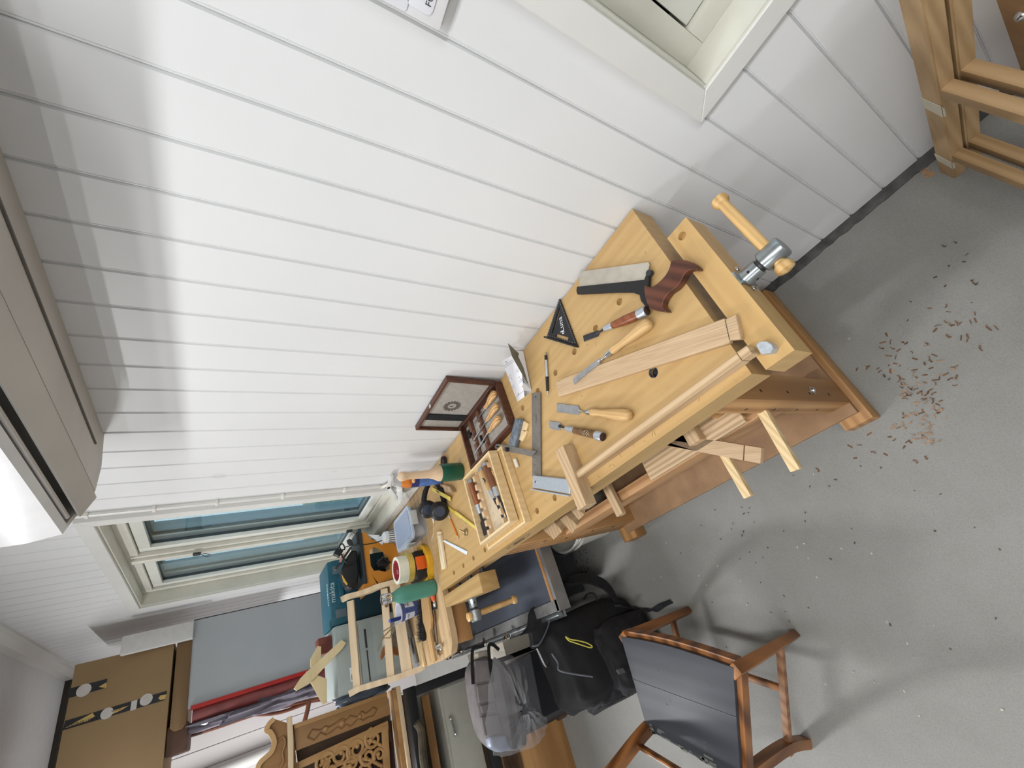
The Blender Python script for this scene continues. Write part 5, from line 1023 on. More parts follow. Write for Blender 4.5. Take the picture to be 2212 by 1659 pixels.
# paper cup with pens
cu = thing('paper_cup', 'blue and white paper cup holding pens, beside the teal bottle', 'cup', (-.53, 2.30, BT))
c = V((-.522, 2.285, BT+.0006)); t = bmesh.new(); R_ = []
for r, z in ((.031, 0), (.0435, .096), (.0455, .098), (.0455, .102), (.0425, .101), (.030, .006), (.0001, .006)): R_.append([t.verts.new(c+V((math.cos(2*PI*i/40)*r, math.sin(2*PI*i/40)*r, z))) for i in range(40)])
for a_, b_ in zip(R_, R_[1:]):
    for i in range(40): t.faces.new((a_[i], a_[(i+1) % 40], b_[(i+1) % 40], b_[i]))
bmesh.ops.recalc_face_normals(t, faces=t.faces); mb = MB(); mb._add(t); mb.build('cup_wall', plain('cup_white', (226, 228, 238), .5), cu)
def cupband(z0_, z1_, a0_, a1_, name, mat, off=.0006):
    mb = MB(); t = mb.b; n = 24; A = []
    for z in (z0_, z1_):
        r = .031+(.0125)*z/.096+off; A.append([t.verts.new(c+V((math.cos(a0_+(a1_-a0_)*i/n)*r, math.sin(a0_+(a1_-a0_)*i/n)*r, z))) for i in range(n+1)])
    for i in range(n): t.faces.new((A[0][i], A[0][i+1], A[1][i+1], A[1][i]))
    bmesh.ops.solidify(t, geom=t.faces[:], thickness=.0004); return mb.build(name, mat, cu, smooth=.5)
bl = plain('cup_blue', (112, 128, 192), .5)
cupband(.078, .095, 0, 2*PI, 'blue_rim_band', bl); cupband(.03, .079, -2.0, -1.35, 'blue_panel', bl); cupband(.03, .079, -.3, .5, 'blue_panel', bl); cupband(.0, .03, 0, 2*PI, 'blue_foot_band', bl)
dirc = V((-.13, -.99, 0)).normalized()
mb = MB(); a = -.95; d = V((math.cos(a), math.sin(a), 0)); s = V((0, 0, 1)).cross(d); mb.text('TIME', c+d*.0405+V((0, 0, .060)), s, V((0, 0, 1)), .013, .0008); mb.ring(c+d*.0412+V((0, 0, .074)), d, .005, .003, .0005, 12)
a = -2.35; d = V((math.cos(a), math.sin(a), 0)); s = V((0, 0, 1)).cross(d); mb.text('FOR', c+d*.0405+V((0, 0, .062)), s, V((0, 0, 1)), .012, .0008)
a = -1.68; d = V((math.cos(a), math.sin(a), 0)); s = V((0, 0, 1)).cross(d); mb.ring(c+d*.0422+V((0, 0, .072)), d, .0045, .0032, .0005, 4)
mb.build('cup_print', plain('navy_ink', (40, 44, 70), .6), cu, smooth=0)
def penin(name, lab, px0, px1, y0_, y1_, r, mat, capm=None):
    a, b_ = GY(*px0, y0_), GY(*px1, y1_); g = thing(name, lab, name.split('_')[-1], a); mb = MB(); mb.lathe(a, b_, [(0, r*.95), (.08, r), (.85, r*1.05), (1, r*1.0)], 18); mb.build('pen_body', mat, g)
    d = (b_-a).normalized(); mb = MB(); mb.lathe(b_, b_+d*.006, [(0, r*.95), (1, r*.85)], 18); mb.build('pen_end', capm or mat, g); return g
penin('blue_marker', 'thick dark blue marker standing in the paper cup', (885, 1330), (843, 1341), 2.28, 2.275, .0085, plain('marker_navy', (28, 44, 110), .4), plain('marker_cap', (92, 112, 206), .4))
penin('silver_pen', 'slim silver and white pen leaning out of the paper cup', (872, 1336), (852, 1350), 2.27, 2.26, .0048, plain('pen_white', (210, 214, 222), .4), M['steel'])
penin('steel_scriber', 'thin steel scriber leaning far out of the paper cup', (854, 1348), (828, 1364), 2.262, 2.25, .0026, M['steel'])
# bench brush
br = thing('bench_brush', 'bench brush with long black bristles and pale wooden handle, before the paper cup', 'brush', (-.60, 2.12, BT))
hp_ = [(908, 1284), (924, 1283), (927, 1312), (931, 1342), (931, 1352), (928, 1365), (933, 1392), (938, 1420), (940, 1428), (934, 1432), (928, 1428), (922, 1396), (921, 1370), (917, 1355), (913, 1342)]
mb = MB(); mb.poly(GP(hp_, BT+.034), (0, 0, -.012), bev=.002); mb.build('brush_handle', wood('brush_beech', (190, 152, 102), (158, 120, 76), ang=0.05, grain=60), br, smooth=.6)
random.seed(11); mb = MB()
a = G(914, 1286, BT+.024); b_ = G(915, 1380, BT+.018); sdv = (b_-a).normalized(); out = V((0, 1, 0))
mb.bar(a.lerp(b_, 0)+V((0, .022, -.006)), b_+V((0, .022, -.004)), .040, .022, bev=.006)
for i in range(900):
    q = a.lerp(b_, random.random())+V((0, random.uniform(.0, .012), random.uniform(-.012, .012))); e = q+V((random.uniform(-.012, .012), random.uniform(.026, .044), random.uniform(-.004, .016))); mb.bar(q, e, .0014, .0010, w1=.0006, h1=.0005)
tag(mb.build('bristles', 'blackmatt', br, smooth=0), kind='stuff')
# clamp with orange handle
oc = thing('clamp', 'bar clamp with an orange handle lying along the near edge of the plywood table', 'clamp', G(940, 1330, BT))
mb = MB(); mb.lathe(G(931, 1270, BT+.014), G(937, 1298, BT+.014), [(0, .013), (.3, .014), (1, .0085)], 20); mb.build('clamp_handle', plain('clamp_orange', (216, 92, 44), .4), oc)
mb = MB(); mb.lathe(G(937, 1297, BT+.013), G(939.5, 1312, BT+.013), [(0, .006), (.3, .0055), (.35, .008), (.7, .008), (1, .006)], 14); mb.build('clamp_screw', 'chrome', oc)
mb = MB(); mb.bar(G(930, 1314, BT+.010), G(941, 1312, BT+.010), .016, .016, bev=.003); mb.build('clamp_jaw', 'steel_dark', oc)
mb = MB(); mb.bar(G(935.5, 1316, BT+.008), G(943, 1388, BT+.008), .010, .007, bev=.001); mb.bar(G(931, 1316, BT+.012), G(939, 1386, BT+.012), .004, .012, bev=.001); mb.build('clamp_bar', plain('bar_bronze', (176, 158, 136), .4, .6), oc)
mb = MB(); mb.bar(G(938, 1404, BT+.01), G(951, 1397, BT+.014), .006, .006); mb.lathe(G(950, 1394, BT+.012), G(953, 1403, BT+.012), [(0, .007), (.5, .009), (1, .004)], 14); mb.build('clamp_foot', 'chrome', oc)
mb = MB(); mb.cyl(G(928, 1413, BT+.006), G(924, 1388, BT+.006), .003, seg=10); solo(mb, 'white_rod', plain('plug_white', (236, 236, 236)), 'short white rod at the table edge by the brush handle', 'rod')
for k, (px, h, mt_, lab) in enumerate((([(882, 1380), (890, 1378), (903, 1446), (894, 1448)], .010, film, 'clear plastic strip lying on the table beside the chair back frame'), ([(895, 1372), (903, 1372), (917, 1440), (909, 1442)], .012, M['paleash'], 'pale wooden strip on the table between the plastic strip and the brush'),
        ([(864, 1352), (871, 1350), (884, 1392), (879, 1396)], .012, M['black'], 'black handled file lying behind the paper cup'), ([(873, 1340), (880, 1338), (902, 1432), (897, 1434)], .010, M['steel_dull'], 'long grey steel bar lying behind the bench brush'))):
    P = GP(px, BT+h); mb = MB(); mb.poly(P, (0, 0, -(h-.0008)), bev=.001, seg=1); solo(mb, ('plastic_strip', 'wooden_strip', 'file', 'steel_bar')[k], mt_, lab, ('strip', 'strip', 'file', 'bar')[k])
# ---- chair back frame standing on the table
cf = thing('chair_back_frame', 'pale chair back frame with curved posts and three slats, standing on the plywood table', 'chair frame', (-.58, 2.3, BT))
birch = wood('birch_raw', (226, 202, 168), (202, 174, 136), grain=60, rings=.4)
FY = lambda z: 2.345 + (z-.85)*.45
def frame_pt(u, v):   # the frame leans: y grows with height
    k = ray(u, v); y = 2.3
    for _ in range(20): P_ = CAM + k*(y/k.y); y = FY(P_.z)
    return CAM + k*(y/k.y)
for px, nm in (((( 738, 1296), (752, 1289), (776, 1283), (800, 1275), (816, 1268), (836, 1262), (862, 1255), (894, 1246)), 'post'), (((755, 1499), (776, 1488), (800, 1481), (826, 1473), (850, 1466), (878, 1456), (905, 1446), (918, 1438)), 'post')):
    ctr_ = smoothline([frame_pt(u, v) for u, v in px], 4); n = len(ctr_)
    mb = MB(); mb.ribbon(ctr_, [.026+.016*math.exp(-((i/(n-1)-.45)/.22)**2) for i in range(n)], .024, (0, 1, -.6)); mb.build(nm, birch, cf, smooth=.5)
for (a, b_, w_) in (((757, 1298), (772, 1488), .034), ((830, 1272), (845, 1466), .036), ((853, 1262), (880, 1452), .052)):
    p, q = frame_pt(*a), frame_pt(*b_); mb = MB(); mb.bar(p, q, .016, w_, up=(0, .5, .86), bev=.002); mb.build('slat', birch, cf, smooth=.5)
mb = MB(); c = frame_pt(837, 1309)+V((0, -.018, .01)); mb.lathe(c, c+V((0, -.006, .002)), [(0, .0085), (1, .0085)], 26); solo(mb, 'brown_button', wood('button_brown', (140, 92, 56), (104, 64, 38)), 'round brown wooden disc on the slat of the chair back frame', 'disc')
# saw handle peeping through, pliers and drafting tools
hs = thing('hand_saw', 'handsaw with a brown wooden handle behind the slats of the chair back frame', 'saw', GY(845, 1410, 2.52))
mb = MB(); mb.poly([GY(u, v, 2.45) for u, v in ((832, 1392), (842, 1394), (852, 1398), (862, 1403), (862, 1416), (852, 1414), (842, 1410), (834, 1412), (829, 1420), (824, 1426), (823, 1418), (826, 1404))], (0, .022, 0), bev=.004); mb.build('saw_handle', wood('saw_brown', (156, 98, 54), (112, 66, 34), grain=60), hs, smooth=.8)
mb = MB(); mb.poly([GY(u, v, 2.462) for u, v in ((834, 1395), (862, 1404), (866, 1360), (856, 1356))], (0, .001, 0)); mb.build('saw_blade', 'steel_dull', hs, smooth=0)
pl_o = thing('dividers', 'pair of bronze dividers and steel points leaning between the cup and the saw handle', 'dividers', GY(840, 1370, 2.3))
mb = MB(); mb.tube([GY(858, 1345, 2.29), GY(828, 1376, 2.30), GY(815, 1407, 2.30)], .0028, 8); mb.tube([GY(852, 1352, 2.30), GY(842, 1378, 2.30), GY(826, 1378, 2.30), GY(822, 1388, 2.30)], .0022, 8); mb.build('leg', plain('bronze', (150, 132, 90), .4, .6), pl_o)
# ---- teal case
tc_ = thing('teal_tool_case', 'dark teal plastic tool case with white lettering along its handle side, below the far window', 'tool case', (-.31, 2.9, BT))
teal = plain('teal_plastic', (10, 56, 70), .45, var=.06, scale=8); teal2 = plain('teal_light', (32, 92, 110), .45, var=.06)
TX0, TX1, TY0, TY1, TZ = -.455, -.105, 2.72, 2.99, 1.155
mb = MB(); mb.box((TX0, TY0, BT+.001), (TX1, TY1, TZ), bev=.012); mb.build('case_body', teal, tc_)
mb = MB(); mb.box((TX0+.005, TY0-.004, TZ-.09), (TX1-.005, TY1, TZ+.02), bev=.010); mb.build('case_lid', teal2, tc_)
mb = MB(); mb.box((TX0+.11, TY0-.022, TZ-.055), (TX1-.11, TY0-.002, TZ-.028), bev=.006); mb.build('case_handle', teal2, tc_)
for x in (TX0+.06, TX1-.06):
    mb = MB(); mb.box((x-.022, TY0-.010, TZ-.062), (x+.022, TY0-.003, TZ-.005), bev=.003); mb.build('case_latch', plain('latch_grey', (92, 110, 118), .5), tc_)
mb = MB(); mb.text('makita', ((TX0+TX1)/2, TY0-.0046, TZ+.002), (1, 0, 0), (0, 0, 1), .040, .001); mb.text('makita', ((TX0+TX1)/2, TY0+.035, TZ+.0204), (1, 0, 0), (0, 1, 0), .045, .001); mb.build('case_lettering', plain('pale_ink', (206, 222, 224), .5), tc_, smooth=0)
mb = MB()
for i in range(5): mb.box((TX0+.02+i*.065, TY0-.002, BT+.004), (TX0+.07+i*.065, TY0+.01, BT+.03), bev=.002)
tag(mb.build('case_ribs', 'black', tc_), kind='stuff')
# ---- grey case
gc_ = thing('grey_tool_case', 'light grey plastic tool case with white labels, behind the chair back frame', 'tool case', (-.62, 2.8, BT))
gm = plain('case_grey', (160, 170, 168), .5, var=.04, scale=10); GX0, GX1, GY0, GZ = -.772, -.462, 2.64, 1.180
mb = MB(); mb.box((GX0, GY0, BT+.001), (GX1, GY0+.34, GZ), bev=.010); mb.build('case_body', gm, gc_)
mb = MB(); mb.box((GX0+.012, GY0-.006, GZ-.115), (GX1-.012, GY0+.002, GZ-.012), bev=.003); mb.build('upper_panel', gm, gc_); mb = MB(); mb.box((GX0+.012, GY0-.006, BT+.012), (GX1-.012, GY0+.002, GZ-.19), bev=.003); mb.build('lower_panel', gm, gc_)
mb = MB(); mb.box((GX0+.02, GY0-.002, GZ-.156), (GX1-.15, GY0+.001, GZ-.150)); mb.box((GX1-.14, GY0-.002, GZ-.158), (GX1-.05, GY0+.001, GZ-.148)); mb.build('lid_seam', 'darkgrey', gc_, smooth=0)
for k, (xx, zz_, w_, h_) in enumerate(((GX0+.075, GZ-.075, .060, .032), (GX0+.15, GZ-.25, .09, .032))):
    mb = MB(); mb.box((xx-w_/2, GY0-.0072, zz_-h_/2), (xx+w_/2, GY0-.006, zz_+h_/2)); lb = mb.build('white_label', plain('label_white', (226, 228, 230), .6), gc_, smooth=0)
    mb = MB()
    for i in range(14): mb.box((xx-w_*.4+i*w_*.03, GY0-.0076, zz_), (xx-w_*.4+i*w_*.03+random.choice((.0006, .0012)), GY0-.0072, zz_+h_*.35))
    for i in range(3): mb.box((xx-w_*.4, GY0-.0076, zz_-h_*.12-i*.004), (xx+w_*.1+i*.008, GY0-.0072, zz_-h_*.12-i*.004+.0012))
    mb.build('label_print', 'darkgrey', lb, smooth=0)
# blocks on the grey case
zt_ = GZ+.0006
mb = MB(); mb.box((-.565, 2.70, zt_), (-.49, 2.80, zt_+.065), bev=.002); solo(mb, 'red_block', wood('red_block', (126, 62, 50), (92, 40, 34), grain=40), 'dark red hardwood block on top of the grey tool case', 'block')
pb = wood('printed_pine', (222, 204, 162), (196, 174, 130), grain=50, rings=.5); CY0 = 2.66
def vplank(name, lab, px, y, d, mat=pb):
    mb = MB(); mb.poly([GY(u, v, y) for u, v in px], (0, d, 0), bev=.0012, seg=1); return solo(mb, name, mat, lab, 'board', smooth=.4)
vplank('pointed_board', 'pale board with a pointed end, leaning diagonally against the grey tool case', [(738, 1382), (748, 1388), (741, 1400), (668, 1477), (641, 1492), (635, 1487), (650, 1464), (666, 1448)], 2.60, .020)
vplank('printed_offcut', 'pale triangular offcut with faint print, left of the leaning pointed board', [(662, 1450), (668, 1468), (698, 1522), (706, 1518), (706, 1466), (680, 1456)], 2.625, .020)
vplank('short_offcut', 'short pale offcut standing before the dark red block', [(686, 1395), (694, 1396), (694, 1424), (676, 1446), (671, 1440), (671, 1424)], 2.64, .016)
mb = MB(); mb.ball((-.80, 2.86, 1.02), .10, (.5, .8, 1.4), lump=.5); solo(mb, 'dark_plastic_bag', filmmat('dark_film', (.12, .14, .18), .85), 'crumpled dark plastic bag tucked behind the grey tool case', 'bag', smooth=2)
# ================================================================= FAR END OF THE ROOM
# tall grey board with shelf and boxes above
WY = 3.6
wbd = thing('grey_board', 'tall smooth light grey board standing upright beyond the tool cases', 'panel', (-.33, WY, .85))
a = GY(419, 1341, WY); b_ = GY(403, 1534, WY)
mb = MB(); mb.box((b_.x, WY, .10), (a.x, WY+.022, (a.z+b_.z)/2), bev=.001); mb.build('panel_board', plain('panel_grey', (172, 176, 180), .5, var=.03, scale=3), wbd, smooth=0)
mb = MB(); mb.box((a.x, WY+.001, .10), (a.x+.006, WY+.021, a.z)); mb.build('panel_edge_shadow', 'darkgrey', wbd, smooth=0)  # dark strip stands in for the thin shadow along the board's side
rx = GY(430, 1520, WY).x
rr = thing('red_sheet_roll', 'upright red and clear plastic wrapped roll against the left edge of the grey panel', 'roll', (rx-.03, WY, .1))
mb = MB(); mb.box((rx-.022, WY-.012, .9), (rx, WY-.001, 1.80)); mb.build('red_edge', plain('strong_red', (176, 26, 20), .4), rr, smooth=0)
mb = MB(); mb.lathe((rx-.05, WY+.035, .9), (rx-.05, WY+.035, 1.79), [(0, .040), (1, .040)], 24); mb.build('red_core', plain('faded_red', (140, 72, 70), .35, var=.25, scale=6), rr)
mb = MB(); mb.ball((rx-.10, WY+.05, 1.35), .30, (.17, .22, 1.5), lump=.8, u=30, v=30); mb.build('crumpled_film', filmmat('film_dark', (.20, .18, .22), .7), rr, smooth=.3)
# shelf with boxes near the ceiling
sh = thing('wall_shelf', 'thick brown wooden shelf with a rounded end under the cardboard box', 'shelf', (-.4, WY, 1.81))
z0s, z1s = GY(415, 1400, WY).z, GY(382, 1400, WY).z; xr, xl = GY(400, 1385, WY).x, GY(395, 1574, WY).x
mb = MB(); P = [(xr, z0s), (xr, z1s), (xl+.02, z1s), (xl, z1s-.02), (xl, z0s+.02), (xl+.02, z0s)]
mb.poly([(x, WY-.005, z) for x, z in P], (0, .6, 0), bev=.006); mb.build('shelf_board', wood('shelf_brown', (134, 104, 66), (106, 78, 48), ang=0, grain=20), sh)
mb = MB(); mb.box((xl-.11, WY+.02, z1s-.085), (xl+.03, WY+.5, z1s+.012), bev=.01); mb.build('shelf_bracket', plain('bracket_brown', (98, 70, 56), .7, var=.1), sh)
bx = thing('cardboard_box', 'large closed cardboard box with black and gold tape, on the shelf under the ceiling', 'box', (-.5, WY+.3, z1s))
xr = GY(340, 1394, WY).x; zb = z1s+.014; ztb = min(GY(150, 1500, WY).z, ZC-.02); xlb = -.92
mb = MB(); mb.box((xlb, WY, zb), (xr, WY+.62, ztb), bev=.004); card = plain('cardboard', (158, 130, 94), .8, var=.04, scale=5); mb.build('box_body', card, bx)
def ftape(z0_, z1_, x0_, x1_):
    pass
def gyx(u, v): return GY(u, v, WY-.001)
def strip(pxs, name, mat, y=WY-.0012):
    mb = MB(); mb.poly([GY(u, v, y) for u, v in pxs], (0, .0010, 0)); return mb.build(name, mat, bx, smooth=0)
tb = plain('tape_black', (20, 22, 30), .25, coat=.3); gold = plain('tape_gold', (206, 172, 100), .4); tw = plain('tape_disc', (206, 200, 196), .5)
strip([(152, 1487), (232, 1466), (229, 1486), (148, 1508)], 'upper_tape', tb); strip([(141, 1557), (361, 1492), (357, 1512), (135, 1578)], 'lower_tape', tb)
for (u, v, r) in ((181, 1491, .030), (316, 1511, .028), (231, 1541, .026)):
    c = GY(u, v, WY-.0024); mb = MB(); mb.lathe(c, c+V((0, -.0006, 0)), [(0, r), (1, r)], 28); mb.build('tape_disc', tw, bx, smooth=0)
strip([(213, 1484), (230, 1474), (230, 1480), (229, 1486)], 'gold_flash', gold, WY-.0022); strip([(143, 1571), (200, 1540), (205, 1547), (190, 1557), (140, 1573)], 'gold_flash', gold, WY-.0022); strip([(240, 1536), (278, 1524), (262, 1534), (237, 1545)], 'gold_flash', gold, WY-.0022); strip([(342, 1508), (347, 1502), (359, 1500), (357, 1510), (346, 1512)], 'gold_flash', gold, WY-.0022)
strip([(284, 1515), (297, 1511), (294, 1532), (281, 1536)], 'tape_tag', tw, WY-.0022)
rd = (GY(141, 1567, WY)-GY(361, 1502, WY)).normalized()
mb = MB(); mb.text('FASTENERS', GY(178, 1560, WY-.0026), rd, V((0, 0, 1)).cross(rd).cross(rd)*-1 if False else V((rd.z*-1, 0, rd.x)), .022, .0006); mb.text('TJEP', GY(252, 1531, WY-.0026), rd, V((-rd.z, 0, rd.x)), .022, .0006); mb.build('tape_lettering', 'black', bx, smooth=0)
x_, z_ = GY(262, 1390, WY-.07), GY(418, 1350, WY-.07)
wp = thing('white_post', 'short white painted wooden post standing above the grey panel beside the cardboard box', 'post', (z_.x, WY-.07, z_.z))
mb = MB(); mb.box((GY(340, 1396, WY-.07).x, WY-.07, GY(418, 1350, WY-.07).z), (GY(418, 1341, WY-.07).x, WY-.02, GY(264, 1380, WY-.07).z), bev=.0015); mb.build('post_body', plain('post_white', (214, 212, 210), .6, var=.04, scale=30), wp, smooth=.4)
# bentwood frames against the far wall
bw = plain('bentwood', (104, 56, 36), .4, var=.15, scale=12, coat=.3)
rk_ = thing('bentwood_frame', 'red brown bentwood furniture frame leaning against the far white boards', 'frame', (-.75, 4.3, 0))
for pts, r in (([(402, 1580), (470, 1560), (560, 1520), (640, 1490)], .013), ([(400, 1592), (470, 1570), (580, 1534), (720, 1503), (800, 1494)], .014), ([(404, 1584), (520, 1545), (700, 1512), (800, 1508)], .008), ([(668, 1514), (664, 1535), (656, 1566)], .016), ([(490, 1560), (520, 1545), (600, 1540), (680, 1512)], .012)):
    mb = MB(); mb.tube(smoothline([GY(u, v, 4.2) for u, v in pts], 6), r, 10); mb.build('bent_rod', bw, rk_)
# pipe and low shelf at the far wall
mb = MB(); a = GY(590, 1612, 4.95); b_ = GY(440, 1690, 4.95); mb.cyl((a.x-.02, 4.98, .6), (b_.x, 4.98, 2.6), .035, seg=20); solo(mb, 'white_pipe', 'trim', 'white painted pipe running up the far white boards', 'pipe')
# ---- carved cabinet front
CYc = 2.75
def C2(u, v, y=CYc): return GY(u, v, y)
cc = thing('carved_panel', 'carved wooden cabinet front with fretwork scrolls and scalloped crest, on the black framed stand', 'carving', (-1.05, CYc, .87))
cw = wood('carved_pine', (176, 136, 86), (142, 104, 62), axis='Z', grain=34, rings=.8, rough=.5)
zlo = .885
def zpoly(px, y, d, name, mat, par, bev=.003, **k): mb = MB(); mb.poly([C2(u, v, y) for u, v in px], (0, d, 0), bev=bev); return mb.build(name, mat, par, smooth=.5, **k)
zpoly([(634, 1565), (836, 1494), (842, 1544), (640, 1622)], CYc, .045, 'carved_stile', cw, cc)
zpoly([(634, 1565), (836, 1494), (837, 1503), (636, 1575)], CYc-.012, .02, 'stile_moulding', cw, cc)
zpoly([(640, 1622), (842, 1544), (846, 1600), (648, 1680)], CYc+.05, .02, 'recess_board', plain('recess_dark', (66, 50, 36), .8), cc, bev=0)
# openwork panel: frame and scrolls
zpoly([(644, 1646), (838, 1556), (840, 1574), (646, 1662)], CYc+.028, .02, 'panel_frame', cw, cc)
zpoly([(824, 1563), (838, 1557), (846, 1700), (830, 1700)], CYc+.028, .02, 'panel_frame', cw, cc)
zpoly([(632, 1652), (645, 1646), (655, 1700), (640, 1720)], CYc+.028, .02, 'panel_frame', cw, cc)
cart = [(664, 1593), (674, 1576), (693, 1577), (702, 1569), (711, 1571), (724, 1563), (733, 1556), (740, 1553), (748, 1556), (755, 1547), (772, 1549), (780, 1537), (790, 1541), (797, 1537), (806, 1528), (814, 1533), (806, 1547), (796, 1549), (784, 1557), (774, 1552), (766, 1561), (756, 1570), (748, 1565), (738, 1575), (728, 1571), (716, 1581), (704, 1588), (692, 1583), (678, 1599)]
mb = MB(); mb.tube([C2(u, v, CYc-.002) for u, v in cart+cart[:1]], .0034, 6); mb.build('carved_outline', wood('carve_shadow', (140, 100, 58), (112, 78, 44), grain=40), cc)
for u, v in ((703, 1574), (739, 1562), (776, 1548)):
    mb = MB(); c = C2(u, v, CYc+.002); mb.ball(c, .014, (1, .5, 1)); mb.build('carved_boss', cw, cc)
def spiral(cu_, cv, r0, turns, a0_, s, r=.0075):
    c = C2(cu_, cv, CYc+.034); P = []
    for i in range(int(18*turns)+1):
        a = a0_+s*2*PI*i/18; rr_ = r0*(1-.75*i/(18*turns)); P.append(c+V((math.cos(a)*rr_, 0, math.sin(a)*rr_)))
    mb = MB(); mb.tube(P, r*1.25, 8, r1=r*.8); mb.ball(P[-1], r*1.5); mb.build('scroll', cw, cc)
for q in ((806, 1596, .044, 1.3, 0, 1), (770, 1618, .045, 1.4, 2, -1), (735, 1632, .045, 1.3, 4, 1), (795, 1634, .038, 1.2, 1, 1), (760, 1650, .04, 1.2, 3, -1), (700, 1648, .045, 1.3, 5, 1), (820, 1630, .030, 1.2, 2, -1), (715, 1665, .04, 1.2, 0, 1), (785, 1668, .045, 1.3, 2, 1), (748, 1680, .045, 1.3, 1, -1)): spiral(*q)
for pts in ([(826, 1572), (808, 1590), (790, 1618), (770, 1640), (740, 1665)], [(690, 1655), (720, 1632), (760, 1610), (800, 1600), (826, 1612)], [(700, 1668), (740, 1648), (790, 1640), (826, 1655)], [(812, 1578), (790, 1590), (778, 1602), (760, 1600), (742, 1612)]):
    mb = MB(); mb.tube(smoothline([C2(u, v, CYc+.036) for u, v in pts], 5), .008, 8); mb.build('tendril', cw, cc)
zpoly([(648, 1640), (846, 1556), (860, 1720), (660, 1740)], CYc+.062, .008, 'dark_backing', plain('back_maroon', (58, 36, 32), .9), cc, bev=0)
# scalloped crest
crest = [(571, 1559), (579, 1555), (592, 1552), (596, 1553), (632, 1565), (640, 1640), (644, 1700), (552, 1700), (556, 1659), (560, 1645), (570, 1634), (578, 1634), (588, 1622), (592, 1604), (588, 1590), (580, 1580), (574, 1578)]
zpoly([(592, 1553), (632, 1565), (640, 1640), (644, 1700), (552, 1700), (556, 1659), (562, 1646), (572, 1637), (586, 1626), (593, 1608), (590, 1592), (582, 1580), (576, 1577), (582, 1563)], CYc+.004, .04, 'crest', cw, cc, bev=0)
mb = MB(); mb.ribbon(smoothline([C2(u, v, CYc-.006) for u, v in ((592, 1553), (581, 1564), (576, 1577), (583, 1582), (590, 1594), (592, 1608), (586, 1624), (574, 1636), (563, 1646), (557, 1659), (553, 1690))], 5), .016, .02, (0, 1, 0)); mb.build('crest_edge', wood('crest_edge', (214, 178, 128), (186, 146, 96), grain=30), cc)
mb = MB(); mb.tube(smoothline([C2(u, v, CYc-.002) for u, v in ((602, 1600), (612, 1592), (616, 1606), (610, 1626), (612, 1644), (604, 1659))], 5), .005, 8); mb.build('crest_leaf', cw, cc)
zpoly([(620, 1550), (631, 1545), (634, 1600), (634, 1720), (624, 1720), (622, 1600)], CYc-.03, .022, 'cross_batten', birch, cc, bev=.001)
mb = MB(); mb.box((-1.75, CYc-.03, .858), (-.815, CYc+.09, .876), bev=.002); mb.build('base_board', birch, cc); 
mb = MB(); mb.box((-1.75, CYc-.01, .8765), (-.823, CYc+.08, .897), bev=.002); mb.build('base_board', cw, cc)
# ---- black framed stand with drawers
bf = thing('black_stand', 'black steel framed stand under the carved panel, left of the machine table', 'stand', (-1.3, 2.9, 0)); bkp = plain('black_paint', (22, 22, 27), .5, var=.1)
zA, zB = .856, .44
mb = MB(); mb.box((-1.75, 2.64, zA-.05), (-.838, 2.70, zA), bev=.003); mb.build('top_rail', bkp, bf)
mb = MB(); mb.box((-.885, 2.64, .0), (-.842, 2.70, zA-.05), bev=.003); mb.build('post', bkp, bf)
mb = MB(); mb.box((-1.75, 2.645, .415), (-.885, 2.695, .465), bev=.003); mb.build('lower_rail', bkp, bf)
mb = MB(); mb.box((-1.75, 2.70, .38), (-.86, 3.2, .40)); mb.build('stand_shelf', 'pine_x', bf); mb = MB(); mb.box((-.862, 2.70, zA-.03), (-1.75, 3.3, zA)); mb.build('stand_top', bkp, bf)
mb = MB(); mb.box((-.90, 2.72, .715), (-1.7, 2.74, .755), bev=.001); mb.build('pine_ledger', 'pine_x', bf)
dr = thing('drawer_unit', 'off white drawer unit with a chrome bow handle inside the black stand', 'drawer unit', (-1.2, 2.9, .47))
zt1, zt0 = GY(945, 1480, 2.71).z, GY(1000, 1460, 2.71).z
mb = MB(); mb.box((-1.62, 2.72, .47), (-.892, 3.1, zt1), bev=.002); mb.build('drawer_carcass', plain('offwhite', (176, 174, 162), .5, var=.03), dr)
mb = MB(); mb.box((-1.60, 2.708, .478), (-.900, 2.72, zt1-.012), bev=.002); df = mb.build('drawer_front', plain('offwhite', (176, 174, 162)), dr)
h0, h1 = GY(973, 1550, 2.69), GY(984, 1588, 2.69)
mb = MB(); mb.tube(smoothline([h0+V((0, .018, 0)), h0, h0.lerp(h1, .5)+V((0, -.002, 0)), h1, h1+V((0, .018, 0))], 6), .0045, 10); mb.build('drawer_handle', 'chrome', df)
mb = MB(); mb.tube(smoothline([GY(900, 1560, 2.62), GY(910, 1580, 2.62), GY(915, 1640, 2.6), GY(925, 1690, 2.6)], 5), .02, 10); solo(mb, 'rope_bundle', plain('rope_brown', (78, 68, 52), .9, var=.3), 'brown rope or cable hanging in the dark gap of the black stand', 'rope')
mb = MB(); mb.box((-1.72, 2.745, .47), (-.892, 3.15, .82)); bcm = plain('gap_brown', (84, 66, 54), .8, var=.1)
solo(MB().box((-1.72, 3.16, .47), (-.90, 3.18, .80)), 'brown_backboard', bcm, 'dull brown back board inside the black stand, behind the drawer unit', 'board', smooth=0)
wbx = thing('wooden_crate', 'low brown wooden crate on the floor under the black stand', 'crate', (-1.3, 2.9, 0))
mb = MB(); mb.box((-1.75, 2.62, 0.001), (-.96, 2.645, .30), bev=.002); mb.build('crate_front', 'pine_x', wbx); mb = MB(); mb.box((-.985, 2.645, .001), (-.96, 3.1, .30), bev=.002); mb.build('crate_side', 'pine', wbx); mb = MB(); mb.box((-1.75, 2.655, .02), (-.985, 3.1, .24)); mb.build('crate_contents', plain('dull_brown', (128, 98, 66), .8, var=.15), wbx)
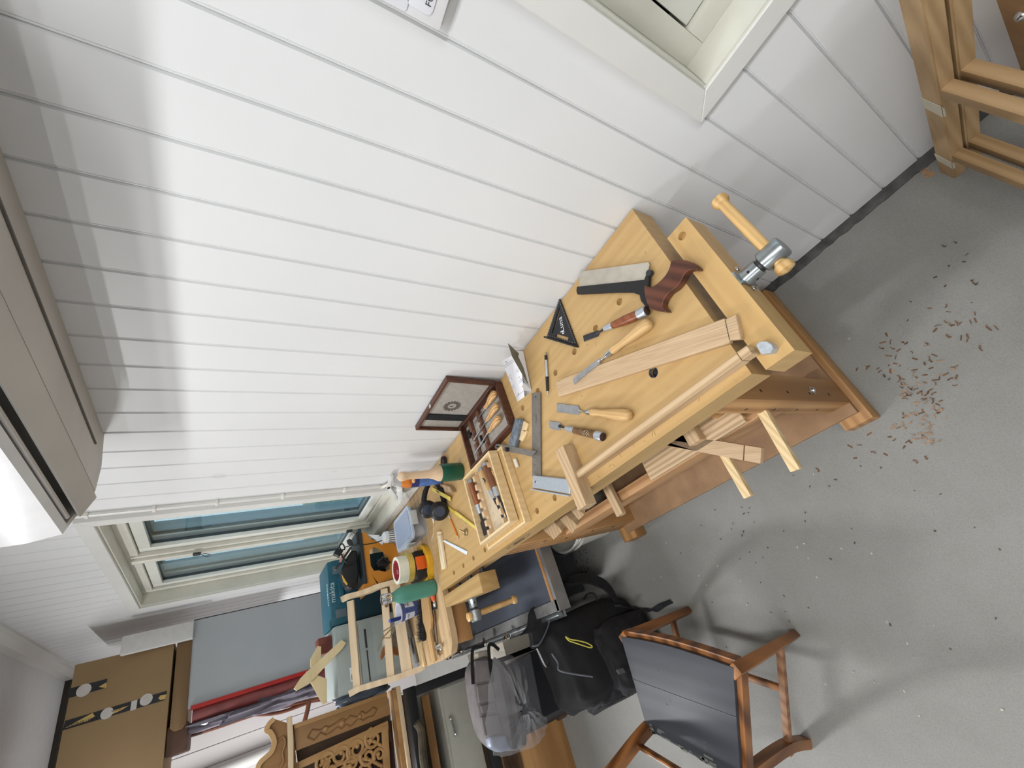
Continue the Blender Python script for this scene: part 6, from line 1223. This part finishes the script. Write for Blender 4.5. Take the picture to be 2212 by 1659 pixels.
mb = MB(); mb.box((-.83, 2.63, .02), (-.80, 2.66, .72)); 
wc = thing('white_cabinet', 'white panel cabinet standing behind the rail under the plywood table', 'cabinet', (-.80, 2.4, 0))
q0, q1 = GY(1048, 1402, 2.15), GY(1180, 1352, 2.15)
mb = MB(); mb.box((-.850, 2.16, .02), (-.79, 2.60, .50), bev=.002); mb.build('cabinet_side', plain('cabinet_cream', (196, 188, 172), .5, var=.05), wc)
# ---- dusty grey bag in clear plastic
bg_ = thing('grey_bag', 'dusty grey padded bag wrapped in clear plastic, hung by two black straps from the rail', 'bag', (-.98, 2.1, .35))
BY = 1.98
def BG(u, v, dy=0): return GY(u, v, BY+dy)
body = [(1030, 1425), (1046, 1418), (1068, 1424), (1092, 1446), (1112, 1490), (1128, 1545), (1140, 1590), (1136, 1612), (1110, 1622), (1078, 1618), (1052, 1592), (1036, 1545), (1026, 1490), (1022, 1450)]
bagm = plain('dusty_grey', (112, 106, 106), .85, var=.22, scale=9, bump=.3)
mb = MB(); mb.poly([p for p in smoothline([BG(u, v) for u, v in body+body[:1]], 3)[:-1]], (0, .10, 0), bev=.016, seg=4); mb.build('bag_body', bagm, bg_, smooth=1.2)
for px in ([(1027, 1426), (1060, 1424), (1063, 1469), (1029, 1474)], [(1030, 1480), (1064, 1472), (1072, 1512), (1035, 1519)], [(1038, 1524), (1070, 1516), (1074, 1537), (1042, 1541)], [(1040, 1548), (1078, 1542), (1086, 1582), (1048, 1590)]):
    mb = MB(); mb.poly([BG(u, v, -.008) for u, v in px], (0, .02, 0), bev=.006, seg=3); mb.build('bag_panel', bagm, bg_, smooth=1)
for px, w_ in (([(1066, 1424), (1080, 1440), (1090, 1480), (1102, 1540), (1110, 1595), (1112, 1618)], .018), ([(1084, 1430), (1104, 1460), (1120, 1520), (1130, 1580), (1132, 1610)], .014)):
    mb = MB(); mb.tube(smoothline([BG(u, v, -.012) for u, v in px], 5), w_*.6, 10); mb.build('bag_piping', 'blackmatt', bg_)
mb = MB(); mb.poly([BG(u, v, .02) for u, v in ((1032, 1408), (1056, 1402), (1060, 1426), (1034, 1430))], (0, .04, 0), bev=.008); mb.build('bag_neck', plain('dusty_cream', (176, 168, 154), .9, var=.1), bg_, smooth=1)
for px in ([(1022, 1478), (1020, 1440), (1021, 1404), (1030, 1398), (1046, 1394)], [(1064, 1474), (1058, 1430), (1056, 1396), (1064, 1392), (1078, 1404)]):
    mb = MB(); mb.ribbon(smoothline([BG(u, v, -.012) for u, v in px], 5), .014, .003, (1, 0, .3)); mb.build('hanging_strap', 'black', bg_)
mb = MB(); mb.poly([BG(u, v, -.010) for u, v in ((1056, 1590), (1092, 1586), (1108, 1618), (1082, 1626), (1062, 1616))], (0, .05, 0), bev=.012, seg=3); mb.build('foil_end', plain('blue_grey_foil', (136, 146, 166), .4, .3, .1), bg_, smooth=1)
fl = filmmat('bag_film', (.80, .80, .82), .16)
mb = MB(); t = bmesh.new(); O = [BG(u, v, -.02) for u, v in ((1066, 1402), (1098, 1412), (1130, 1440), (1138, 1480), (1160, 1530), (1182, 1552), (1176, 1588), (1156, 1612), (1128, 1622), (1092, 1634), (1062, 1624), (1050, 1560))]
O = smoothline(O+O[:1], 4)[:-1]; cc_ = sum(O, V((0, 0, 0)))/len(O)
rings = [[t.verts.new(cc_+(p-cc_)*s+V((0, -.055*(1-s*s)+.012*math.sin(i*1.9)*(1-s), 0))+V((0, 0, .006*math.sin(i*2.7+s*9)))) for i, p in enumerate(O)] for s in (1.0, .86, .7, .5, .3, .12)]
for A, B in zip(rings, rings[1:]):
    for i in range(len(A)): t.faces.new((A[i], A[(i+1) % len(A)], B[(i+1) % len(A)], B[i]))
mb._add(t); mb.build('plastic_wrap', fl, bg_, smooth=.5)
# ---- black storage bench (pouf) with feet
po = thing('black_pouf', 'black cloth covered footstool on small brown feet, under the wrapped grey bag', 'footstool', (-1.05, 2.3, 0))
mb = MB(); P = [G(1300, 1492, .06), G(1190, 1562, .06)]; 
mb.poly([(-1.130, 2.10, .06), (-1.245, 2.62, .06), (-.915, 2.60, .06), (-.870, 2.05, .06)], (0, 0, .37), bev=.012); mb.build('pouf_body', plain('pouf_cloth', (20, 21, 27), .9, var=.15), po)
for x, y in ((-1.135, 2.14), (-1.22, 2.56), (-.90, 2.10), (-.92, 2.55)):
    mb = MB(); mb.lathe((x, y, 0), (x, y, .064), [(0, .020), (.3, .026), (1, .026)], 20); mb.build('foot', wood('foot_brown', (92, 66, 54), (64, 44, 36), axis='Z', grain=40), po)
# ================================================================= FLOOR STANDING THINGS
def sbox(mb, c, h, R=None, e=.35, u=36, v=20, lump=0.0):
    t = bmesh.new(); bmesh.ops.create_uvsphere(t, u_segments=u, v_segments=v, radius=1.0); c = V(c)
    f = lambda x: math.copysign(abs(x)**e, x)
    for q in t.verts:
        k = 1+(lump*noise.noise(q.co*2.6+c*5) if lump else 0); n_ = q.co
        a = math.atan2(n_.y, n_.x); b_ = math.asin(max(-1, min(1, n_.z)))
        p = V((f(math.cos(b_))*f(math.cos(a))*h[0], f(math.cos(b_))*f(math.sin(a))*h[1], f(math.sin(b_))*h[2]))*k
        q.co = c+(R @ p if R else p)
    mb._add(t)
# ---- wooden chair with a dark seat
cb2 = plain('chair_base', (138, 88, 46), .4)
def streak(name, ax):
    return wood(name, (158, 104, 58), (96, 56, 26), ang=0, axis=ax, grain=26, rings=1.1, rough=.38)
wx, wz = streak('chair_wood', 'X'), streak('chair_wood_z', 'Z')
SZ = .43
A_, B_, D_ = V((-.906, 1.397, SZ)), V((-1.053, .986, SZ)), V((-1.187, 1.441, SZ)); C2_ = V((-1.318, 1.140, SZ))
ch = thing('wooden_chair', 'worn wooden chair with a dark blue grey painted seat and streaky brown frame', 'chair', ((A_+B_+C2_+D_)/4).to_2d().to_3d())
mb = MB(); front = [A_.lerp(B_, i/8)+V((.010, .004, 0))*math.sin(PI*i/8)*1.4 for i in range(9)]
P = front+[C2_, D_]
mb.poly([p-V((0, 0, .001)) for p in P], (0, 0, -.016), bev=.003); seatm = wood('seat_paint', (62, 65, 72), (44, 46, 54), ang=1.25, grain=28, rings=.3, rough=.5, speck=.0); mb.build('seat', seatm, ch, smooth=.5)
mb = MB(); m0, m1 = A_.lerp(D_, .48), B_.lerp(C2_, .44); mb.bar(m0, m1, .0014, .0006); mb.build('seat_seam', 'black', ch, smooth=0)
mb = MB(); random.seed(3)
for i in range(26):
    q = D_.lerp(C2_, random.random())+(A_-D_)*random.uniform(.0, .09)*random.random(); L = random.uniform(.006, .03); d = (C2_-D_).normalized(); mb.bar(q-V((0, 0, .0005)), q+d*L-V((0, 0, .0005)), random.uniform(.002, .008), .0006)
for i in range(9):
    q = A_.lerp(B_, random.random()).lerp(D_.lerp(C2_, random.random()), random.random()); mb.bar(q-V((0, 0, .0005)), q+V((random.uniform(-.012, .012), random.uniform(-.012, .012), -.0005)), .0012, .0006)
tag(mb.build('seat_wear', plain('dusty_wear', (112, 114, 108), .8), ch, smooth=0), kind='stuff')
mb = MB(); fr_ = [p-V((0, 0, .034)) for p in front]; mb.ribbon(fr_, .036, .030, (0, 0, 1)); mb.build('front_rail', wx, ch, smooth=.5)
mb = MB(); mb.bar(B_-V((0, 0, .034))+V((-.012, .004, 0)), C2_-V((0, 0, .034)), .026, .036, bev=.003); mb.build('side_rail', wx, ch, smooth=.5)
mb = MB(); mb.bar(A_-V((0, 0, .034)), D_-V((0, 0, .034)), .022, .036, bev=.003); mb.build('side_rail', wx, ch, smooth=.5)
mb = MB(); mb.bar(D_-V((0, 0, .034)), C2_-V((0, 0, .034)), .022, .036, bev=.003); mb.build('back_rail', wx, ch, smooth=.5)
A0, B0 = V((-.918, 1.407, 0)), V((-1.074, 1.018, 0)); 
for p, q in ((A_, A0), (B_, B0)):
    mb = MB(); mb.bar(p-V((0, 0, .003))+(V((-.010, .006, 0)) if p is B_ else V((-.008, -.008, 0))), q, .036, .034, up=(1, .4, 0), bev=.004, w1=.026, h1=.026); mb.build('leg', wz, ch, smooth=.5)
post_tops = []
for top, foot, k in ((D_, V((-1.235, 1.50, 0)), 0), (C2_, V((-1.376, 1.185, 0)), 1)):
    bk2 = top+(D_-A_).normalized()*.0
    pts = [foot, foot.lerp(top, .3)+V((.018, -.008, 0)), foot.lerp(top, .7)+V((.014, -.006, 0)), top, top+V((-.055, .045, .16)), top+V((-.125, .11, .34)), top+V((-.20, .17, .48))]
    mb = MB(); mb.ribbon(smoothline(pts, 6), .034, .028, (.4, .9, 0)); mb.build('back_post', wz, ch, smooth=.6); post_tops.append(pts)
for a, b_, z in ((3, 4, .35), (4, 5, .1), (5, 6, .0), (5, 6, .7)):
    p = post_tops[0][a].lerp(post_tops[0][b_], z); q = post_tops[1][a].lerp(post_tops[1][b_], z); mb = MB(); mb.bar(p, q, .010, .026, up=(.35, .3, .9), bev=.003); mb.build('back_slat', wx, ch, smooth=.5)
p0_, p1_ = post_tops[0][4].lerp(post_tops[0][5], .15), post_tops[1][4].lerp(post_tops[1][5], .15); p2_, p3_ = post_tops[0][5], post_tops[1][5]
for a, b_ in ((p0_, p2_.lerp(p3_, .5)), (p1_, p2_.lerp(p3_, .5)), (p0_.lerp(p1_, .35), p2_.lerp(p3_, .1)), (p0_.lerp(p1_, .65), p2_.lerp(p3_, .9))):
    mb = MB(); mb.bar(a, b_, .012, .010, bev=.003); mb.build('lattice_strip', wood('lattice', (176, 140, 112), (132, 92, 66), grain=50), ch, smooth=.5)
pw2 = wood('stretcher_pale', (166, 124, 92), (116, 76, 50), grain=40, ang=.6)
s0_, s1_ = V((-1.068, 1.008, .125)), V((-1.365, 1.178, .125)); mb = MB(); mb.bar(s0_, s1_, .020, .022, bev=.003); mb.build('stretcher', pw2, ch, smooth=.5)
t0_, t1_ = V((-.918, 1.400, .125)), V((-1.222, 1.482, .125)); mb = MB(); mb.bar(t0_, t1_, .018, .020, bev=.003); mb.build('stretcher', wx, ch, smooth=.5)
mb = MB(); mb.bar(s0_.lerp(s1_, .42), t0_.lerp(t1_, .42), .018, .020, bev=.003); mb.build('stretcher', wx, ch, smooth=.5)
# ---- black backpack
bpk = thing('backpack', 'black backpack standing on the floor between the chair and the low machine table, straps loose', 'backpack', (-.93, 1.80, 0))
bcl = plain('pack_cloth', (19, 19, 22), .85, var=.3, scale=24, bump=.4); bcl2 = plain('pack_cloth_b', (30, 30, 34), .8, var=.25, scale=30, bump=.4)
Rz = Matrix.Rotation(math.radians(12), 3, 'Z') @ Matrix.Rotation(math.radians(-6), 3, 'X')
mb = MB(); sbox(mb, (-.950, 1.80, .245), (.172, .125, .245), Rz, e=.42, lump=.10); mb.build('pack_body', bcl, bpk, smooth=1.5)
mb = MB(); sbox(mb, (-.985, 1.66, .17), (.135, .050, .155), Rz, e=.45, lump=.12); mb.build('front_pocket', bcl2, bpk, smooth=1.5)
mb = MB(); sbox(mb, (-1.115, 1.78, .20), (.035, .10, .16), Rz, e=.5, lump=.15); mb.build('side_pocket', bcl2, bpk, smooth=1.5)
def BK(u, v, y): return GY(u, v, y)
mb = MB(); fl_ = [BK(u, v, 1.80) for u, v in ((1195, 1306), (1160, 1306), (1147, 1325), (1145, 1350), (1128, 1372), (1148, 1366), (1152, 1396), (1162, 1398), (1180, 1372), (1192, 1340))]
mb.poly(smoothline(fl_+fl_[:1], 2)[:-1], (0, .03, 0), bev=.004); mb.build('top_flap', bcl2, bpk, smooth=1)
pip = plain('grey_piping', (96, 100, 110), .6)
for pts in ([(1187, 1328, 1.76), (1186, 1346, 1.75), (1176, 1372, 1.74), (1164, 1392, 1.74), (1150, 1396, 1.75)], [(1192, 1412, 1.70), (1205, 1432, 1.69), (1208, 1448, 1.68), (1240, 1456, 1.66), (1280, 1462, 1.64)]):
    mb = MB(); mb.tube(smoothline([BK(*p) for p in pts], 6), .0032, 8); mb.build('piping', pip, bpk)
pts = [BK(u, v, 1.70) for u, v in ((1200, 1300), (1212, 1272), (1236, 1254), (1268, 1250), (1300, 1260), (1318, 1276), (1330, 1296), (1344, 1312))]
mb = MB(); L_ = smoothline(pts, 6); mb.ribbon(L_, [.020+.030*math.sin(PI*min(1, max(0, (i/(len(L_)-1)-.15)/.7))) for i in range(len(L_))], .012, (.3, .1, -1)); mb.build('shoulder_strap', 'blackmatt', bpk, smooth=1)
pts = [BK(1334, 1308, 1.62), G(1362, 1315, .045), G(1390, 1318, .030), G(1412, 1318, .022), G(1430, 1308, .012), G(1450, 1299, .008)]
mb = MB(); mb.ribbon(smoothline(pts, 6), .026, .004, (.2, 1, .4)); mb.build('strap_tail', plain('webbing', (34, 36, 40), .8), bpk, smooth=1)
for pts in ([(1225, 1291), (1232, 1286), (1240, 1282), (1244, 1279)], [(1262, 1294), (1268, 1284), (1280, 1281), (1288, 1288), (1290, 1300)]):
    mb = MB(); mb.tube(smoothline([BK(u, v, 1.70) for u, v in pts], 5), .004, 8); mb.build('haul_loop', 'black', bpk)
mb = MB(); mb.ribbon(smoothline([BK(u, v, 1.60) for u, v in ((1186, 1428), (1180, 1440), (1160, 1400))], 4), .012, .004, (0, 1, 0)); mb.build('buckle_web', 'black', bpk)
mb = MB(); cy = smoothline([BK(u, v, 1.585) for u, v in ((1222, 1375), (1232, 1381), (1250, 1384), (1268, 1389), (1279, 1396), (1275, 1399), (1258, 1394), (1240, 1388), (1231, 1385), (1224, 1379), (1222, 1375))], 4); mb.tube(cy, .0022, 7); mb.build('zip_cord', plain('cord_lime', (214, 208, 88), .6), bpk)
mb = MB(); mb.poly([BK(u, v, 1.560) for u, v in ((1332, 1447), (1346, 1443), (1352, 1453), (1338, 1457))], (0, .004, 0)); mb.build('woven_label', plain('label_grey', (92, 94, 98), .7), bpk, smooth=0)
mb = MB(); mb.lathe(GY(1296, 1486, 1.95), GY(1304, 1494, 1.93), [(0, .012), (1, .014)], 12); mb.build('buckle', 'black', bpk)
# ---- stacked oak frames leaning in the near corner
dd = V((-.06, -.11, 1.0)); aa = V((-.989, -.148, 0)); bb = V((.148, -.989, 0))
b0_, b1_, b2_ = G(2028.6, 372, 0), G(2062.5, 387, 0), G(2089.7, 365, 0)
w1 = (b0_-b1_).length; w2 = (b2_-b1_).length; aa2 = (b1_-b0_).normalized(); bb2 = (b2_-b1_).normalized()
oakd = wood('oak_dim', (186, 156, 116), (152, 122, 84), axis='Z', grain=60, rings=.5); oakr = wood('oak_dim_x', (172, 142, 104), (142, 112, 74), ang=.15, grain=60, rings=.5)
def find_h(vt):
    best = (1e9, 0)
    for i in range(0, 700):
        h = i*.001; p = b1_+dd*h-CAM; c = RC @ p; v = c.y/c.z*F+CY
        if abs(v-vt) < best[0]: best = (abs(v-vt), h)
    return best[1]
hu, hl2 = find_h(208), find_h(346)
for k, lab in enumerate(('oak leg frame with two rails in the near corner, its post marked with cream tape', 'second oak leg frame stacked right behind the taped one')):
    off = bb2*(w2+.006)*k; fr2 = thing('oak_leg_frame', lab, 'table frame', b1_+off, 'oak leg frames in the near corner')
    mb = MB(); q = [b1_+off, b1_+off-aa2*w1, b1_+off-aa2*w1+bb2*w2, b1_+off+bb2*w2]; t = bmesh.new(); H = .92
    lo = [t.verts.new(p) for p in q]; hi = [t.verts.new(p+dd*H) for p in q]; t.faces.new(lo); t.faces.new(hi[::-1])
    for i in range(4): t.faces.new((lo[i], hi[i], hi[(i+1) % 4], lo[(i+1) % 4]))
    bmesh.ops.recalc_face_normals(t, faces=t.faces); bmesh.ops.bevel(t, geom=t.edges[:], offset=.003, segments=2, affect='EDGES'); mb._add(t); mb.build('leg', oakd, fr2, smooth=.5)
    for h in (hu, hl2):
        c = b1_+off+bb2*w2*.5+dd*h; mb = MB(); mb.bar(c-aa*.004, c+aa*.55, w2*.80, .036, up=dd, bev=.003); mb.build('rail', oakr, fr2, smooth=.5)
    q2 = [p+aa*.57+bb*.0 for p in (q[0],)]
    c = b1_+off+bb2*w2*.5+aa*.57; mb = MB(); mb.bar(c, c+dd*H, w2, w1, up=aa, bev=.003); mb.build('leg', oakd, fr2, smooth=.5)
    if k == 0:
        fy = -bb2; tp = plain('cream_tape', (204, 198, 178), .6)
        def TPt(s, h, o=.0006): return b1_ - aa2*w1*s + dd*h + fy*o
        def TPx(s, h, o=.0006): return b1_ + bb2*w2*s + dd*h + aa2*o
        for h0, h1 in ((hu-.030, hu-.085), (hl2-.0, hl2-.05)):
            mb = MB(); mb.poly([TPt(1.0, h0), TPt(0, h0-.012), TPt(0, h1-.006), TPt(.9, h1+.01)], fy*.0006); mb.poly([TPx(0, h0-.012), TPx(.12, h0-.03), TPx(.16, h1-.012), TPx(0, h1-.006)], aa2*.0006); mb.build('tape_mark', tp, fr2, smooth=0)
ob2 = thing('oak_tabletop', 'golden oak tabletop with a bright bolt, at the upper right behind the stacked oak frames', 'table top', (-.2, -.40, 0))
PY = -.36
mb = MB(); mb.poly([GY(u, v, PY) for u, v in ((2108, 0), (2143, 73), (2172, 138), (2260, 190), (2330, 60), (2240, -120), (2080, -60))], (0, -.03, 0), bev=.003); mb.build('panel_board', wood('golden_oak', (186, 140, 84), (150, 106, 58), ang=0.0, grain=26, rings=.8), ob2, smooth=.5)
mb = MB(); c = GY(2208, 32, PY); mb.lathe(c, c+V((0, .010, 0)), [(0, .011), (.5, .010), (1, .006)], 20); mb.build('panel_bolt', 'chrome', ob2)
mb = MB(); mb.box((-.9, -.62, 0.001), (-.02, -.52, .62), bev=.003); solo(mb, 'gap_panel', plain('gap_panel_brown', (74, 62, 54), .8), 'dark panel filling the dark gap behind the stacked oak frames', 'board', smooth=0)  # panel added to fill the dark gap behind the frames
# ---- shavings and chips on the concrete
random.seed(21)
def curl(mb, c, L, wd, a, curlk):
    d = V((math.cos(a), math.sin(a), 0)); n = 5 if curlk else 1; pts = []
    for i in range(n+1):
        s = L*(i/n-.5); pts.append(V((c.x, c.y, .0016))+d*s+V((-d.y, d.x, 0))*curlk*L*((i/n-.5)**2)+V((0, 0, abs(curlk)*.006*abs(i/n-.5))))
    mb.ribbon(pts, wd, .0008, V((-d.y, d.x, .15)))
grp = [('brown_shavings', plain('shaving_brown', (122, 90, 66), .8, var=.3, scale=80), 130, [(1990, 850, 60, 45), (1960, 790, 90, 70), (1900, 960, 120, 60), (2090, 700, 80, 60)], 'brown wood shavings scattered over the floor in front of the bench end', (.006, .016)),
       ('pale_shavings', plain('shaving_pale', (176, 142, 112), .8, var=.2, scale=80), 60, [(1985, 820, 70, 55), (1975, 905, 70, 25), (2000, 950, 30, 12)], 'pale wood shavings among the brown ones on the floor by the bench foot', (.006, .014)),
       ('dark_shavings', plain('shaving_dark', (44, 36, 34), .8), 34, [(1262, 1210, 14, 34), (1265, 1222, 10, 20)], 'small dark shavings on the floor between bucket and backpack', (.006, .016)),
       ('white_chips', plain('chip_white', (214, 204, 188), .8), 26, [(1700, 1220, 200, 160), (1500, 1230, 100, 60), (1900, 1250, 200, 160), (2000, 1450, 200, 120)], 'tiny white chips sprinkled over the open concrete floor', (.003, .007)),
       ('dust_heap', plain('sawdust', (188, 150, 112), .9), 60, [(1997, 368, 8, 6), (2008, 378, 10, 6)], 'little heap of sawdust at the foot of the taped oak frame', (.003, .009)),
       ('dark_specks', plain('speck_dark', (96, 84, 72), .8), 60, [(1950, 1080, 230, 200), (1700, 1300, 220, 160), (1600, 1150, 160, 80), (2080, 560, 90, 80)], 'dark specks of dirt and bark over the open concrete floor', (.003, .008))]
for nm, mt_, n, cl, lab, (la, lb_) in grp:
    mb = MB()
    for i in range(n):
        u0, v0, su, sv = random.choice(cl); u, v = random.gauss(u0, su*.6), random.gauss(v0, sv*.6); p = G(u, v, 0)
        if p.x > -.03 or (-.6 < p.x < 0 and .36 < p.y < 1.56): continue
        curl(mb, p, random.uniform(la, lb_), random.uniform(.0016, .0042), random.uniform(0, PI), random.choice((0, 0, .8, -.8)))
    o = mb.build(nm, mt_, None, smooth=0); tag(o, lab, 'shavings' if 'shav' in nm else 'debris', None, 'stuff')
# ---- ceiling lamps (where the light comes from; near-end and mid-floor ones are unseen fill)
for i, (p, ln, wd, e) in enumerate(LAMPS):
    cl = thing('ceiling_light', ('long white ceiling lamp over the workbench', 'long white ceiling lamp towards the far wall, out in the room', 'unseen white fill lamp on the ceiling by the near end of the room', 'unseen white fill lamp on the ceiling over the middle of the open floor')[i], 'ceiling light', (p[0], p[1], p[2]), 'ceiling lamps')
    mb = MB(); mb.box((p[0]-.07, p[1]-ln/2-.03, p[2]+.004), (p[0]+.07, p[1]+ln/2+.03, ZC-.0005), bev=.006); mb.build('lamp_housing', plain('lamp_white', (226, 226, 224), .4), cl)
    mb = MB(); mb.box((p[0]-wd/2, p[1]-ln/2, p[2]-.008), (p[0]+wd/2, p[1]+ln/2, p[2]+.004), bev=.002)
    m, n, l, b = _new('lamp_diffuser'); b.inputs['Emission Color'].default_value = (1, .97, .92, 1); b.inputs['Emission Strength'].default_value = 4.0; b.inputs['Base Color'].default_value = (.9, .9, .9, 1); mb.build('lamp_diffuser', m, cl)
